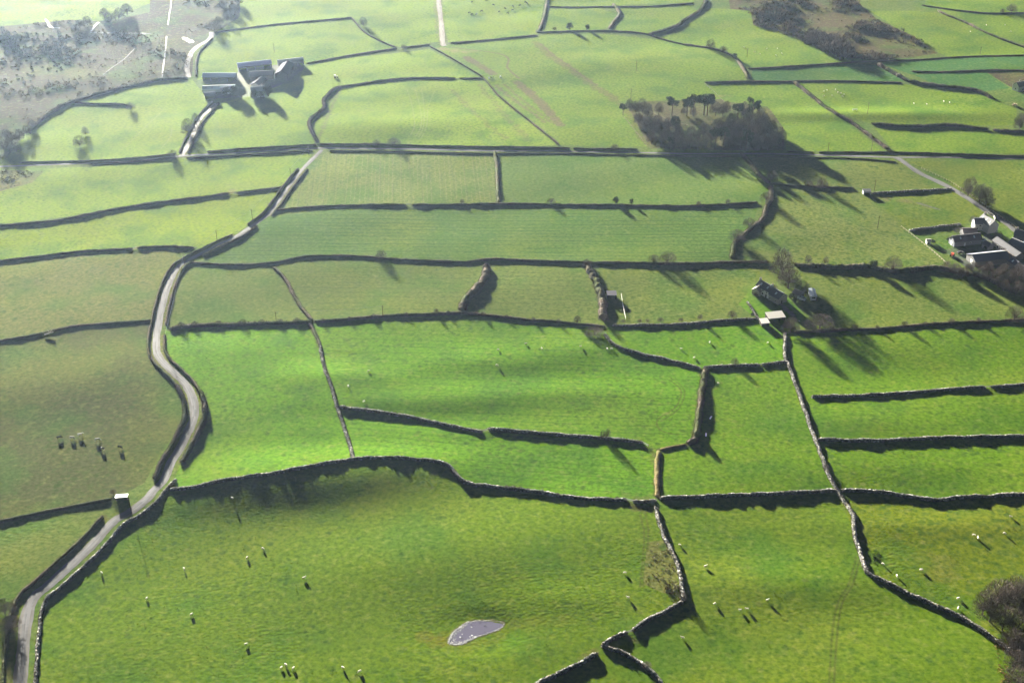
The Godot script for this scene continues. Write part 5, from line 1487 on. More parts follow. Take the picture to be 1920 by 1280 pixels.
	ribbon("marsh_pool", "bright forked pool at the far left of the marsh", 1.8, 2.16, [-446.4, -1206.8, -439.7, -1195.1, -434.5, -1183.2, -423.4, -1178.2], 0.12, M.water, 0.54)
	ribbon("marsh_pool", "bright pool beside the marsh track", 4.0, 4.8, [-302.4, -1150.5, -295.8, -1142.3, -290.2, -1134.6], 0.12, M.water, 1.2)
	lay_pond([-25.6, -376.8, -24.2, -381.6, -21.6, -384.9, -18.7, -387.6, -15, -388.7, -10.4, -388.9, -6, -388.6, -3.3, -387.3, -3.5, -385.9, -6, -383.4, -9.5, -381.6, -13.9, -379.5, -17.5, -377.1, -20, -375.6, -22.7, -375, -24.9, -375.6], -0.41)

	# ---- hedges, banks and walls
	wall("dry stone wall along the top of the pond field, left half", 1.9, 1.0, [-157.8, -473.5, -146.9, -474.8, -132.8, -479.1, -115.1, -482.4, -99, -487.4, -81.3, -493.2, -70.6, -495.5, -53.6, -495.9, -38.7, -494.7, -30.5, -491.9, -27, -486.3, -23.2, -480.2, -16.7, -477.7])
	wall("dry stone wall with small bushes on its right half above the pond field", 1.7, 1.0, [-16.7, -477.7, -5, -476.1, 11.6, -472.9, 26.3, -468.6, 44.1, -466.7, 52.2, -466.3])
	wall("short stone wall beside the pale gateway below the thorny hedge", 1.5, 1.0, [56.2, -465.1, 61.1, -465.2, 65.7, -466.5])
	wall("straight dry stone wall under the smooth field with one sheep", 1.8, 1.0, [68.8, -467.8, 78.7, -468.9, 111.8, -471.2, 133.6, -472.7, 150.3, -474.4])
	wall("sagging dry stone wall under the lowest strip field", 1.8, 1.0, [153.8, -474.4, 170.2, -473.4, 185.5, -469.5, 195.7, -467.4, 209.9, -469, 246.9, -471.5])
	wall("long crooked stone wall running down beside the three strip fields", 1.5, 1.1, [153.2, -617.6, 148.8, -592.3, 149, -577.6, 149.1, -553.4, 149, -534.8, 149.1, -516.5, 149.5, -498.6, 149.5, -486.1, 151.3, -474.4])
	wall("curving stone wall right of the wide near pasture", 1.6, 1.1, [151.3, -474.4, 152.3, -467.8, 154.5, -455.9, 152.1, -443.5, 151.7, -430.4, 151.9, -417.8, 154.7, -414.4])
	wall("stone wall slanting down to the dark wood", 1.7, 1.1, [154.7, -414.4, 164.7, -405.6, 173.8, -398.3, 183.2, -390.6, 190.4, -381.1, 197.9, -369.7])
	wall("low stone wall between the upper two strip fields", 1.6, 1.0, [155.6, -552.9, 180.6, -554.3, 204.8, -557.6, 228.9, -561.2, 247.9, -562.5])
	wall("stub of stone wall right of the gap between the strip fields", 1.5, 1.0, [251.7, -562.9, 269.2, -565.1, 280.8, -566.2])
	wall("stone wall between the lower two strip fields", 1.7, 1.0, [151.2, -514.2, 179.8, -513.2, 206.7, -515.8, 229.2, -517.5, 250, -518.8, 264, -518.8])
	hedge("low brown hedge above the strip field with tree shadows", 1.8, 2.6, [159.1, -620, 176.5, -621.6, 192.5, -622.3, 206.7, -622.4, 223.3, -625.2, 238.2, -627.6, 263.9, -629.5, 304.3, -632.4])
	wall("pale topped stone wall above the small paddock", 1.3, 0.8, [57.4, -625.8, 74.7, -626.7, 96.9, -627.9, 117.7, -631.7, 139.9, -634.9])
	hedge("hedge along the top of the ridged pasture, left half", 2.1, 2.4, [-112.6, -631.7, -97.5, -633.3, -81.6, -635.9, -67.4, -637.4, -51.2, -638.5, -36.8, -639.8, -28.6, -640.4])
	hedge("hedge along the top of the ridged pasture, right half", 1.7, 2.2, [-28.6, -640.4, -11.3, -637.2, 9.1, -632.1, 24.3, -630.2, 38.4, -627.2, 52.2, -625])
	hedge("lumpy dark hedge on top of the bright lane bend field", 2.4, 3.2, [-193, -622, -184.2, -625.7, -159.5, -627.5, -139.5, -628.9, -123.6, -629.8, -114.3, -631.1])
	wall("stone wall with bank curving down from the round bush", 1.5, 1.1, [52.2, -615.3, 56.8, -604, 69.9, -595.8, 81.1, -591.3, 92.1, -586, 100.7, -581.1])
	wall("stone wall on top of the smooth field, longer left piece", 1.5, 1.0, [103.7, -582.2, 114.7, -583.1, 132.9, -584])
	wall("short stone wall right of the gate above the smooth field", 1.5, 1.0, [134.9, -584, 141, -585.6, 148.5, -587.3])
	hedge("tall thorny hedge on the left of the smooth field", 2.9, 3.6, [103.6, -579.4, 99.6, -561.5, 95.7, -541.4, 92.4, -526, 90.1, -515.3, 86.2, -511.4])
	hedge("tan grassy bank linking the thorny hedge to the wall end", 1.2, 2.2, [85.1, -511, 78.7, -509.4, 72.2, -507.3], true, "grassy_bank")
	hedge("tan grassy bank running down to the pale gateway", 1.6, 2.8, [71.6, -506, 70.1, -498.5, 68.2, -482.4, 67.1, -469], true, "grassy_bank")
	wall("stone wall under the ridged pasture, right of the gap", 1.6, 1.0, [-11.4, -524.1, 5.3, -521.7, 21.1, -519.5, 47.3, -516.3, 63.6, -513.2])
	wall("stone wall under the ridged pasture, left of the gap", 1.6, 1.0, [-87.8, -541.8, -68.5, -538.7, -50.4, -534.4, -32, -527.5, -15.4, -521.7])
	wall("narrow pale stone wall at the side of the bright lane bend field", 1.4, 0.9, [-105.8, -603.2, -100.9, -581.2, -93.3, -556.5, -88.7, -540.4, -85.8, -531.4, -80.3, -512.6, -76.4, -497])
	hedge("short scrubby hedge between the two ridge top hedges", 1.6, 2.0, [-115.3, -629.2, -110.7, -618, -106, -604.4])
	wall("stone wall beside the rubble patch in the pond field", 1.6, 1.0, [65.6, -460.5, 66.5, -445.3, 69.1, -432, 71.3, -420.4, 71.4, -408.9, 70.8, -400])
	wall("stone wall slanting left below the rubble patch", 1.6, 1.0, [70.2, -398.5, 64.3, -394.5, 53.5, -386.7, 49, -382.3])
	wall("short corner wall above the small three cornered plot", 1.6, 1.0, [45.9, -380.8, 38.3, -375.9, 36, -373.6])
	wall("near stone wall running to the lower edge left of the three cornered plot", 1.6, 1.0, [33.6, -369, 27.1, -364.5, 18.6, -359, 10.9, -354.4, -2, -344.2])
	wall("near stone wall right of the three cornered plot with one bush", 1.6, 1.0, [36.2, -373.3, 44.8, -369.1, 50.1, -364.6, 53.9, -360.7, 56.9, -355.2, 60.8, -344.1])
	hedge("clipped hedge along the foot of the long cool green field, left half", 1.8, 2.0, [-199, -703.9, -173.4, -700.9, -148.5, -703.7, -130.7, -711, -106.5, -712.4, -89.8, -711.1, -61.9, -706.8, -28.7, -703.7])
	hedge("clipped hedge along the foot of the long cool green field, right half", 2.1, 2.4, [-28.7, -703.7, -12.3, -707.6, 15.5, -705.7, 48.4, -702.8, 79, -702.1, 105.4, -702.1, 135.3, -704.1, 158.4, -704.1])
	hedge("thick dark hedge above the caravan field", 3.4, 4.6, [174.3, -700.9, 197.6, -697.4, 219.3, -696.7, 236.3, -690.5, 257.2, -695.3, 270.8, -690.6, 286.3, -684, 296.1, -667])
	hedge("long clipped hedge under the drill lined field, left of the gap", 1.9, 2.0, [-157.9, -778, -140.6, -782.3, -114.9, -785.3, -71.9, -786.4])
	hedge("long clipped hedge on top of the long cool green field, right of the gap", 1.9, 2.0, [-67.2, -786.6, -36, -788.7, 4.7, -789.9, 61.2, -787.8, 114.7, -784.4, 165.9, -790.4])
	hedge("overgrown hedge below the wood, upper stretch", 2.2, 3.4, [168.7, -878.1, 172.4, -859.5, 175.2, -839.6, 180, -823.8])
	hedge("overgrown hedge right of the long cool green field", 2.2, 3.4, [179.6, -817.2, 176, -796.5, 170.7, -782.2, 165.4, -765.8, 154.8, -749.7, 142.7, -731.6, 137.1, -709.5])
	hedge("dark hedge on top of the tussocky field", 1.9, 2.4, [181.9, -821.9, 205, -817.9, 236.7, -815.4])
	wall("dark wall from the white ended shelter to the farm road", 1.6, 0.8, [248.3, -806.8, 268.4, -809.5, 290.2, -812.4, 303.9, -814.9])
	hedge("hedge between the drill lined field and the shaded field", 2.0, 3.0, [-12.6, -878.8, -10.7, -852.2, -10, -820.2, -9, -792.2])
	hedge("ragged hedge between the square olive field and its neighbour", 1.5, 2.4, [-146.5, -697.4, -136, -680.3, -129.5, -663.7, -121.7, -646.5, -114.4, -633.7])
	hedge("tall curved hedge casting a wide shadow, left of the small olive field", 4.6, 5.6, [-15.7, -698, -16.1, -683.6, -22.1, -665.4, -27.2, -655.2, -28.7, -643.4])
	hedge("tall hedge beside the black shed", 4.2, 5.2, [45.9, -698.5, 49.4, -683.7, 51.7, -668.6, 52.9, -651.4, 52.2, -634.3])
	hedge("toothed hedge between the two yellow green strips, left of the gap", 1.9, 2.0, [-350.2, -751.1, -334.2, -755.2, -301.9, -763, -267.1, -781, -234.3, -794, -211.3, -800.2, -194.8, -805.7])
	hedge("short toothed hedge between the two yellow green strips, right of the gap", 1.9, 2.0, [-189.1, -806.5, -174.9, -811, -159.8, -815.8])
	hedge("toothed hedge above the pale olive pasture, left of the gap", 1.9, 2.0, [-332.9, -702.9, -317.2, -705.3, -290.7, -712.3, -270.6, -718.8, -239.9, -722.1])
	hedge("toothed hedge above the pale olive pasture, right of the gap", 1.9, 2.0, [-236.3, -722.7, -222.7, -724.8, -201.1, -723.5])
	hedge("low hedge with a fallen pale trunk above the cattle field", 1.5, 2.0, [-296.9, -603.4, -282.2, -609.4, -271.4, -612.9, -249, -623.6, -234.8, -626.7, -206, -632])
	hedge("dark hedge under the cattle field", 1.6, 1.8, [-240.6, -447.1, -230.2, -451.5, -215.9, -457.2, -201.5, -462.3, -184.7, -467.7])
	hedge("hedge on the near side of the cross road, left of the farm drive", 1.53, 1.8, [-303.9, -857.3, -277.7, -860.2, -244.5, -867.1])
	hedge("hedge behind the cross road, left of the farm drive", 1.62, 1.8, [-355.4, -861.2, -306.5, -862.4, -275.6, -867, -246.8, -874.1])
	hedge("hedge behind the cross road between the drive and the lane", 1.8, 1.6, [-224.3, -878.5, -204.9, -883.5, -182, -887.8, -146.4, -893.7])
	hedge("hedge on the near side of the cross road between the drive and the lane", 1.35, 1.28, [-236.5, -866.2, -206.7, -872.4, -180.3, -877.2, -147.7, -882.8])
	hedge("hedge behind the cross road above the drill lined field", 1.8, 1.76, [-143.3, -894.8, -103.6, -895.2, -63.5, -890.8, -23.7, -888, 15.8, -886.2, 42.6, -885.2])
	hedge("hedge behind the cross road left of the wood", 1.71, 1.6, [45.4, -885.3, 71.1, -885.4, 92.7, -884.5])
	hedge("hedge on the near side of the cross road above the drill lined field", 1.26, 1.28, [-134.8, -883.3, -102.4, -882.5, -50.9, -877.1, -13.7, -875.9])
	hedge("low hedge on the near side of the cross road above the shaded field", 1.08, 1.12, [-11, -875.9, 39.1, -875.9, 89.9, -874.3, 128.7, -872.3, 169.9, -873.2])
	hedge("hedge behind the road under the field right of the wood", 1.7, 1.6, [203.5, -880, 221.3, -878.8])
	hedge("long hedge behind the junction road", 1.62, 1.6, [226, -878.8, 251.1, -878.5, 277, -877.4, 304.9, -875.1, 339.8, -873.7, 390, -871.8])
	hedge("low hedge on the near side of the road above the streaked field", 0.99, 1.2, [179.6, -872.9, 215.2, -869.8, 253.3, -866.3, 277.6, -859.8])
	hedge("winding hedge climbing from the lane head past the tracked field", 2.4, 2.72, [-146.3, -899.6, -155.9, -929.2, -156.8, -945.1, -149.7, -968.1, -152.1, -987, -146.6, -1012.6, -141.5, -1018])
	hedge("hedge over the tracked field, left of the gap", 2.0, 2.08, [-141.5, -1018, -113.1, -1031.4, -84.1, -1039.1, -48.2, -1040])
	hedge("stub of hedge over the tracked field, right of the gap", 1.36, 2.08, [-43.7, -1040, -25.6, -1039.7])
	hedge("diagonal hedge from the far track down to the tracked field corner", 1.5, 1.44, [-73.4, -1124, -49.9, -1085.7, -30.5, -1052.9, -23.8, -1039.7, -11.8, -1002])
	hedge("diagonal hedge with tan bushes right of the tracked field", 1.9, 1.92, [-11.8, -1002, 3, -965.4, 13.7, -941.8, 21.6, -923, 34.6, -892.8])
	hedge("dark hedge from the far farm to the pale track", 1.5, 2.4, [-178.2, -1078.9, -150.5, -1096.7, -125.9, -1110.1, -104.4, -1121.1])
	hedge("short dark hedge left of the track end", 1.36, 2.08, [-97.9, -1123.9, -86.6, -1126.3, -74.7, -1130.1])
	hedge("dark hedge right of the track end", 1.63, 2.72, [-55.6, -1134, -42.2, -1137.1, -9.8, -1145.5, 23.1, -1154.7])
	hedge("hedge above the farm barns, far left", 1.5, 2.4, [-276.7, -1164, -231.2, -1187, -202.2, -1195.9, -163.1, -1207.6, -154.3, -1210.5])
	hedge("thin diagonal hedge falling to the pale track", 1.09, 1.76, [-153.1, -1208.8, -137.3, -1168.2, -120.1, -1141.5, -104.7, -1124.1])
	hedge("hedge right of the far cattle", 1.9, 3.2, [23.8, -1167, 28.8, -1195.8, 32.8, -1235.8, 37.7, -1308.7])
	hedge("curving hedge over the field with brown strips, left half", 1.5, 2.4, [23.3, -1165.2, 49.6, -1168.9, 73, -1169.7, 99.1, -1167.9, 122, -1162.5, 136.8, -1147.9, 154.5, -1132])
	hedge("curving hedge over the field with brown strips, right half", 1.77, 3.52, [154.5, -1132, 181.3, -1116.4, 195.5, -1093.1, 198.4, -1063.6, 198.9, -1037.7])
	hedge("far straight hedge near the middle of the upper edge", 1.36, 2.08, [36.7, -1248.4, 60.2, -1246.3, 82.3, -1247.1, 104.6, -1245.2, 136.1, -1246.3, 179.5, -1258.3])
	hedge("dark stub hedge between the two small far fields", 2.04, 4.0, [100.1, -1254.8, 104.2, -1224.8, 97.4, -1200.2, 91.2, -1176.2])
	hedge("shaggy hedge left of the far curved field", 2.18, 4.0, [126.6, -1159.7, 153.7, -1182.2, 165.2, -1203.3, 183.3, -1234.1, 194.1, -1269.2])
	hedge("dark hedge between the far curved field and the leafy crop", 1.5, 2.24, [202.6, -1061, 238.8, -1066.7, 267.8, -1073.2, 297, -1079.7, 318.6, -1082.5])
	hedge("dark hedge over the upper right leafy crop", 1.09, 1.76, [319.5, -1082.5, 355.2, -1088.7, 385.2, -1095.2, 419.5, -1099.6, 472.3, -1102.5])
	hedge("dark hedge on top of the field right of the wood", 1.63, 2.56, [161.6, -1026.8, 196.4, -1030.1, 235.7, -1032.4])
	hedge("dark hedge over the far flock", 1.5, 2.56, [237.3, -1033.7, 262.8, -1033.6, 292.1, -1032.4, 325.8, -1029.7])
	hedge("dense diagonal hedge between the wood field and the flock", 2.8, 3.2, [236.6, -1030, 246.3, -989.7, 254.2, -953.8, 263.1, -937, 270.9, -907.6, 278.3, -882.5])
	hedge("brown hedge under the far flock", 2.6, 2.72, [278.6, -934.1, 309.1, -929.4, 337.5, -932.5, 365, -924.3])
	hedge("brown stub hedge under the far flock at the right", 2.4, 2.72, [368.4, -922.2, 382.9, -920.4, 406.2, -917.3])
	hedge("broad brown hedge slanting past the leafy crop", 3.2, 4.0, [317.6, -1074.6, 326.4, -1049.2, 334, -1032, 355.6, -1020, 380.4, -1008.9, 389, -990.7])
	hedge("brown hedge between the right hand leafy crops", 1.5, 2.88, [341.9, -1056.7, 359.7, -1055.2, 383.1, -1057.1, 405.4, -1059.7, 456.8, -1058.9])
	hedge("far hedge at the right corner", 1.36, 2.24, [404.5, -1251, 411.8, -1245.4, 435.7, -1232.7, 466, -1225, 518.1, -1230.5])
	hedge("far diagonal hedge at the right corner", 1.9, 3.52, [414.7, -1232, 417.8, -1219.6, 430.7, -1194, 443.6, -1155.7, 472.8, -1103.9])
	hedge("dark hedge along the lower edge of the marsh", 2.6, 3.52, [-369.8, -921.5, -368.2, -938.6, -363.3, -963, -355, -982.1, -333, -1007, -311.7, -1026.5, -296.3, -1037, -274.9, -1041.8])
	hedge("hedge stub with a small tree left of the farm drive", 1.8, 1.76, [-351.6, -980.9, -333.8, -978.4, -314.3, -977.6, -304.7, -973.3])
	hedge("dark hedge on the right of the marsh track", 1.5, 2.08, [-268.1, -1045.7, -275.3, -1082.5, -277.8, -1112.2, -274.2, -1146.2])
	wall("dark garden wall behind the farmhouse", 1.7, 0.7, [259, -749.4, 274.9, -754, 293.6, -758.6])
	wall("low garden wall beside the cottage lawn", 0.9, 0.6, [138.1, -654.3, 140, -641, 142.3, -631.3])
	hedge("hedge right of the farm drive", 1.8, 1.76, [-236.5, -981.5, -238.4, -959.4, -240.2, -935.8, -238.9, -902.8, -237.9, -876.1])
	hedge("hedge left of the farm drive", 1.6, 1.44, [-242, -985.3, -245.6, -963.5, -246.8, -935.7, -245.6, -900.4, -244.4, -877.1])
	hedge("dark hedge on the left side of the lane at the lower corner", 1.7, 1.8, [-195.6, -352.5, -198.3, -362.4, -201.8, -375.8, -205.4, -390.8, -205.8, -403.4, -201.6, -412.4, -197.1, -422.3, -193.5, -430.3, -189.7, -440.6, -185.1, -455])
	wall("roadside stone wall on the right side of the lane at the lower corner", 1.4, 0.8, [-181.4, -347.8, -183.8, -355.8, -186.4, -365.6, -189.9, -378.8, -193.2, -392.7, -193.7, -401.2, -190.4, -407.2, -185.9, -417.2, -182.1, -425.6, -178, -436.7, -174.2, -449.4, -168.3, -456, -162.6, -465.8, -161.1, -471.6, -157.8, -480.7])
	hedge("hedge on the left side of the lane along the cattle field, lower half", 2.2, 2.2, [-168, -482.1, -168, -495.8, -166.2, -507.6, -165.2, -521.8, -164.9, -532.2, -167.1, -542.4, -170.3, -551.6, -175.2, -561])
	hedge("hedge on the left side of the lane along the cattle field, upper half", 1.9, 1.8, [-174.9, -561.2, -182.6, -571.2, -192.5, -583.9, -198.7, -596.5, -202.9, -613.6, -204.9, -626.1])
	hedge("tall hedge on the right side of the lane below its bulging bend", 3.0, 2.6, [-158.2, -495.1, -156.5, -506.5, -155.4, -521.3, -155.1, -533.1, -157.6, -545, -161.4, -555.5])
	hedge("low hedge on the right side of the lane above its bulging bend", 1.7, 1.6, [-162.1, -555.2, -167.7, -565.9, -175.8, -576.5, -185.2, -588.5, -190.5, -599.3, -194.4, -615.4])
	hedge("hedge on the left side of the lane beside the pale olive pasture", 1.7, 1.6, [-204.7, -626.1, -207.2, -644.4, -209.7, -670.2, -210.1, -689.2, -208.6, -701.3])
	hedge("ragged hedge on the right side of the lane beside the square olive field", 1.6, 1.8, [-196.6, -627.3, -199, -645.3, -201.5, -670.8, -201.9, -688.9, -200.7, -699.1, -197.4, -705.2])
	hedge("hedge on the left side of the lane where it bends to the upper right", 1.9, 1.8, [-208.4, -701.3, -204.3, -709.4, -199.1, -716.9, -189.4, -731.2, -180.4, -742])
	hedge("hedge on the right side of the lane above the square olive field", 1.7, 1.6, [-193, -712.7, -183.5, -726.8, -174.2, -738, -166.3, -753.6])
	hedge("hedge on the left side of the lane head", 1.9, 1.6, [-172.8, -756.6, -166.2, -772.3, -163.1, -789, -159.2, -818.2, -153.5, -849.6])
	hedge("hedge on the right side of the lane head", 1.4, 1.4, [-159.3, -770.2, -156, -787.9, -152.1, -817.1, -146.5, -848.1])

	# ---- buildings
	house("cottage", "white and grey stone cottage with slate roofs in the hedged garden", "house", 150.5, -664.9, -0.955, 10.6, 6.6, 4.4, 7.0, Color(0.8, 0.8, 0.8), Color(0.11, 0.11, 0.13), {"chimneys": [-5.2, 4.6], "stack": Color(0.62, 0.66, 0.72), "windows": [[-2.5, 1.5, 1.0, 1.2], [0.6, 1.5, 1.0, 1.2], [-2.5, 3.5, 0.9, 0.9], [0.6, 3.5, 0.9, 0.9], [3.6, 3.4, 0.9, 0.9]], "doors": [[3.4, 1.0, 2.1, Color(0.08, 0.09, 0.12)]], "skylights": 2})
	house("cottage_barn", "grey stone barn joined to the lower end of the white cottage", "barn", 156, -656.7, -0.960, 7.8, 7.4, 3.8, 6.6, Color(0.42, 0.41, 0.39), Color(0.12, 0.125, 0.155), {"skylights": 1, "end_doors": [[1.0, 0.6, 1.1, 2.1, Color(0.04, 0.04, 0.045)]], "end_windows": [[1.0, 0.0, 4.4, 0.8, 0.9]], "cap": Color(0.3, 0.32, 0.36), "windows": [[-2.5, 1.6, 0.9, 0.9], [1.8, 1.6, 0.9, 0.9]]})
	house("cottage_wing", "low wing with a pale worn roof at the upper end of the cottage", "annexe", 146.4, -665.9, 0.872, 7, 5.2, 2.9, 5.0, Color(0.55, 0.53, 0.5), Color(0.3, 0.28, 0.26), {"roof": M.plain, "windows": [[0.0, 1.5, 1.0, 1.0]]})
	shelter("open_shelter", "open fronted shelter under two white roof sheets beside the cottage drive", "shelter", 150.6, -634.8, 0.203, 9.7, 6.0, 2.7, 3.3, Color(0.05, 0.045, 0.04), Color(0.62, 0.6, 0.56), 3)
	shelter("lean_to", "lower white roofed lean-to joined to the left of the open shelter", "shelter", 143.4, -628.6, 0.164, 4.4, 4.6, 2.3, 2.7, Color(0.06, 0.055, 0.05), Color(0.66, 0.64, 0.6), 1)
	shelter("black_shed", "black field shed standing against the tall hedge", "shed", 58.6, -659.7, 0.012, 5.3, 4.6, 2.6, 3.0, Color(0.018, 0.018, 0.022), Color(0.055, 0.052, 0.075), 1)
	shelter("field_shelter", "small white ended field shelter at the end of the dark wall", "shelter", 243.9, -806.8, -0.007, 5.1, 3.4, 2.2, 2.7, Color(0.45, 0.45, 0.45), Color(0.16, 0.16, 0.17), 1)
	shelter("stone_hut", "small stone hut with a white sheet roof beside the lane", "hut", -179.7, -468, 0.121, 5.1, 2.4, 1.9, 1.5, Color(0.17, 0.14, 0.13), Color(0.17, 0.175, 0.18), 1)
	house("garden_shed", "small white garden shed by the paddock fence", "shed", 265.3, -731.4, -0.003, 2.4, 2.4, 2.0, 2.8, Color(0.8, 0.8, 0.8), Color(0.5, 0.5, 0.48), {"doors": [[0.0, 0.8, 1.8, Color(0.1, 0.1, 0.1)]]})
	var van := house("static_caravan", "long white static caravan at the edge of the olive field", "caravan", 177.2, -660.7, -1.629, 9.2, 3.2, 2.7, 3.05, Color(0.74, 0.78, 0.82), Color(0.62, 0.70, 0.80), {"roof": M.sheet, "windows": [[-3.0, 1.7, 1.5, 0.9], [-0.6, 1.7, 1.2, 0.9], [3.0, 1.7, 1.6, 0.9]], "end_windows": [[1.0, 0.0, 1.7, 2.2, 1.0]], "doors": [[1.2, 0.8, 1.9, Color(0.6, 0.62, 0.64)]]})
	house("outhouse", "small stone outhouse with a pale worn roof between cottage and caravan", "shed", 168.9, -660.8, -0.75, 5.6, 4.4, 2.4, 4.0, Color(0.35, 0.34, 0.33), Color(0.22, 0.20, 0.19), {"roof": M.plain})
	wheeled("parked_van", "white van parked beside the outhouse", "van", 170.1, -657, -0.7, 4.8, 1.9, Color(0.70, 0.75, 0.80), false)
	house("farmhouse", "tall grey rendered farmhouse with its gable towards the yard", "house", 309, -750.9, 1.887, 11.2, 7.6, 5.6, 9.0, Color(0.3, 0.31, 0.33), Color(0.1, 0.1, 0.11), {"chimneys": [4.5], "stack": Color(0.2, 0.19, 0.19), "skylights": 3, "back_lights": true, "windows": [[-3.0, 1.6, 1.0, 1.3], [1.0, 1.6, 1.0, 1.3], [-3.0, 4.2, 1.0, 1.3], [1.0, 4.2, 1.0, 1.3]]})
	house("farmhouse_wing", "front wing of the farmhouse with a dark hipped slate roof", "annexe", 303.8, -752.9, -0.003, 7, 6.4, 4.6, 7.4, Color(0.34, 0.35, 0.37), Color(0.12, 0.125, 0.155), {"windows": [[-1.6, 1.5, 1.0, 1.2], [1.6, 1.5, 1.0, 1.2], [0.0, 3.6, 1.6, 1.0]]})
	house("farmhouse_annexe", "low annexe with a pale pinkish roof left of the farmhouse", "annexe", 294.3, -743, 0.066, 8.8, 6.5, 2.8, 5.0, Color(0.26, 0.26, 0.27), Color(0.24, 0.21, 0.2), {"roof": M.plain, "windows": [[-2.0, 1.5, 1.0, 1.0], [1.8, 1.5, 2.0, 1.2]]})
	house("long_outbuilding", "long stone outbuilding with a white gable door beside the yard", "barn", 288.5, -730.9, 0.218, 19, 6.6, 3.4, 6.2, Color(0.22, 0.23, 0.26), Color(0.12, 0.105, 0.115), {"cap": Color(0.2, 0.19, 0.2), "end_doors": [[-1.0, 0.0, 2.2, 2.4, Color(0.75, 0.77, 0.80)]], "doors": [[-2.0, 1.0, 2.1, Color(0.45, 0.5, 0.6)]], "windows": [[2.0, 1.8, 0.9, 0.9]], "skylights": 2})
	house("sheet_barn", "broad barn with a white ridge and dark sheet roof at the yard foot", "barn", 294.8, -705.5, 0.214, 23.3, 10.5, 3.6, 6.0, Color(0.17, 0.17, 0.17), Color(0.125, 0.125, 0.17), {"cap": Color(0.72, 0.72, 0.68), "end_doors": [[-1.0, 1.0, 2.6, 3.0, Color(0.72, 0.72, 0.70)]]})
	house("cart_shed", "low stone cart shed with a row of dark doors across the yard", "barn", 311.5, -718.4, -1.254, 23.5, 6.0, 2.9, 4.8, Color(0.22, 0.215, 0.215), Color(0.07, 0.07, 0.08), {"doors": [[-6.0, 1.6, 2.0, Color(0.03, 0.03, 0.035)], [-2.0, 1.6, 2.0, Color(0.03, 0.03, 0.035)], [2.0, 1.6, 2.0, Color(0.03, 0.03, 0.035)], [6.0, 1.6, 2.0, Color(0.03, 0.03, 0.035)]]})
	house("stable", "stable with a pale blue roof beside the farm road", "stable", 319.9, -722.6, -0.933, 11.2, 6.0, 3.0, 5.2, Color(0.25, 0.25, 0.26), Color(0.16, 0.17, 0.2), {"cap": Color(0.6, 0.6, 0.6), "windows": [[-2.0, 1.5, 1.0, 1.0]]})
	house("pale_roofed_barn", "small barn with a pale brown roof right of the sheet barn", "barn", 307.8, -705.9, -1.260, 7.4, 6.0, 3.2, 5.2, Color(0.22, 0.22, 0.22), Color(0.2, 0.17, 0.15), {"roof": M.plain, "end_doors": [[1.0, 0.0, 2.0, 2.4, Color(0.05, 0.05, 0.05)]]})
	house("low_barn", "low barn with a dark worn roof at the right edge above the copse", "barn", 313.8, -687.7, -0.532, 13.7, 8, 3.0, 5.0, Color(0.28, 0.28, 0.29), Color(0.14, 0.14, 0.17))
	tractor("red tractor standing at the edge of the yard", 274.9, -711.9, 0.9, Color(0.55, 0.10, 0.05))
	wheeled("parked_car", "dark car parked behind the red tractor", "car", 281.2, -716.4, 0.2, 4.2, 1.75, Color(0.08, 0.075, 0.07), true)
	wheeled("parked_car", "blue grey car parked by the long outbuilding", "car", 300.7, -733.6, 0.5, 4.2, 1.75, Color(0.16, 0.22, 0.32), true)
	house("small_shed", "low grey shed between the long outbuilding and the cart shed", "shed", 300.5, -723.5, -1.068, 5.3, 4.5, 2.6, 4.0, Color(0.22, 0.22, 0.24), Color(0.09, 0.09, 0.11))
	house("small_shed", "slate roofed lean shed below the cart shed doors", "shed", 308.9, -699.2, -1.193, 6.8, 5, 2.8, 4.4, Color(0.22, 0.22, 0.23), Color(0.1, 0.1, 0.13), {"skylights": 1})
	house("small_house", "small grey house behind the stable at the right edge", "house", 324.8, -735.3, -0.628, 6.7, 6, 4.2, 6.6, Color(0.3, 0.3, 0.32), Color(0.1, 0.1, 0.12), {"chimneys": [-2.5], "windows": [[-1.6, 1.5, 1.0, 1.2], [1.6, 1.5, 1.0, 1.2]]})
	house("edge_house", "white walled house at the right edge beyond the flock", "house", 421, -1011.9, 0.446, 15.2, 7, 4.4, 7.2, Color(0.8, 0.8, 0.8), Color(0.2, 0.19, 0.19), {"windows": [[-3.0, 1.6, 1.1, 1.3], [2.0, 1.6, 1.1, 1.3]], "end_windows": [[-1.0, 0.0, 1.8, 1.0, 1.2]], "chimneys": [-4.0]})
	wheeled("parked_car", "pale car parked below the edge house", "car", 401.9, -973.9, 0.4, 4.2, 1.75, Color(0.6, 0.5, 0.3), true)
	house("open_barn", "open fronted blue roofed barn, upper left of the far farm", "barn", -246, -1038, 0.005, 27.4, 9, 4.0, 5.6, Color(0.304, 0.323, 0.361), Color(0.55, 0.64, 0.85), {"open": true, "roof": M.sheet})
	house("low_sheet_barn", "low green roofed barn in front of the open blue roofed barn", "barn", -241.5, -1010.8, 0.104, 25.6, 9, 3.0, 4.4, Color(0.38, 0.456, 0.456), Color(0.52, 0.66, 0.68), {"roof": M.sheet, "cap": Color(0.7, 0.7, 0.66), "skylights": 5})
	house("open_barn", "long open barn with a violet blue roof at the back of the far farm", "barn", -221.9, -1066.6, 0.314, 28.4, 9, 4.0, 5.8, Color(0.285, 0.304, 0.361), Color(0.5, 0.56, 0.85), {"open": true, "roof": M.sheet})
	house("open_barn", "grey green open barn at the right end of the far farm", "barn", -191.9, -1074.8, 0.370, 21.6, 8, 4.0, 5.4, Color(0.323, 0.342, 0.361), Color(0.418, 0.494, 0.532), {"open": true, "roof": M.sheet, "cap": Color(0.7, 0.72, 0.7)})
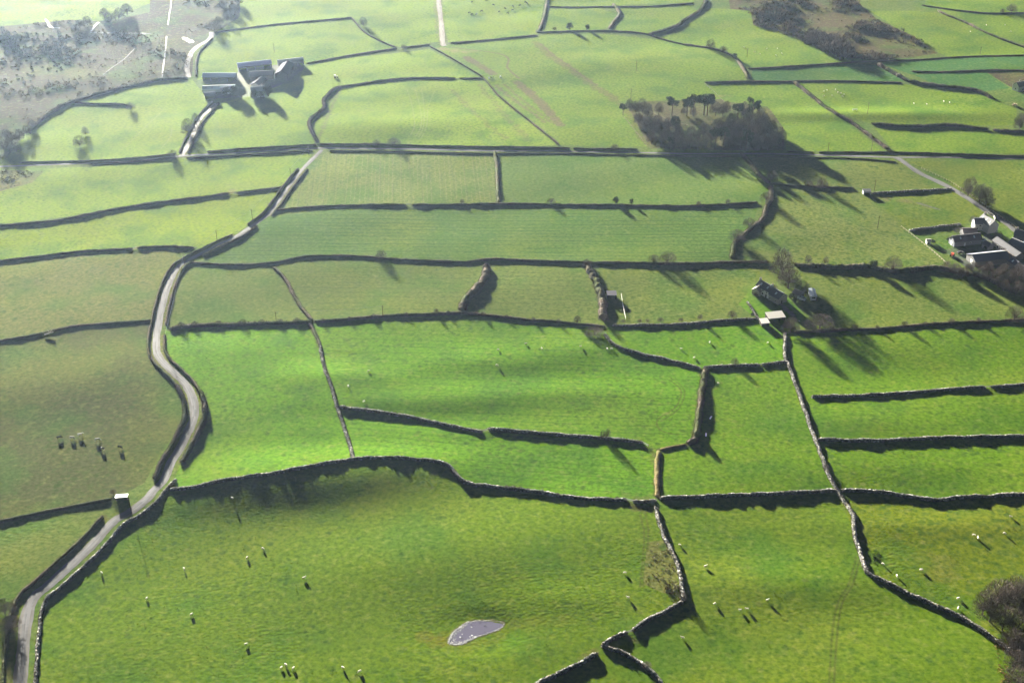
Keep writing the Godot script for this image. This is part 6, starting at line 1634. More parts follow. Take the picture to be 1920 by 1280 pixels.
	house("brown_barn", "brown roofed barn in the middle of the far farm", "barn", -211.6, -1042, 0.159, 19.1, 12, 3.6, 5.8, Color(0.418, 0.38, 0.38), Color(0.399, 0.351, 0.361), {"roof": M.plain, "cap": Color(0.6, 0.6, 0.58)})
	house("gable_barn", "great barn turned with its dark open gable to the meadow", "barn", -192.9, -1049.5, 1.495, 25.9, 11, 4.8, 7.6, Color(0.247, 0.209, 0.209), Color(0.05, 0.05, 0.07), {"open": true, "gable_open": -1.0, "roof": M.plain})
	house("far_farmhouse", "pale farmhouse among the evergreens of the far farm", "house", -207.8, -999.9, 0.239, 10.3, 8, 5.0, 7.6, Color(0.684, 0.7, 0.7), Color(0.323, 0.342, 0.399), {"windows": [[-3.2, 1.6, 1.1, 1.3], [0.0, 1.6, 1.1, 1.3], [3.2, 1.6, 1.1, 1.3]], "chimneys": [-4.0, 4.0]})
	house("grey_shed", "grey shed below the low green roofed barn", "shed", -245.6, -994.9, 0.270, 8.5, 7, 3.0, 4.6, Color(0.38, 0.38, 0.399), Color(0.38, 0.399, 0.475))
	house("small_shed", "slate roofed shed between the farm yard and the evergreens", "shed", -234.6, -1006.4, 0.463, 8.5, 7, 3.0, 4.8, Color(0.456, 0.456, 0.475), Color(0.342, 0.361, 0.437), {"skylights": 2})
	house("yard_shed", "dark roofed shed right of the bright yard", "shed", -211.3, -1025.4, 1.360, 16.6, 7, 2.8, 4.4, Color(0.3, 0.3, 0.31), Color(0.08, 0.08, 0.1), {"roof": M.plain})
	tractor("small white machine standing alone right of the far farm", -149, -1040.6, 0.3, Color(0.62, 0.62, 0.60))

	# ---- trees and scrub
	protos.bare = []
	for k in 4: protos.bare.append(bare_proto("bare_tree", 2600, 0.10 + 0.03 * k, [Color(0.075, 0.062, 0.052), Color(0.095, 0.078, 0.066)][k % 2], 0.3 * k - 0.4))
	protos.big = []
	for k in 4: protos.big.append(bare_proto("bare_tree", 3600, 0.12 + 0.04 * k, [Color(0.085, 0.072, 0.064), Color(0.105, 0.088, 0.078)][k % 2], 0.3 * k - 0.5))
	protos.ever = []
	for k in 2: protos.ever.append(ever_proto("evergreen_tree", false))
	protos.pine = []
	for k in 3: protos.pine.append(ever_proto("pine_tree", true))
	tree("bare", "lone round bare tree on the hedge casting a shadow on the olive field", -81.7, -710.4, 5.5, 7.5)
	tree("bare", "small bare bush tree on the long clipped hedge, next to the drill lined field", -33.9, -791.2, 3.2, 4)
	tree("bare", "round bare tree on the long clipped hedge, between the bush tree and the dark evergreens", 26.7, -791.2, 4.2, 6.5)
	tree("ever", "dark round evergreen on the long clipped hedge, the larger of the pair", 70.4, -790.7, 4.6, 5.2)
	tree("ever", "smaller dark evergreen on the long clipped hedge", 80.7, -789.3, 3.6, 3.6)
	tree("bare", "faint small bare tree on the right part of the long clipped hedge", 125.9, -787.1, 3, 4)
	tree("bare", "small bare tree near the right end of the long clipped hedge", 146, -789.7, 3.4, 4)
	tree("bare", "slim bare tree with twin stems beside the ridged pasture wall, left stem", 44.7, -516.7, 5.6, 3)
	tree("bare", "slim bare tree with twin stems beside the ridged pasture wall, right stem", 47.1, -516.7, 6.2, 3.6)
	tree("bare", "small leaning bare tree on the wall above the smooth field", 120.1, -584.7, 4.6, 5)
	tree("bare", "upright bare tree on the ridge top hedge near the tall shed hedge", 37, -628.4, 5.4, 4.6)
	tree("bare", "small windswept tree on the ridge top hedge below the curved hedge", -43.6, -639.8, 3.6, 3.4)
	tree("bare", "wide bare tree over the black shed field", 96.4, -704, 8, 11)
	tree("bare", "lower bare tree left of the wide bare tree", 88.1, -703.8, 5.4, 8)
	tree("bare", "small dark bare tree left on the tussocky field hedge", 206.1, -817.9, 5, 6.5)
	tree("bare", "taller bare tree right on the tussocky field hedge", 215.2, -817.1, 8, 8.5)
	tree("bare", "broad bare tree at the bend of the overgrown hedge", 143.8, -732.4, 8.5, 11)
	tree("bare", "bare tree above the bend of the overgrown hedge", 154.8, -754.5, 6.5, 9)
	tree("bare", "bare tree at the end of the long clipped hedge", 172, -792.2, 7.5, 9.5)
	tree("bare", "bare tree at the corner of the tussocky field", 182.4, -828.7, 8, 9)
	tree("big", "tall bare tree behind the cottage, the taller of two", 165.1, -689.7, 17.5, 15)
	tree("big", "tall bare tree close behind the cottage, the nearer of two", 164.9, -671.3, 14.5, 15)
	tree("bare", "spreading bare tree on the thick hedge above the caravan field", 232.9, -693.4, 10, 11)
	tree("bare", "slender bare tree in the tussocky field, behind the cottage trees", 183.1, -703.8, 6, 5)
	tree("bare", "thin pale bare tree at the foot of the tussocky field", 193.9, -703.1, 5.4, 4)
	tree("ever", "dark evergreen in the thick hedge above the caravan field", 221.1, -694.6, 6, 7)
	tree("bare", "small round bare tree on the low brown hedge", 222, -624.6, 4, 4.5)
	tree("bare", "bare tree at the right end of the caravan field", 285.8, -630.9, 10, 11)
	tree("big", "large spreading bare shrub beside the white roofed shelter", 174.4, -624.7, 8.5, 17)
	tree("big", "dense bare shrub right of the white roofed shelter", 156.8, -620.6, 9.5, 10)
	tree("bare", "leafless bush tree in the corner of the black shed field", 126.2, -635.7, 5, 6)
	tree("bare", "pale slim tree in the black shed field near the paddock wall", 107.5, -632.8, 4, 3.6)
	tree("big", "first round headed tree by the farm road, farthest of the three", 312.5, -803.3, 15, 12)
	tree("big", "second round headed tree by the farm road, middle of the three", 317.3, -793, 14, 11)
	tree("big", "third round headed tree by the farm road, nearest of the three", 319.6, -786.4, 14.5, 12)
	tree("big", "tall bare tree at the right edge by the far flock", 388.6, -922.7, 15, 11)
	tree("big", "broad bare tree beside the farm drive", -246.1, -915.6, 12, 12)
	tree("bare", "smaller bare tree right of the broad one beside the farm drive", -245, -936.9, 9, 7)
	tree("bare", "dark bare tree in the yellow green field left of the drive, lower one", -322, -891.9, 9, 10)
	tree("bare", "bare tree just above the dark one in the yellow green field", -324, -914.2, 7, 6)
	tree("bare", "small round tree at the end of the hedge stub left of the drive", -303.6, -967.5, 6, 8)
	tree("bare", "bare tree on the cross road hedge below the tracked field", -88.3, -893.7, 6, 11)
	tree("bare", "low bare tree on the cross road hedge left of the tracked field tree", -101.5, -894.2, 4.5, 7)
	tree("bare", "bare tree on the cross road beside the farm drive foot", -247.7, -869.1, 6, 8)
	tree("bare", "lone bare tree on the thin diagonal hedge", -139.7, -1186.7, 9, 9)
	tree("ever", "small dark tree on the curving far hedge, left one", 53.8, -1175.5, 6.5, 8)
	tree("ever", "smaller dark tree on the curving far hedge, right one", 70.6, -1173.1, 5, 5.5)
	tree("bare", "low bush on the curving far hedge, left end", 39.8, -1172.5, 3.5, 5)
	tree("bare", "bare tree at the right bend of the curving far hedge", 178, -1119.7, 9, 9)
	tree("bare", "low bare tree below the right bend of the curving far hedge", 187.8, -1108.4, 5.5, 8)
	tree("ever", "dark bush at the foot of the curving far hedge", 195.3, -1088.5, 5, 5)
	tree("bare", "round bare tree on the right corner hedge", 484.8, -1228.8, 9, 11)
	tree("bare", "small bush left of the round tree on the right corner hedge", 475.3, -1226.8, 4.5, 5)
	tree("bare", "bare tree near the marsh track top", -276.8, -1169.1, 11, 13)
	tree("bare", "bare tree right of the pale track end on the dark hedge", -97.2, -1121, 4, 6)
	tree("bare", "bushy tree on the cross road left of the wood", 76.2, -885.5, 4.5, 7)
	tree("ever", "dark evergreen left before the far farm", -225.9, -996.1, 9, 9)
	tree("ever", "second dark evergreen before the far farm", -233.3, -1000.9, 7, 8)
	tree("ever", "third dark evergreen before the far farm", -220.2, -993.6, 8, 8)
	tree("ever", "fourth dark evergreen before the far farm", -209.4, -991.1, 7.5, 8)
	tree("ever", "fifth dark evergreen before the far farm, right end", -199.3, -998.5, 10, 9)
	tree("bare", "twiggy tree between the farm evergreens", -204.6, -993.6, 6, 6)
	tree("bare", "round bush at the top of the tall shed hedge", 46, -699.2, 4.6, 6.5)
	tree("bare", "round bush at the foot of the tall shed hedge", 52, -631.2, 4.6, 6.5)
	tree("big", "low dark round bush under the tall shed hedge", 46.2, -615.8, 3.6, 12)
	tree("bare", "small dark bush on the lane side of the square olive field", -187.3, -624.5, 4, 4.5)
	tree("bare", "brown bush by the rubble patch wall", 70.5, -401, 3.2, 4.6)
	tree("bare", "single brown bush on the near wall right of the three cornered plot", 52.4, -362.7, 2.6, 4.2)
	tree("bare", "brown bush on the wall beside the strip fields", 149.5, -490.9, 2.2, 3.4)
	tree("ever", "ivy covered bush at the foot of the thorny hedge", 91.5, -516.1, 3.6, 5)
	tree("bare", "small brown bush on the pond field wall, near the pale gateway", 48.3, -467.1, 1.8, 2.6)
	tree("bare", "pale gorse bush beside the paddock wall, first from the tall shed hedge", 63.4, -629.6, 2.4, 3.4)
	tree("bare", "pale gorse bush beside the paddock wall, second from the tall shed hedge", 72.6, -630.3, 2.2, 3.2)
	tree("bare", "pale gorse bush beside the paddock wall, third from the tall shed hedge", 77.1, -630.3, 2.2, 3)
	tree("bare", "pale gorse bush beside the paddock wall, fourth from the tall shed hedge", 84.8, -630.9, 2.6, 4.4)
	tree("bare", "pale gorse bush beside the paddock wall, fifth from the tall shed hedge", 96.4, -631.5, 2.4, 3.4)
	tree("ever", "dark shrub by the cottage lawn wall", 138.3, -638.5, 2, 3)
	tree("ever", "dark conifer shrub behind the cottage", 164.4, -658.4, 3.6, 4.5)
	tree("bare", "bare shrub at the corner of the cottage", 143.6, -661.4, 3.2, 3.6)
	tree("big", "bare shrub by the lane at the lower left, nearest", -202.4, -384.1, 6, 9)
	tree("big", "bare shrub by the lane at the lower left, behind the nearest", -208.3, -392.7, 7, 9)
	tree("bare", "bare shrub beside the small stone hut", -184.8, -471.7, 3, 3.6)
	tree("ever", "dark bush beside the white garden shed", 268.5, -731.4, 2.6, 3.4)
	tree("bare", "bare garden tree left of the farmhouse annexe", 288.1, -745.9, 5, 5)
	tree("bare", "bare garden tree behind the long outbuilding", 291.5, -737.9, 4.5, 4.5)
	tree("ever", "dark garden bush at the left end of the long outbuilding", 279.2, -734.3, 2.6, 3.4)
	tree("bare", "bare tree between the farmhouse and the cart shed", 311.8, -737.4, 6, 6)
	tree("ever", "dark shrub in the middle of the farmhouse yard", 298.5, -721.3, 2.4, 3.2)
	tree("bare", "bare tree behind the sheet barn", 306.7, -713.7, 5.5, 6)
	tree("big", "bare tree at the left end of the copse above the thick hedge", 270.1, -689.2, 7, 8)
	tree("bare", "shrubby tree below the fence end by the yard", 267.4, -697.6, 4.5, 6)
	tree("bare", "bare shrub behind the cottage ridge", 156.1, -668.3, 4, 5)
	tree("ever", "dark hedge bush at the front of the outhouse", 165.6, -654.6, 2.4, 4)
	tree("bare", "thin bare tree between outhouse and caravan", 173.4, -664.6, 5, 4)
	tree("bare", "tree over the yard wall of the farmhouse", 303.3, -760.3, 6, 7)
	tree("big", "bare tree in the square wood, first of its bare trees from the left", 93, -964.2, 10.5, 7.9, "bare trees of the square wood")
	tree("big", "bare tree in the square wood, second of its bare trees from the left", 97.9, -956.9, 11.5, 9.3, "bare trees of the square wood")
	tree("big", "bare tree in the square wood, third of its bare trees from the left", 97.6, -932.6, 10.5, 8.1, "bare trees of the square wood")
	tree("big", "bare tree in the square wood, fourth of its bare trees from the left", 103.2, -959.2, 12.6, 10.3, "bare trees of the square wood")
	tree("big", "bare tree in the square wood, fifth of its bare trees from the left", 101.8, -919.9, 11.5, 9.5, "bare trees of the square wood")
	tree("big", "bare tree in the square wood, sixth of its bare trees from the left", 106.7, -952.1, 11.5, 8.2, "bare trees of the square wood")
	tree("big", "bare tree in the square wood, seventh of its bare trees from the left", 104.4, -895.9, 11.5, 8.1, "bare trees of the square wood")
	tree("big", "bare tree in the square wood, eighth of its bare trees from the left", 107.5, -911.8, 12.6, 10.9, "bare trees of the square wood")
	tree("big", "bare tree in the square wood, ninth of its bare trees from the left", 111.5, -927.8, 11.5, 8.7, "bare trees of the square wood")
	tree("big", "bare tree in the square wood, tenth of its bare trees from the left", 115.4, -955.3, 10.5, 7.9, "bare trees of the square wood")
	tree("big", "bare tree in the square wood, eleventh of its bare trees from the left", 111.4, -894, 10.5, 9.4, "bare trees of the square wood")
	tree("big", "bare tree in the square wood, twelfth of its bare trees from the left", 115.7, -904.8, 11.5, 9.1, "bare trees of the square wood")
	tree("big", "bare tree in the square wood, 13th of its bare trees from the left", 119.3, -923.9, 10.5, 9.1, "bare trees of the square wood")
	tree("big", "bare tree in the square wood, 14th of its bare trees from the left", 120.7, -898.6, 9.5, 7.6, "bare trees of the square wood")
	tree("big", "bare tree in the square wood, 15th of its bare trees from the left", 119.2, -884.6, 10.5, 8.7, "bare trees of the square wood")
	tree("big", "bare tree in the square wood, 16th of its bare trees from the left", 125.3, -911.6, 11.5, 8.4, "bare trees of the square wood")
	tree("big", "bare tree in the square wood, 17th of its bare trees from the left", 125.6, -896.6, 11.5, 9.5, "bare trees of the square wood")
	tree("big", "bare tree in the square wood, 18th of its bare trees from the left", 126.9, -883.7, 9.5, 8.3, "bare trees of the square wood")
	tree("big", "bare tree in the square wood, 19th of its bare trees from the left", 135.3, -953.4, 7.3, 5.9, "bare trees of the square wood")
	tree("big", "bare tree in the square wood, 20th of its bare trees from the left", 131, -891.3, 10.5, 8.9, "bare trees of the square wood")
	tree("big", "bare tree in the square wood, 21st of its bare trees from the left", 135.1, -905.4, 11.5, 9.6, "bare trees of the square wood")
	tree("big", "bare tree in the square wood, 22nd of its bare trees from the left", 142.3, -952.2, 8.4, 6, "bare trees of the square wood")
	tree("big", "bare tree in the square wood, 23rd of its bare trees from the left", 137.5, -886.1, 10.5, 8.9, "bare trees of the square wood")
	tree("big", "bare tree in the square wood, 24th of its bare trees from the left", 140.2, -901.2, 10.5, 8.6, "bare trees of the square wood")
	tree("big", "bare tree in the square wood, 25th of its bare trees from the left", 144.5, -909.6, 11.5, 8.7, "bare trees of the square wood")
	tree("big", "bare tree in the square wood, 26th of its bare trees from the left", 143.5, -889.4, 12.6, 8.9, "bare trees of the square wood")
	tree("big", "bare tree in the square wood, 27th of its bare trees from the left", 149.9, -898.9, 11.5, 10, "bare trees of the square wood")
	tree("big", "bare tree in the square wood, 28th of its bare trees from the left", 159.9, -952.1, 12.6, 10, "bare trees of the square wood")
	tree("big", "bare tree in the square wood, 29th of its bare trees from the left", 156.2, -915.6, 13.7, 11.5, "bare trees of the square wood")
	tree("big", "bare tree in the square wood, 30th of its bare trees from the left", 157.5, -905, 13.7, 12, "bare trees of the square wood")
	tree("big", "bare tree in the square wood, 31st of its bare trees from the left", 165.2, -951.1, 11.5, 9.7, "bare trees of the square wood")
	tree("big", "bare tree in the square wood, 32nd of its bare trees from the left", 162.8, -919.5, 13.7, 12.1, "bare trees of the square wood")
	tree("big", "bare tree in the square wood, 33rd of its bare trees from the left", 169.4, -960.1, 9.5, 7.4, "bare trees of the square wood")
	tree("big", "bare tree in the square wood, 34th of its bare trees from the left", 162, -891.2, 12.6, 10.8, "bare trees of the square wood")
	tree("big", "bare tree in the square wood, 35th of its bare trees from the left", 168.9, -927.9, 14.7, 11.6, "bare trees of the square wood")
	tree("big", "bare tree in the square wood, 36th of its bare trees from the left", 167.1, -904.5, 13.7, 12.1, "bare trees of the square wood")
	tree("big", "bare tree in the square wood, 37th of its bare trees from the left", 171.3, -908.5, 15.7, 13.7, "bare trees of the square wood")
	tree("big", "bare tree in the square wood, 38th of its bare trees from the left", 169.4, -887.9, 13.7, 9.9, "bare trees of the square wood")
	tree("big", "bare tree in the square wood, 39th of its bare trees from the left", 181.3, -947.2, 14.7, 10.7, "bare trees of the square wood")
	tree("big", "bare tree in the square wood, 40th of its bare trees from the left", 181.1, -932.3, 15.7, 11.7, "bare trees of the square wood")
	tree("big", "bare tree in the square wood, 41st of its bare trees from the left", 178.5, -895.7, 13.7, 12.2, "bare trees of the square wood")
	tree("big", "bare tree in the square wood, 42nd of its bare trees from the left", 183.9, -919, 15.7, 12.4, "bare trees of the square wood")
	tree("big", "bare tree in the square wood, 43rd of its bare trees from the left", 179.9, -884.6, 11.5, 9.5, "bare trees of the square wood")
	tree("big", "bare tree in the square wood, 44th of its bare trees from the left", 184.6, -903.7, 15.7, 11.9, "bare trees of the square wood")
	tree("big", "bare tree in the square wood, 45th of its bare trees from the left", 191, -930.2, 15.7, 12.6, "bare trees of the square wood")
	tree("big", "bare tree in the square wood, 46th of its bare trees from the left", 185.9, -887.3, 11.5, 8.9, "bare trees of the square wood")
	tree("big", "bare tree in the square wood, 47th of its bare trees from the left", 191.6, -916.7, 15.7, 12.1, "bare trees of the square wood")
	tree("big", "bare tree in the square wood, 48th of its bare trees from the left", 189.3, -884.3, 10.5, 8.6, "bare trees of the square wood")
	tree("big", "bare tree in the square wood, 49th of its bare trees from the left", 194.9, -907.8, 14.7, 12, "bare trees of the square wood")
	tree("big", "bare tree in the square wood, 50th of its bare trees from the left", 193.3, -889.1, 10.5, 9.2, "bare trees of the square wood")
	tree("big", "bare tree in the square wood, 51st of its bare trees from the left", 197.9, -897.1, 9.5, 7.9, "bare trees of the square wood")
	tree("big", "bare tree in the square wood, 52nd of its bare trees from the left", 203, -903.4, 8.4, 7.4, "bare trees of the square wood")
	tree("pine", "dark flat topped pine in the square wood, first of its pines from the left", 87.3, -954.6, 9.9, 6.8, "pines of the square wood")
	tree("pine", "dark flat topped pine in the square wood, second of its pines from the left", 117.3, -885.6, 9.9, 7, "pines of the square wood")
	tree("pine", "dark flat topped pine in the square wood, third of its pines from the left", 125.6, -952.7, 17.1, 11.3, "pines of the square wood")
	tree("pine", "dark flat topped pine in the square wood, fourth of its pines from the left", 124.4, -917.8, 14.3, 8.3, "pines of the square wood")
	tree("pine", "dark flat topped pine in the square wood, fifth of its pines from the left", 137.2, -951.2, 15.4, 10.6, "pines of the square wood")
	tree("pine", "dark flat topped pine in the square wood, sixth of its pines from the left", 142.2, -951.1, 18.1, 12.8, "pines of the square wood")
	tree("pine", "dark flat topped pine in the square wood, seventh of its pines from the left", 150.8, -953.1, 19.8, 13.8, "pines of the square wood")
	tree("pine", "dark flat topped pine in the square wood, eighth of its pines from the left", 153.2, -952, 18.6, 12, "pines of the square wood")
	tree("pine", "dark flat topped pine in the square wood, ninth of its pines from the left", 150.7, -887.3, 16.5, 11, "pines of the square wood")
	tree("pine", "dark flat topped pine in the square wood, tenth of its pines from the left", 157.5, -890.3, 16.5, 9.7, "pines of the square wood")
	tree("pine", "dark flat topped pine in the square wood, eleventh of its pines from the left", 175.8, -943.9, 15.4, 10.6, "pines of the square wood")
	tree("pine", "dark flat topped pine in the square wood, twelfth of its pines from the left", 172.6, -882.9, 16.5, 10.7, "pines of the square wood")
	tree("pine", "dark flat topped pine in the square wood, 13th of its pines from the left", 185.9, -936.7, 20.9, 12.6, "pines of the square wood")
	tree("big", "dark bare tree of the wood at the lower right corner, first from its left side", 192.8, -392, 13, 10.1, "bare trees of the corner wood")
	tree("big", "dark bare tree of the wood at the lower right corner, second from its left side", 194.5, -387.8, 12, 11.4, "bare trees of the corner wood")
	tree("big", "dark bare tree of the wood at the lower right corner, third from its left side", 199.9, -396.4, 14, 13.7, "bare trees of the corner wood")
	tree("big", "dark bare tree of the wood at the lower right corner, fourth from its left side", 197.9, -382.5, 13, 10.2, "bare trees of the corner wood")
	tree("big", "dark bare tree of the wood at the lower right corner, fifth from its left side", 201.9, -391.9, 14, 13.1, "bare trees of the corner wood")
	tree("big", "dark bare tree of the wood at the lower right corner, sixth from its left side", 197.1, -370.5, 12, 10.2, "bare trees of the corner wood")
	tree("big", "dark bare tree of the wood at the lower right corner, seventh from its left side", 207.5, -399.6, 14, 11.2, "bare trees of the corner wood")
	tree("big", "dark bare tree of the wood at the lower right corner, eighth from its left side", 194.8, -360.3, 11, 9.1, "bare trees of the corner wood")
	tree("big", "dark bare tree of the wood at the lower right corner, ninth from its left side", 201.8, -380, 13, 12.1, "bare trees of the corner wood")
	tree("big", "dark bare tree of the wood at the lower right corner, tenth from its left side", 192.9, -351.5, 11, 10.5, "bare trees of the corner wood")
	tree("big", "dark bare tree of the wood at the lower right corner, eleventh from its left side", 208.4, -393.1, 15, 11.6, "bare trees of the corner wood")
	tree("big", "dark bare tree of the wood at the lower right corner, twelfth from its left side", 200.4, -367.6, 12, 10.7, "bare trees of the corner wood")
	tree("big", "dark bare tree of the wood at the lower right corner, 13th from its left side", 207.5, -384.3, 14, 10.8, "bare trees of the corner wood")
	tree("big", "dark bare tree of the wood at the lower right corner, 14th from its left side", 198.4, -357.6, 12, 11, "bare trees of the corner wood")
	tree("big", "dark bare tree of the wood at the lower right corner, 15th from its left side", 214.8, -398.9, 14, 11.7, "bare trees of the corner wood")
	tree("big", "dark bare tree of the wood at the lower right corner, 16th from its left side", 207.3, -375.5, 13, 12.4, "bare trees of the corner wood")
	tree("big", "dark bare tree of the wood at the lower right corner, 17th from its left side", 213.7, -387.7, 14, 13.6, "bare trees of the corner wood")
	tree("big", "brown bare tree in the copse below the farmhouse, first from the left", 272.6, -683.7, 7, 7.2, "bare trees of the farmhouse copse")
	tree("big", "brown bare tree in the copse below the farmhouse, second from the left", 279.9, -689.4, 8, 9.2, "bare trees of the farmhouse copse")
	tree("big", "brown bare tree in the copse below the farmhouse, third from the left", 283, -682.6, 9, 8.8, "bare trees of the farmhouse copse")
	tree("big", "brown bare tree in the copse below the farmhouse, fourth from the left", 289.8, -689.7, 8, 7.4, "bare trees of the farmhouse copse")
	tree("big", "brown bare tree in the copse below the farmhouse, fifth from the left", 290.7, -678.6, 9, 9.4, "bare trees of the farmhouse copse")
	tree("big", "brown bare tree in the copse below the farmhouse, sixth from the left", 297.1, -684.2, 10, 9.1, "bare trees of the farmhouse copse")
	tree("big", "brown bare tree in the copse below the farmhouse, seventh from the left", 292, -666.9, 8, 7.6, "bare trees of the farmhouse copse")
	tree("big", "brown bare tree in the copse below the farmhouse, eighth from the left", 298, -674.6, 10, 10, "bare trees of the farmhouse copse")
	tree("big", "brown bare tree in the copse below the farmhouse, ninth from the left", 297.6, -662.2, 9, 9.5, "bare trees of the farmhouse copse")
	tree("big", "brown bare tree in the copse below the farmhouse, tenth from the left", 305.2, -681.5, 11, 10.3, "bare trees of the farmhouse copse")
	tree("big", "brown bare tree in the copse below the farmhouse, eleventh from the left", 305.9, -670.5, 11, 10, "bare trees of the farmhouse copse")
	tree("big", "bare tree at the lower left end of the marsh, first from the left", -375.5, -884.1, 9, 10.1, "bare trees at the marsh end")
	tree("big", "bare tree at the lower left end of the marsh, second from the left", -381, -905, 9, 8.8, "bare trees at the marsh end")
	tree("big", "bare tree at the lower left end of the marsh, third from the left", -374, -896.3, 10, 11.4, "bare trees at the marsh end")
	tree("big", "bare tree at the lower left end of the marsh, fourth from the left", -366, -881.9, 8, 9, "bare trees at the marsh end")
	tree("big", "bare tree at the lower left end of the marsh, fifth from the left", -371.2, -904.5, 9, 9, "bare trees at the marsh end")
	tree("big", "bare tree at the lower left end of the marsh, sixth from the left", -368.2, -912.9, 8, 8.1, "bare trees at the marsh end")
	tree("big", "bare tree at the lower left end of the marsh, seventh from the left", -368.2, -927.9, 7, 7.2, "bare trees at the marsh end")
	tree("big", "hazy bare tree on the far marsh edge, first from the left", -406.3, -1167.5, 7, 8.2, "hazy trees of the far marsh")
	tree("big", "hazy bare tree on the far marsh edge, second from the left", -404.9, -1179.7, 8, 9.2, "hazy trees of the far marsh")
	tree("big", "hazy bare tree on the far marsh edge, third from the left", -400.1, -1187.4, 9, 10.3, "hazy trees of the far marsh")
	tree("big", "hazy bare tree on the far marsh edge, fourth from the left", -390.6, -1211.9, 9, 10.4, "hazy trees of the far marsh")
	tree("big", "hazy bare tree on the far marsh edge, fifth from the left", -380.9, -1194.8, 10, 12.5, "hazy trees of the far marsh")
	tree("big", "hazy bare tree on the far marsh edge, sixth from the left", -376, -1206.8, 11, 12.4, "hazy trees of the far marsh")
	tree("big", "hazy bare tree on the far marsh edge, seventh from the left", -371.6, -1221.2, 11, 12.2, "hazy trees of the far marsh")
	tree("big", "hazy bare tree on the far marsh edge, eighth from the left", -277.1, -1190.5, 8, 9.5, "hazy trees of the far marsh")
	tree("big", "hazy bare tree on the far marsh edge, ninth from the left", -283.7, -1245.2, 9, 9.5, "hazy trees of the far marsh")
	tree("big", "hazy bare tree on the far marsh edge, tenth from the left", -271.6, -1201.4, 10, 10.7, "hazy trees of the far marsh")
	tree("big", "hazy bare tree on the far marsh edge, eleventh from the left", -270.4, -1227.4, 10, 12.6, "hazy trees of the far marsh")
	tree("big", "hazy bare tree on the far marsh edge, twelfth from the left", -271.9, -1257.8, 10, 11.3, "hazy trees of the far marsh")
	scrub("heath_scrub", "brown heath and gorse scrub of the far rough ground", [219.5, -1309, 214.8, -1239.6, 233.3, -1234.8, 229.4, -1188.7, 246, -1171.5, 268.3, -1134, 291.6, -1093, 320.2, -1085.2, 377.1, -1107.9, 368.6, -1156.1, 348, -1202.8, 343.8, -1256.3, 356, -1308.9], 0.05, 0.8, 5.0, [Color(0.115, 0.085, 0.06), Color(0.085, 0.07, 0.05), Color(0.15, 0.115, 0.07), Color(0.06, 0.062, 0.035)], 0.016, 40)
	scrub("thicket", "dense bare thicket along the lower edge of the far scrub", [230.6, -1230.9, 238.4, -1200, 256.3, -1186.8, 286.3, -1162.3, 299.7, -1134, 298.5, -1086.2, 286.6, -1095.9, 267.3, -1134, 245, -1171.6, 226.9, -1191.9], 0.05, 4, 9, [Color(0.1, 0.085, 0.075), Color(0.12, 0.1, 0.09)], 0.002, 60)
	scrub("marsh_scrub", "brown scrub and rushes of the marsh", [-480.2, -1180.4, -422.4, -1199.9, -383.9, -1194.9, -324.7, -1157.6, -267.3, -1218.9, -276.4, -1162.3, -286.4, -1116.8, -276.6, -1049.5, -296.9, -1039.5, -356.4, -987, -364.3, -966.4, -371.9, -927.9, -377.6, -881.1], 0.03, 0.5, 3.6, [Color(0.115, 0.085, 0.06), Color(0.085, 0.07, 0.05), Color(0.15, 0.115, 0.07), Color(0.06, 0.062, 0.035)], 0.011, 30)
	scrub("gorse", "dark gorse and bushes on the left part of the marsh", [-474.3, -1163.6, -414.4, -1161.1, -395.1, -1145.4, -395.5, -1106.2, -377.9, -1062.6, -396.5, -1048.9, -407.7, -1021.2, -420.9, -1008.1], 0.03, 1.5, 5.5, [Color(0.07, 0.06, 0.05), Color(0.06, 0.065, 0.03)], 0.004, 50)
	scrub("marsh_thicket", "tall bushes on the upper right part of the marsh", [-327.3, -1270.3, -271.8, -1271.9, -263.8, -1213.9, -273.9, -1162.2, -288.9, -1174.8, -312.9, -1216.5], 0.04, 2, 6, [Color(0.09, 0.075, 0.065), Color(0.11, 0.09, 0.075)], 0.004, 50)
	scrub("rush_tufts", "dark rush tufts in the patch beside the cross road", [-366.8, -849.6, -334.6, -844.7, -336.2, -826, -353.4, -810.9], 0.35, 0.4, 1.3, [Color(0.09, 0.07, 0.05), Color(0.05, 0.045, 0.03)], 0.05, 14)
	scrub("rubble_growth", "dead stalks and rubble beside the crooked pond field wall", [61.3, -436.1, 67.6, -437.7, 70.6, -418, 69.5, -404.1, 63.5, -404.1, 56.6, -409.7, 58.5, -424.9], 0.6, 0.25, 0.8, [Color(0.2, 0.155, 0.07), Color(0.11, 0.085, 0.05), Color(0.26, 0.24, 0.2)], 0.15, 9)
	scrub("bramble_litter", "red brown bramble and stones at the wall corner by the rubble", [64.3, -409.6, 71.5, -410.2, 71.2, -399.1, 66.7, -398.5, 64.2, -404.1], 1.2, 0.4, 1.3, [Color(0.12, 0.055, 0.03), Color(0.06, 0.045, 0.035), Color(0.2, 0.18, 0.16)], 0.2, 12)
	scrub("bramble_litter", "clumps of dark bramble right of the curving near wall", [158.7, -439.2, 162.5, -434.6, 160.5, -429.3, 155.8, -421.6, 155.9, -429.3], 0.4, 0.4, 1.4, [Color(0.035, 0.06, 0.018), Color(0.05, 0.07, 0.02)], 0.06, 18)
	scrub("bracken", "tan bracken under the corner wood", [190.7, -380.2, 196.8, -372.6, 191, -348.8, 186.9, -348.8, 190.7, -368.3], 0.5, 0.4, 1.2, [Color(0.2, 0.13, 0.05), Color(0.12, 0.07, 0.04)], 0.05, 14)
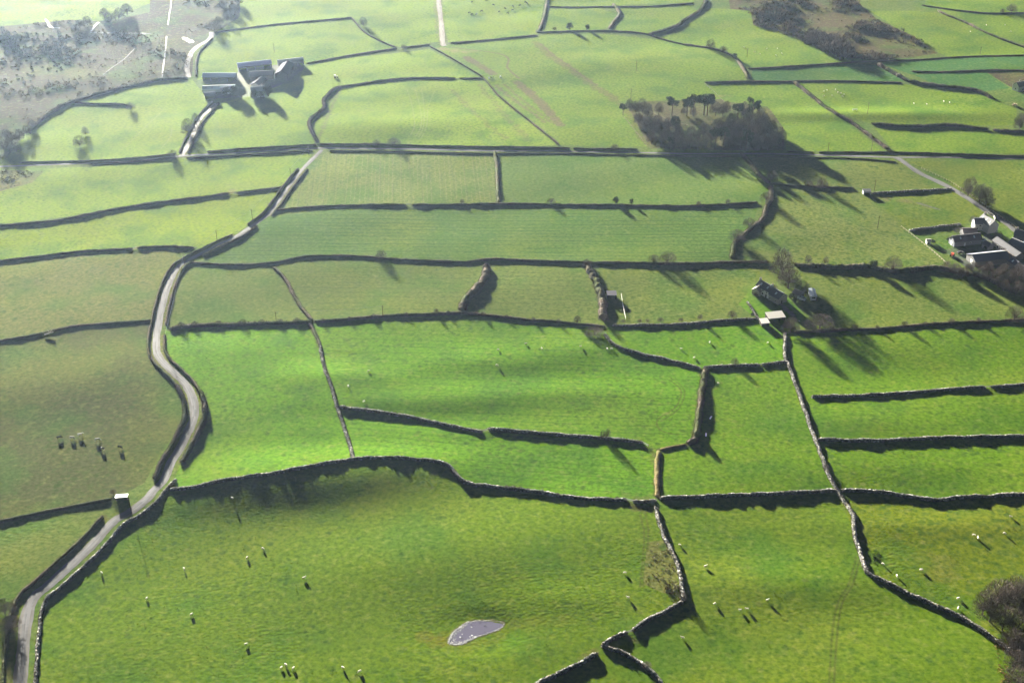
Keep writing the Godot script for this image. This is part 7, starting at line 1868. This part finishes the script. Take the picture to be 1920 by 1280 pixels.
	scrub("grass_tussocks", "grass tussocks over the pond field", [-186, -392.7, -159.3, -466.9, -98.3, -482.3, -30.3, -486.9, 11.5, -467.9, 61.7, -457.7, 68, -404.7, 33.8, -371, 10.9, -355.8, -178.8, -355.7], 0.05, 0.22, 0.5, [Color(0.085, 0.13, 0.012), Color(0.07, 0.105, 0.012), Color(0.12, 0.13, 0.03)], 0.03, 6)
	scrub("grass_tussocks", "grass tussocks over the wide near pasture", [68.1, -461.8, 150, -468.5, 149.4, -413.7, 188.1, -378.7, 195, -354.8, 62.6, -355, 51.3, -366.9, 72.9, -398.5], 0.04, 0.22, 0.5, [Color(0.085, 0.13, 0.012), Color(0.07, 0.105, 0.012), Color(0.12, 0.13, 0.03)], 0.03, 6)
	scrub("grass_tussocks", "grass tussocks over the rough pasture", [153.3, -466.6, 194.3, -462.7, 233.8, -465.9, 215.6, -412.2, 187.7, -405.5, 190.1, -384.8, 155.1, -418.8], 0.12, 0.22, 0.5, [Color(0.085, 0.125, 0.012), Color(0.07, 0.1, 0.012), Color(0.12, 0.12, 0.03)], 0.03, 6)
	scrub("grass_tussocks", "grass tussocks over the lowest strip field", [152.4, -509.8, 250.2, -513.4, 236.6, -473.9, 196.6, -470.5, 154.2, -476.4], 0.07, 0.22, 0.5, [Color(0.08, 0.135, 0.01), Color(0.07, 0.105, 0.012)], 0.03, 6)
	scrub("grass_tussocks", "grass tussocks over the bright lane bend field", [-186.3, -608.4, -111.2, -621.1, -79.6, -500.7, -155, -480.9, -153.7, -529.4], 0.04, 0.22, 0.5, [Color(0.07, 0.14, 0.012), Color(0.06, 0.11, 0.012)], 0.03, 6)
	scrub("garden_shrubs", "pale leaved garden shrubs behind the white roofed shelter", [158.4, -629.1, 164.7, -633.9, 167.9, -626.6, 165.1, -623.1, 159, -623.1], 0.5, 0.6, 1.8, [Color(0.22, 0.2, 0.08), Color(0.1, 0.1, 0.04), Color(0.3, 0.3, 0.2)], 0.05, 20)
	scrub("wood_undergrowth", "grey brown undergrowth of the square wood", [92.9, -973.6, 105, -980.1, 135.8, -932.4, 199.6, -944.2, 207.2, -922.2, 200.6, -886, 105, -889.7], 0.05, 0.6, 3.2, [Color(0.1, 0.085, 0.075), Color(0.07, 0.062, 0.05), Color(0.13, 0.105, 0.07)], 0.01, 26)
	tree("bare", "low thorn bush on the ridge top hedge, first of its row from the left", -107.9, -631.1, 2.8, 3.6, "thorn bushes on the ridge top hedge")
	tree("bare", "low thorn bush on the ridge top hedge, second of its row from the left", -92.9, -633.2, 2.6, 2.9, "thorn bushes on the ridge top hedge")
	tree("bare", "low thorn bush on the ridge top hedge, third of its row from the left", -79.4, -635.2, 3, 3.8, "thorn bushes on the ridge top hedge")
	tree("bare", "low thorn bush on the ridge top hedge, fourth of its row from the left", -60.6, -637.3, 2.4, 3.1, "thorn bushes on the ridge top hedge")
	tree("bare", "low thorn bush on the ridge top hedge, fifth of its row from the left", -36.8, -639.2, 2.6, 2.9, "thorn bushes on the ridge top hedge")
	tree("bare", "low thorn bush on the ridge top hedge, sixth of its row from the left", -16.8, -637.9, 2.8, 3.7, "thorn bushes on the ridge top hedge")
	tree("bare", "low thorn bush on the ridge top hedge, seventh of its row from the left", -3.1, -634.7, 2.4, 3.2, "thorn bushes on the ridge top hedge")
	tree("bare", "low thorn bush on the ridge top hedge, eighth of its row from the left", 12.2, -630.9, 2.8, 3.2, "thorn bushes on the ridge top hedge")
	tree("bare", "low thorn bush on the ridge top hedge, ninth of its row from the left", 26.4, -628.9, 2.6, 3.4, "thorn bushes on the ridge top hedge")
	tree("bare", "thorn bush on the low brown hedge, first of its row from the left", 180.4, -621.5, 3.2, 3.9, "thorn bushes on the low brown hedge")
	tree("bare", "thorn bush on the low brown hedge, second of its row from the left", 193.1, -622.3, 3.6, 4.6, "thorn bushes on the low brown hedge")
	tree("bare", "thorn bush on the low brown hedge, third of its row from the left", 206.1, -622.5, 2.8, 3.3, "thorn bushes on the low brown hedge")
	tree("bare", "thorn bush on the low brown hedge, fourth of its row from the left", 234.2, -626.4, 2.8, 3.6, "thorn bushes on the low brown hedge")
	tree("bare", "thorn bush on the low brown hedge, fifth of its row from the left", 250, -628.7, 3.4, 4.4, "thorn bushes on the low brown hedge")
	tree("bare", "thorn bush on the low brown hedge, sixth of its row from the left", 265.5, -630.1, 3, 3.3, "thorn bushes on the low brown hedge")
	tree("bare", "small brown bush on the pond field wall, first of the row from the left", -13.7, -477.5, 1.5, 1.9, "bushes on the pond field wall")
	tree("bare", "small brown bush on the pond field wall, second of the row from the left", -2.5, -476.1, 1.8, 2.7, "bushes on the pond field wall")
	tree("bare", "small brown bush on the pond field wall, third of the row from the left", 0.7, -475.4, 2.2, 3.5, "bushes on the pond field wall")
	tree("bare", "small brown bush on the pond field wall, fourth of the row from the left", 4, -475, 2, 2.7, "bushes on the pond field wall")
	tree("bare", "small brown bush on the pond field wall, fifth of the row from the left", 7.4, -474.2, 1.7, 2.4, "bushes on the pond field wall")
	tree("bare", "small brown bush on the pond field wall, sixth of the row from the left", 21, -470.7, 1.6, 2.3, "bushes on the pond field wall")
	tree("bare", "small brown bush on the pond field wall, seventh of the row from the left", 26.6, -469.4, 1.5, 2.1, "bushes on the pond field wall")
	tree("bare", "rounded bush in the lumpy dark hedge, first of its row from the left", -179.8, -626.3, 3.2, 4.8, "bushes of the lumpy dark hedge")
	tree("bare", "rounded bush in the lumpy dark hedge, second of its row from the left", -166.5, -627.5, 3, 4.4, "bushes of the lumpy dark hedge")
	tree("bare", "rounded bush in the lumpy dark hedge, third of its row from the left", -153, -628.1, 3.6, 5.4, "bushes of the lumpy dark hedge")
	tree("bare", "rounded bush in the lumpy dark hedge, fourth of its row from the left", -142.5, -628.9, 3.2, 5, "bushes of the lumpy dark hedge")
	tree("bare", "rounded bush in the lumpy dark hedge, fifth of its row from the left", -132, -629.7, 3, 4.4, "bushes of the lumpy dark hedge")
	tree("bare", "rounded bush in the lumpy dark hedge, sixth of its row from the left", -122.7, -630.5, 3.4, 5.1, "bushes of the lumpy dark hedge")
	for set in protos.values():
		for o in set: o.free()

	# ---- stock
	var grazing := sheep_mesh(true)
	var alert := sheep_mesh(false)
	animal("sheep", "white sheep in the pond field, first of 16 from the left", "sheep", "sheep grazing in the fields", grazing, -175.2, -417.1, 2.33, 1.08)
	animal("sheep", "white sheep in the pond field, second of 16 from the left", "sheep", "sheep grazing in the fields", grazing, -152.1, -401.5, 4.43, 1.02)
	animal("sheep", "white sheep in the pond field, third of 16 from the left", "sheep", "sheep grazing in the fields", grazing, -140.7, -420.2, 5.09, 1.10)
	animal("sheep", "white sheep in the pond field, fourth of 16 from the left", "sheep", "sheep grazing in the fields", grazing, -131.4, -391.9, 4.03, 1.09)
	animal("sheep", "white sheep in the pond field, fifth of 16 from the left", "sheep", "sheep grazing in the fields", grazing, -128.4, -466, 2.45, 1.11)
	animal("sheep", "white sheep in the pond field, sixth of 16 from the left", "sheep", "sheep grazing in the fields", grazing, -106, -374.9, 0.56, 1.05)
	animal("sheep", "white sheep in the pond field, seventh of 16 from the left", "sheep", "sheep grazing in the fields", grazing, -114.9, -427, 4.40, 1.10)
	animal("sheep", "white sheep in the pond field, eighth of 16 from the left", "sheep", "sheep grazing in the fields", grazing, -108.9, -432.9, 5.66, 1.08)
	animal("sheep", "white sheep in the pond field, ninth of 16 from the left", "sheep", "sheep grazing in the fields", grazing, -90, -362.1, 4.16, 1.02)
	animal("sheep", "white sheep in the pond field, tenth of 16 from the left", "sheep", "sheep grazing in the fields", grazing, -88.4, -363.5, 2.43, 1.17)
	animal("sheep", "white sheep in the pond field, eleventh of 16 from the left", "sheep", "sheep grazing in the fields", grazing, -85.2, -361.7, 4.15, 1.07)
	animal("sheep", "white sheep in the pond field, twelfth of 16 from the left", "sheep", "sheep grazing in the fields", alert, -88.2, -413.3, 0.54, 1.18)
	animal("sheep", "white sheep in the pond field, 13th of 16 from the left", "sheep", "sheep grazing in the fields", alert, -65.9, -361.8, 5.66, 1.12)
	animal("sheep", "white sheep in the pond field, 14th of 16 from the left", "sheep", "sheep grazing in the fields", grazing, -59.2, -359.8, 3.81, 1.11)
	animal("sheep", "white sheep in the pond field, 15th of 16 from the left", "sheep", "sheep grazing in the fields", grazing, 48.1, -416.3, 3.07, 1.04)
	animal("sheep", "white sheep in the pond field, 16th of 16 from the left", "sheep", "sheep grazing in the fields", alert, 48.3, -400.9, 2.87, 1.12)
	animal("sheep", "white sheep in the ridged pasture, first of 10 from the left", "sheep", "sheep grazing in the fields", grazing, -85.5, -560.7, 1.79, 1.07)
	animal("sheep", "white sheep in the ridged pasture, second of 10 from the left", "sheep", "sheep grazing in the fields", grazing, -76, -546.6, 0.85, 1.15)
	animal("sheep", "white sheep in the ridged pasture, third of 10 from the left", "sheep", "sheep grazing in the fields", grazing, -76.4, -576, 3.34, 1.06)
	animal("sheep", "white sheep in the ridged pasture, fourth of 10 from the left", "sheep", "sheep grazing in the fields", grazing, -8, -582.6, 5.97, 1.17)
	animal("sheep", "white sheep in the ridged pasture, fifth of 10 from the left", "sheep", "sheep grazing in the fields", alert, -7.6, -598.7, 3.92, 1.06)
	animal("sheep", "white sheep in the ridged pasture, sixth of 10 from the left", "sheep", "sheep grazing in the fields", grazing, 7.7, -604.9, 3.32, 1.10)
	animal("sheep", "white sheep in the ridged pasture, seventh of 10 from the left", "sheep", "sheep grazing in the fields", grazing, 16.4, -599.4, 5.08, 1.17)
	animal("sheep", "white sheep in the ridged pasture, eighth of 10 from the left", "sheep", "sheep grazing in the fields", alert, 37.8, -601.2, 3.42, 1.07)
	animal("sheep", "white sheep in the ridged pasture, ninth of 10 from the left", "sheep", "sheep grazing in the fields", grazing, 52.3, -599.3, 1.86, 1.04)
	animal("sheep", "white sheep in the ridged pasture, tenth of 10 from the left", "sheep", "sheep grazing in the fields", grazing, 54.7, -599.4, 2.66, 1.08)
	animal("sheep", "white sheep in the small paddock, first of 4 from the left", "sheep", "sheep grazing in the fields", alert, 93, -601, 5.60, 1.04)
	animal("sheep", "white sheep in the small paddock, second of 4 from the left", "sheep", "sheep grazing in the fields", grazing, 99.1, -591.6, 0.73, 1.19)
	animal("sheep", "white sheep in the small paddock, third of 4 from the left", "sheep", "sheep grazing in the fields", grazing, 109.7, -607.8, 1.27, 1.15)
	animal("sheep", "white sheep in the small paddock, fourth of 4 from the left", "sheep", "sheep grazing in the fields", grazing, 141.8, -607.2, 0.73, 1.16)
	animal("sheep", "single white sheep in the smooth bright field", "sheep", "sheep grazing in the fields", grazing, 108.5, -565.3, 2.15, 1.03)
	animal("sheep", "white sheep in the wide near pasture, first of 7 from the left", "sheep", "sheep grazing in the fields", grazing, 73.6, -434.6, 5.68, 1.03)
	animal("sheep", "white sheep in the wide near pasture, second of 7 from the left", "sheep", "sheep grazing in the fields", alert, 68.4, -378.2, 2.80, 1.08)
	animal("sheep", "white sheep in the wide near pasture, third of 7 from the left", "sheep", "sheep grazing in the fields", alert, 83, -420.4, 0.44, 1.14)
	animal("sheep", "white sheep in the wide near pasture, fourth of 7 from the left", "sheep", "sheep grazing in the fields", grazing, 83.8, -397.5, 0.54, 1.02)
	animal("sheep", "white sheep in the wide near pasture, fifth of 7 from the left", "sheep", "sheep grazing in the fields", alert, 93.8, -393.9, 3.31, 1.03)
	animal("sheep", "white sheep in the wide near pasture, sixth of 7 from the left", "sheep", "sheep grazing in the fields", alert, 96.7, -394.5, 3.07, 1.03)
	animal("sheep", "white sheep in the wide near pasture, seventh of 7 from the left", "sheep", "sheep grazing in the fields", alert, 106, -399.7, 0.40, 1.00)
	animal("sheep", "white sheep in the rough pasture by the dark wood, first of 9 from the left", "sheep", "sheep grazing in the fields", grazing, 159.8, -422.7, 2.14, 1.13)
	animal("sheep", "white sheep in the rough pasture by the dark wood, second of 9 from the left", "sheep", "sheep grazing in the fields", grazing, 163.8, -415.1, 4.67, 1.07)
	animal("sheep", "white sheep in the rough pasture by the dark wood, third of 9 from the left", "sheep", "sheep grazing in the fields", grazing, 175.2, -418.9, 0.02, 1.17)
	animal("sheep", "white sheep in the rough pasture by the dark wood, fourth of 9 from the left", "sheep", "sheep grazing in the fields", grazing, 185.8, -401.3, 0.38, 1.12)
	animal("sheep", "white sheep in the rough pasture by the dark wood, fifth of 9 from the left", "sheep", "sheep grazing in the fields", alert, 183.9, -395.3, 1.08, 1.07)
	animal("sheep", "white sheep in the rough pasture by the dark wood, sixth of 9 from the left", "sheep", "sheep grazing in the fields", grazing, 204.9, -441.9, 2.77, 1.02)
	animal("sheep", "white sheep in the rough pasture by the dark wood, seventh of 9 from the left", "sheep", "sheep grazing in the fields", alert, 206, -439.9, 1.41, 1.16)
	animal("sheep", "white sheep in the rough pasture by the dark wood, eighth of 9 from the left", "sheep", "sheep grazing in the fields", grazing, 218.7, -442.8, 2.39, 1.02)
	animal("sheep", "white sheep in the rough pasture by the dark wood, ninth of 9 from the left", "sheep", "sheep grazing in the fields", alert, 225.2, -454.1, 2.84, 1.03)
	animal("sheep", "white sheep in the far flock field, first of 13 from the left", "sheep", "sheep grazing in the fields", grazing, 256.7, -1008.5, 3.23, 1.02)
	animal("sheep", "white sheep in the far flock field, second of 13 from the left", "sheep", "sheep grazing in the fields", grazing, 254.4, -997.4, 3.54, 1.16)
	animal("sheep", "white sheep in the far flock field, third of 13 from the left", "sheep", "sheep grazing in the fields", grazing, 259.9, -1011, 1.42, 1.04)
	animal("sheep", "white sheep in the far flock field, fourth of 13 from the left", "sheep", "sheep grazing in the fields", grazing, 261.2, -998.7, 0.70, 1.04)
	animal("sheep", "white sheep in the far flock field, fifth of 13 from the left", "sheep", "sheep grazing in the fields", grazing, 267.1, -1012.1, 4.45, 1.12)
	animal("sheep", "white sheep in the far flock field, sixth of 13 from the left", "sheep", "sheep grazing in the fields", grazing, 267.6, -1005.9, 4.11, 1.17)
	animal("sheep", "white sheep in the far flock field, seventh of 13 from the left", "sheep", "sheep grazing in the fields", alert, 269.6, -1003.5, 0.59, 1.19)
	animal("sheep", "white sheep in the far flock field, eighth of 13 from the left", "sheep", "sheep grazing in the fields", alert, 269.4, -996.3, 3.16, 1.14)
	animal("sheep", "white sheep in the far flock field, ninth of 13 from the left", "sheep", "sheep grazing in the fields", grazing, 271.7, -1001.1, 3.15, 1.06)
	animal("sheep", "white sheep in the far flock field, tenth of 13 from the left", "sheep", "sheep grazing in the fields", grazing, 323, -979.5, 4.67, 1.13)
	animal("sheep", "white sheep in the far flock field, eleventh of 13 from the left", "sheep", "sheep grazing in the fields", grazing, 332.9, -978.1, 1.82, 1.06)
	animal("sheep", "white sheep in the far flock field, twelfth of 13 from the left", "sheep", "sheep grazing in the fields", grazing, 348.4, -984.3, 4.67, 1.19)
	animal("sheep", "white sheep in the far flock field, 13th of 13 from the left", "sheep", "sheep grazing in the fields", grazing, 352.3, -981.6, 1.40, 1.06)
	animal("sheep", "white sheep in the far curved field, first of 7 from the left", "sheep", "sheep grazing in the fields", alert, 207.9, -1118.6, 2.63, 1.15)
	animal("sheep", "white sheep in the far curved field, second of 7 from the left", "sheep", "sheep grazing in the fields", alert, 215.4, -1106.2, 5.34, 1.10)
	animal("sheep", "white sheep in the far curved field, third of 7 from the left", "sheep", "sheep grazing in the fields", alert, 219.1, -1100.1, 5.22, 1.07)
	animal("sheep", "white sheep in the far curved field, fourth of 7 from the left", "sheep", "sheep grazing in the fields", grazing, 227.9, -1115.5, 4.09, 1.02)
	animal("sheep", "white sheep in the far curved field, fifth of 7 from the left", "sheep", "sheep grazing in the fields", grazing, 232.4, -1095.3, 2.32, 1.19)
	animal("sheep", "white sheep in the far curved field, sixth of 7 from the left", "sheep", "sheep grazing in the fields", grazing, 237.5, -1115.8, 1.29, 1.08)
	animal("sheep", "white sheep in the far curved field, seventh of 7 from the left", "sheep", "sheep grazing in the fields", grazing, 238.8, -1101.7, 5.29, 1.14)
	animal("sheep", "white sheep in the field between the diagonal hedges, first of 3 from the left", "sheep", "sheep grazing in the fields", alert, 447, -1186.2, 4.57, 1.16)
	animal("sheep", "white sheep in the field between the diagonal hedges, second of 3 from the left", "sheep", "sheep grazing in the fields", alert, 464.7, -1186.7, 3.67, 1.13)
	animal("sheep", "white sheep in the field between the diagonal hedges, third of 3 from the left", "sheep", "sheep grazing in the fields", grazing, 463.4, -1166.5, 3.08, 1.11)
	animal("sheep", "single white sheep in the smooth field by the far scrub", "sheep", "sheep grazing in the fields", grazing, 426.1, -1167.2, 1.69, 1.01)
	var cow := {"b": cow_mesh(Color(0.018, 0.016, 0.016), Color(0.018, 0.016, 0.016), true), "p": cow_mesh(Color(0.55, 0.54, 0.52), Color(0.5, 0.49, 0.48), true), "w": cow_mesh(Color(0.70, 0.69, 0.66), Color(0.72, 0.70, 0.68), false), "k": cow_mesh(Color(0.02, 0.02, 0.022), Color(0.68, 0.66, 0.63), true)}
	animal("cow", "black cow at the left of the six cattle", "cow", "cattle by the lane bend", cow["b"], -223.2, -516.2, 0.35, 1.15)
	animal("cow", "pale grey cow beside the black cow", "cow", "cattle by the lane bend", cow["p"], -216.7, -515.7, -0.17, 1.15)
	animal("cow", "whitest cow, standing highest of the six cattle", "cow", "cattle by the lane bend", cow["w"], -213.6, -518.3, 0.21, 1.15)
	animal("cow", "grey and white cow in the middle of the six cattle", "cow", "cattle by the lane bend", cow["p"], -203.9, -514.1, 0.35, 1.15)
	animal("cow", "black and white cow, standing lowest of the six cattle", "cow", "cattle by the lane bend", cow["k"], -199.5, -506.6, 2.88, 1.15)
	animal("cow", "black cow at the right of the six cattle", "cow", "cattle by the lane bend", cow["b"], -191, -507.7, -0.35, 1.15)
	animal("cow", "dark cow in the far herd, first from the left of its 15", "cow", "far herd of dark cattle", cow.b, -41.3, -1226.1, 3.61, 1.1)
	animal("cow", "dark cow in the far herd, second from the left of its 15", "cow", "far herd of dark cattle", cow.b, -39.7, -1261.8, 0.98, 1.1)
	animal("cow", "dark cow in the far herd, third from the left of its 15", "cow", "far herd of dark cattle", cow.b, -38.6, -1221, 3.39, 1.1)
	animal("cow", "dark cow in the far herd, fourth from the left of its 15", "cow", "far herd of dark cattle", cow.b, -34.5, -1221.2, 4.12, 1.1)
	animal("cow", "dark cow in the far herd, fifth from the left of its 15", "cow", "far herd of dark cattle", cow.b, -29.6, -1232.1, 3.75, 1.1)
	animal("cow", "dark cow in the far herd, sixth from the left of its 15", "cow", "far herd of dark cattle", cow.b, -25.5, -1267.8, 2.70, 1.1)
	animal("cow", "dark cow in the far herd, seventh from the left of its 15", "cow", "far herd of dark cattle", cow.b, -18.4, -1253.8, -0.51, 1.1)
	animal("cow", "dark cow in the far herd, eighth from the left of its 15", "cow", "far herd of dark cattle", cow.b, -12.4, -1231.6, 4.07, 1.1)
	animal("cow", "dark cow in the far herd, ninth from the left of its 15", "cow", "far herd of dark cattle", cow.b, -6.8, -1242.2, -0.50, 1.1)
	animal("cow", "dark cow in the far herd, tenth from the left of its 15", "cow", "far herd of dark cattle", cow.b, -4.1, -1226.4, -0.26, 1.1)
	animal("cow", "dark cow in the far herd, eleventh from the left of its 15", "cow", "far herd of dark cattle", cow.b, 0.5, -1237.1, 3.73, 1.1)
	animal("cow", "dark cow in the far herd, twelfth from the left of its 15", "cow", "far herd of dark cattle", cow.b, 1, -1249, -0.83, 1.1)
	animal("cow", "dark cow in the far herd, 13th from the left of its 15", "cow", "far herd of dark cattle", cow.b, 7.9, -1252.2, 3.70, 1.1)
	animal("cow", "dark cow in the far herd, 14th from the left of its 15", "cow", "far herd of dark cattle", cow.b, 13.2, -1262.2, 0.84, 1.1)
	animal("cow", "dark cow in the far herd, 15th from the left of its 15", "cow", "far herd of dark cattle", cow.b, 14.8, -1258.9, -0.96, 1.1)

	# ---- poles, wires, gates and small things
	var top := []
	top.append(pole("utility pole beside the lane, lowest on its upper bend", -188.3, -733.4, 7.5))
	top.append(pole("second utility pole up the lane bend", -171.1, -764.1, 7.5))
	top.append(pole("third utility pole up the lane bend", -156, -832.5, 7.5))
	top.append(pole("utility pole at the head of the lane", -149, -874.8, 7.5))
	top.append(pole("utility pole where the lane meets the clipped hedge", -201.8, -700.3, 7.5))
	top.append(pole("utility pole left of the lane bend field", -189.7, -599.1, 8))
	top.append(pole("utility pole on the lumpy hedge", -134.1, -629.7, 7.5))
	top.append(pole("utility pole on the ridge top hedge", -74, -636.3, 7.5))
	top.append(pole("utility pole on the near side of the diagonal hedge end", 264.7, -880, 10))
	top.append(pole("utility pole below the field right of the wood", 233.1, -880.9, 7))
	top.append(pole("utility pole in the far flock field", 279.4, -953.9, 9))
	top.append(pole("utility pole above the wood", 96.3, -989.7, 9))
	top.append(pole("utility pole high in the field with brown strips", 106.1, -1055.3, 9))
	top.append(pole("utility pole in the tussocky field", 238.3, -752.7, 9))
	top.append(pole("utility pole by the white ended shelter", 250.6, -811.9, 8))
	top.append(pole("utility pole by the smooth far field", 414.3, -1101.1, 8))
	top.append(pole("utility pole in the far curved field", 206.7, -1092.8, 8))
	top.append(pole("utility pole beside the tall shed hedge", 52.7, -628.7, 6.5))
	top.append(pole("utility pole beside the stone hut", -173.4, -459.4, 7))
	top.append(pole("utility pole above the far farm barns", -211.3, -1107, 8))
	wire("lowest wire span along the lane bend", top[0], top[1])
	wire("middle wire span along the lane bend", top[1], top[2])
	wire("uppermost wire span to the lane head", top[2], top[3])
	wire("wire span from the clipped hedge pole to the lane bend", top[4], top[0])
	wire("wire span over the lane beside the square olive field", top[5], top[4])
	wire("wire span along the ridge top hedges", top[6], top[7])
	gate("pale gate in the wall above the pond field", 52.4, -466.3, 56, -465.1, Color(0.42, 0.42, 0.42))
	gate("gate in the gap of the wall above the smooth field", 132.9, -584, 134.9, -584, Color(0.25, 0.25, 0.25))
	gate("gate between the two wall pieces under the ridged pasture", -15.1, -521.7, -11.7, -523.6, Color(0.25, 0.25, 0.25))
	gate("gate in the gap between the yellow green strips", -194.1, -805.7, -189.5, -806.5, Color(0.25, 0.25, 0.25))
	gate("gate in the gap above the pale olive pasture", -239.5, -722.1, -236.7, -722.7, Color(0.42, 0.42, 0.42))
	gate("gate beside the lane at the olive pasture", -209.3, -698.8, -208.5, -702.3, Color(0.25, 0.25, 0.25))
	gate("pale gate at the end of the ridged pasture wall", 64.1, -512.7, 66.8, -510, Color(0.42, 0.42, 0.42))
	gate("gate in the corner wall of the three cornered plot", 46.1, -380.8, 48.8, -382, Color(0.25, 0.25, 0.25))
	gate("gate in the gap of the long clipped hedge", -71.5, -786.4, -67.6, -786.6, Color(0.25, 0.25, 0.25))
	gate("gate in the gap between the strip fields", 248.2, -562.5, 251.4, -562.9, Color(0.25, 0.25, 0.25))
	fence("white rail fence beside the black shed", "rail_fence", [64.6, -662.4, 64.6, -650.3, 65, -633.9], 1.2, Color(0.72, 0.7, 0.66), 2.6, 2)
	fence("pale post fence on the right side of the farm road", "post_fence", [293.1, -848.7, 305.4, -829.1, 314.6, -804.1, 321.2, -779.1, 327.1, -759.4, 330.8, -734.9], 1.2, Color(0.42, 0.36, 0.26), 2.6, 2)
	fence("pale fence between the tussocky field and the garden", "post_fence", [254.4, -755.5, 260, -737.7, 264.9, -718.8, 268.3, -702], 1.0, Color(0.4, 0.35, 0.26), 3.0, 2)
	fence("thin fence above the square wood", "wire_fence", [160.7, -1023.2, 166.1, -1004.1, 170.8, -981.9], 1.0, Color(0.3, 0.27, 0.24), 5.0, 1)
	fence("fence on the left side of the square wood", "wire_fence", [87.7, -949.8, 93.8, -921.6, 101.1, -889.6], 1.0, Color(0.2, 0.16, 0.11), 4.0, 2)
	garden_wall("low curved white wall at the farm road", [317.7, -775.9, 319.7, -774.2, 320.1, -770.2, 319.2, -766.1], 0.9, Color(0.72, 0.7, 0.62))
	fallen(-258, -615.6)
	trough("metal feed trough in the thorny hedge shadow, upper one", 100.3, -533.3, 1.1)
	trough("metal feed trough in the thorny hedge shadow, lower one", 96, -518.7, 1.4)
	trough("white feeder alone in the far flock field", 271.5, -962.7, 0.2, 1.6)
	bale("white wrapped bale at the hedge stub end, first from the left", -19.3, -1039.5)
	bale("white wrapped bale at the hedge stub end, second from the left", -17.1, -1040.7)
	bale("white wrapped bale at the hedge stub end, third from the left", -9.9, -1041.8)
	pond_margin([-25.6, -376.8, -24.2, -381.6, -21.6, -384.9, -18.7, -387.6, -15, -388.7, -10.4, -388.9, -6, -388.6, -3.3, -387.3, -3.5, -385.9, -6, -383.4, -9.5, -381.6, -13.9, -379.5, -17.5, -377.1, -20, -375.6, -22.7, -375, -24.9, -375.6], -0.41)
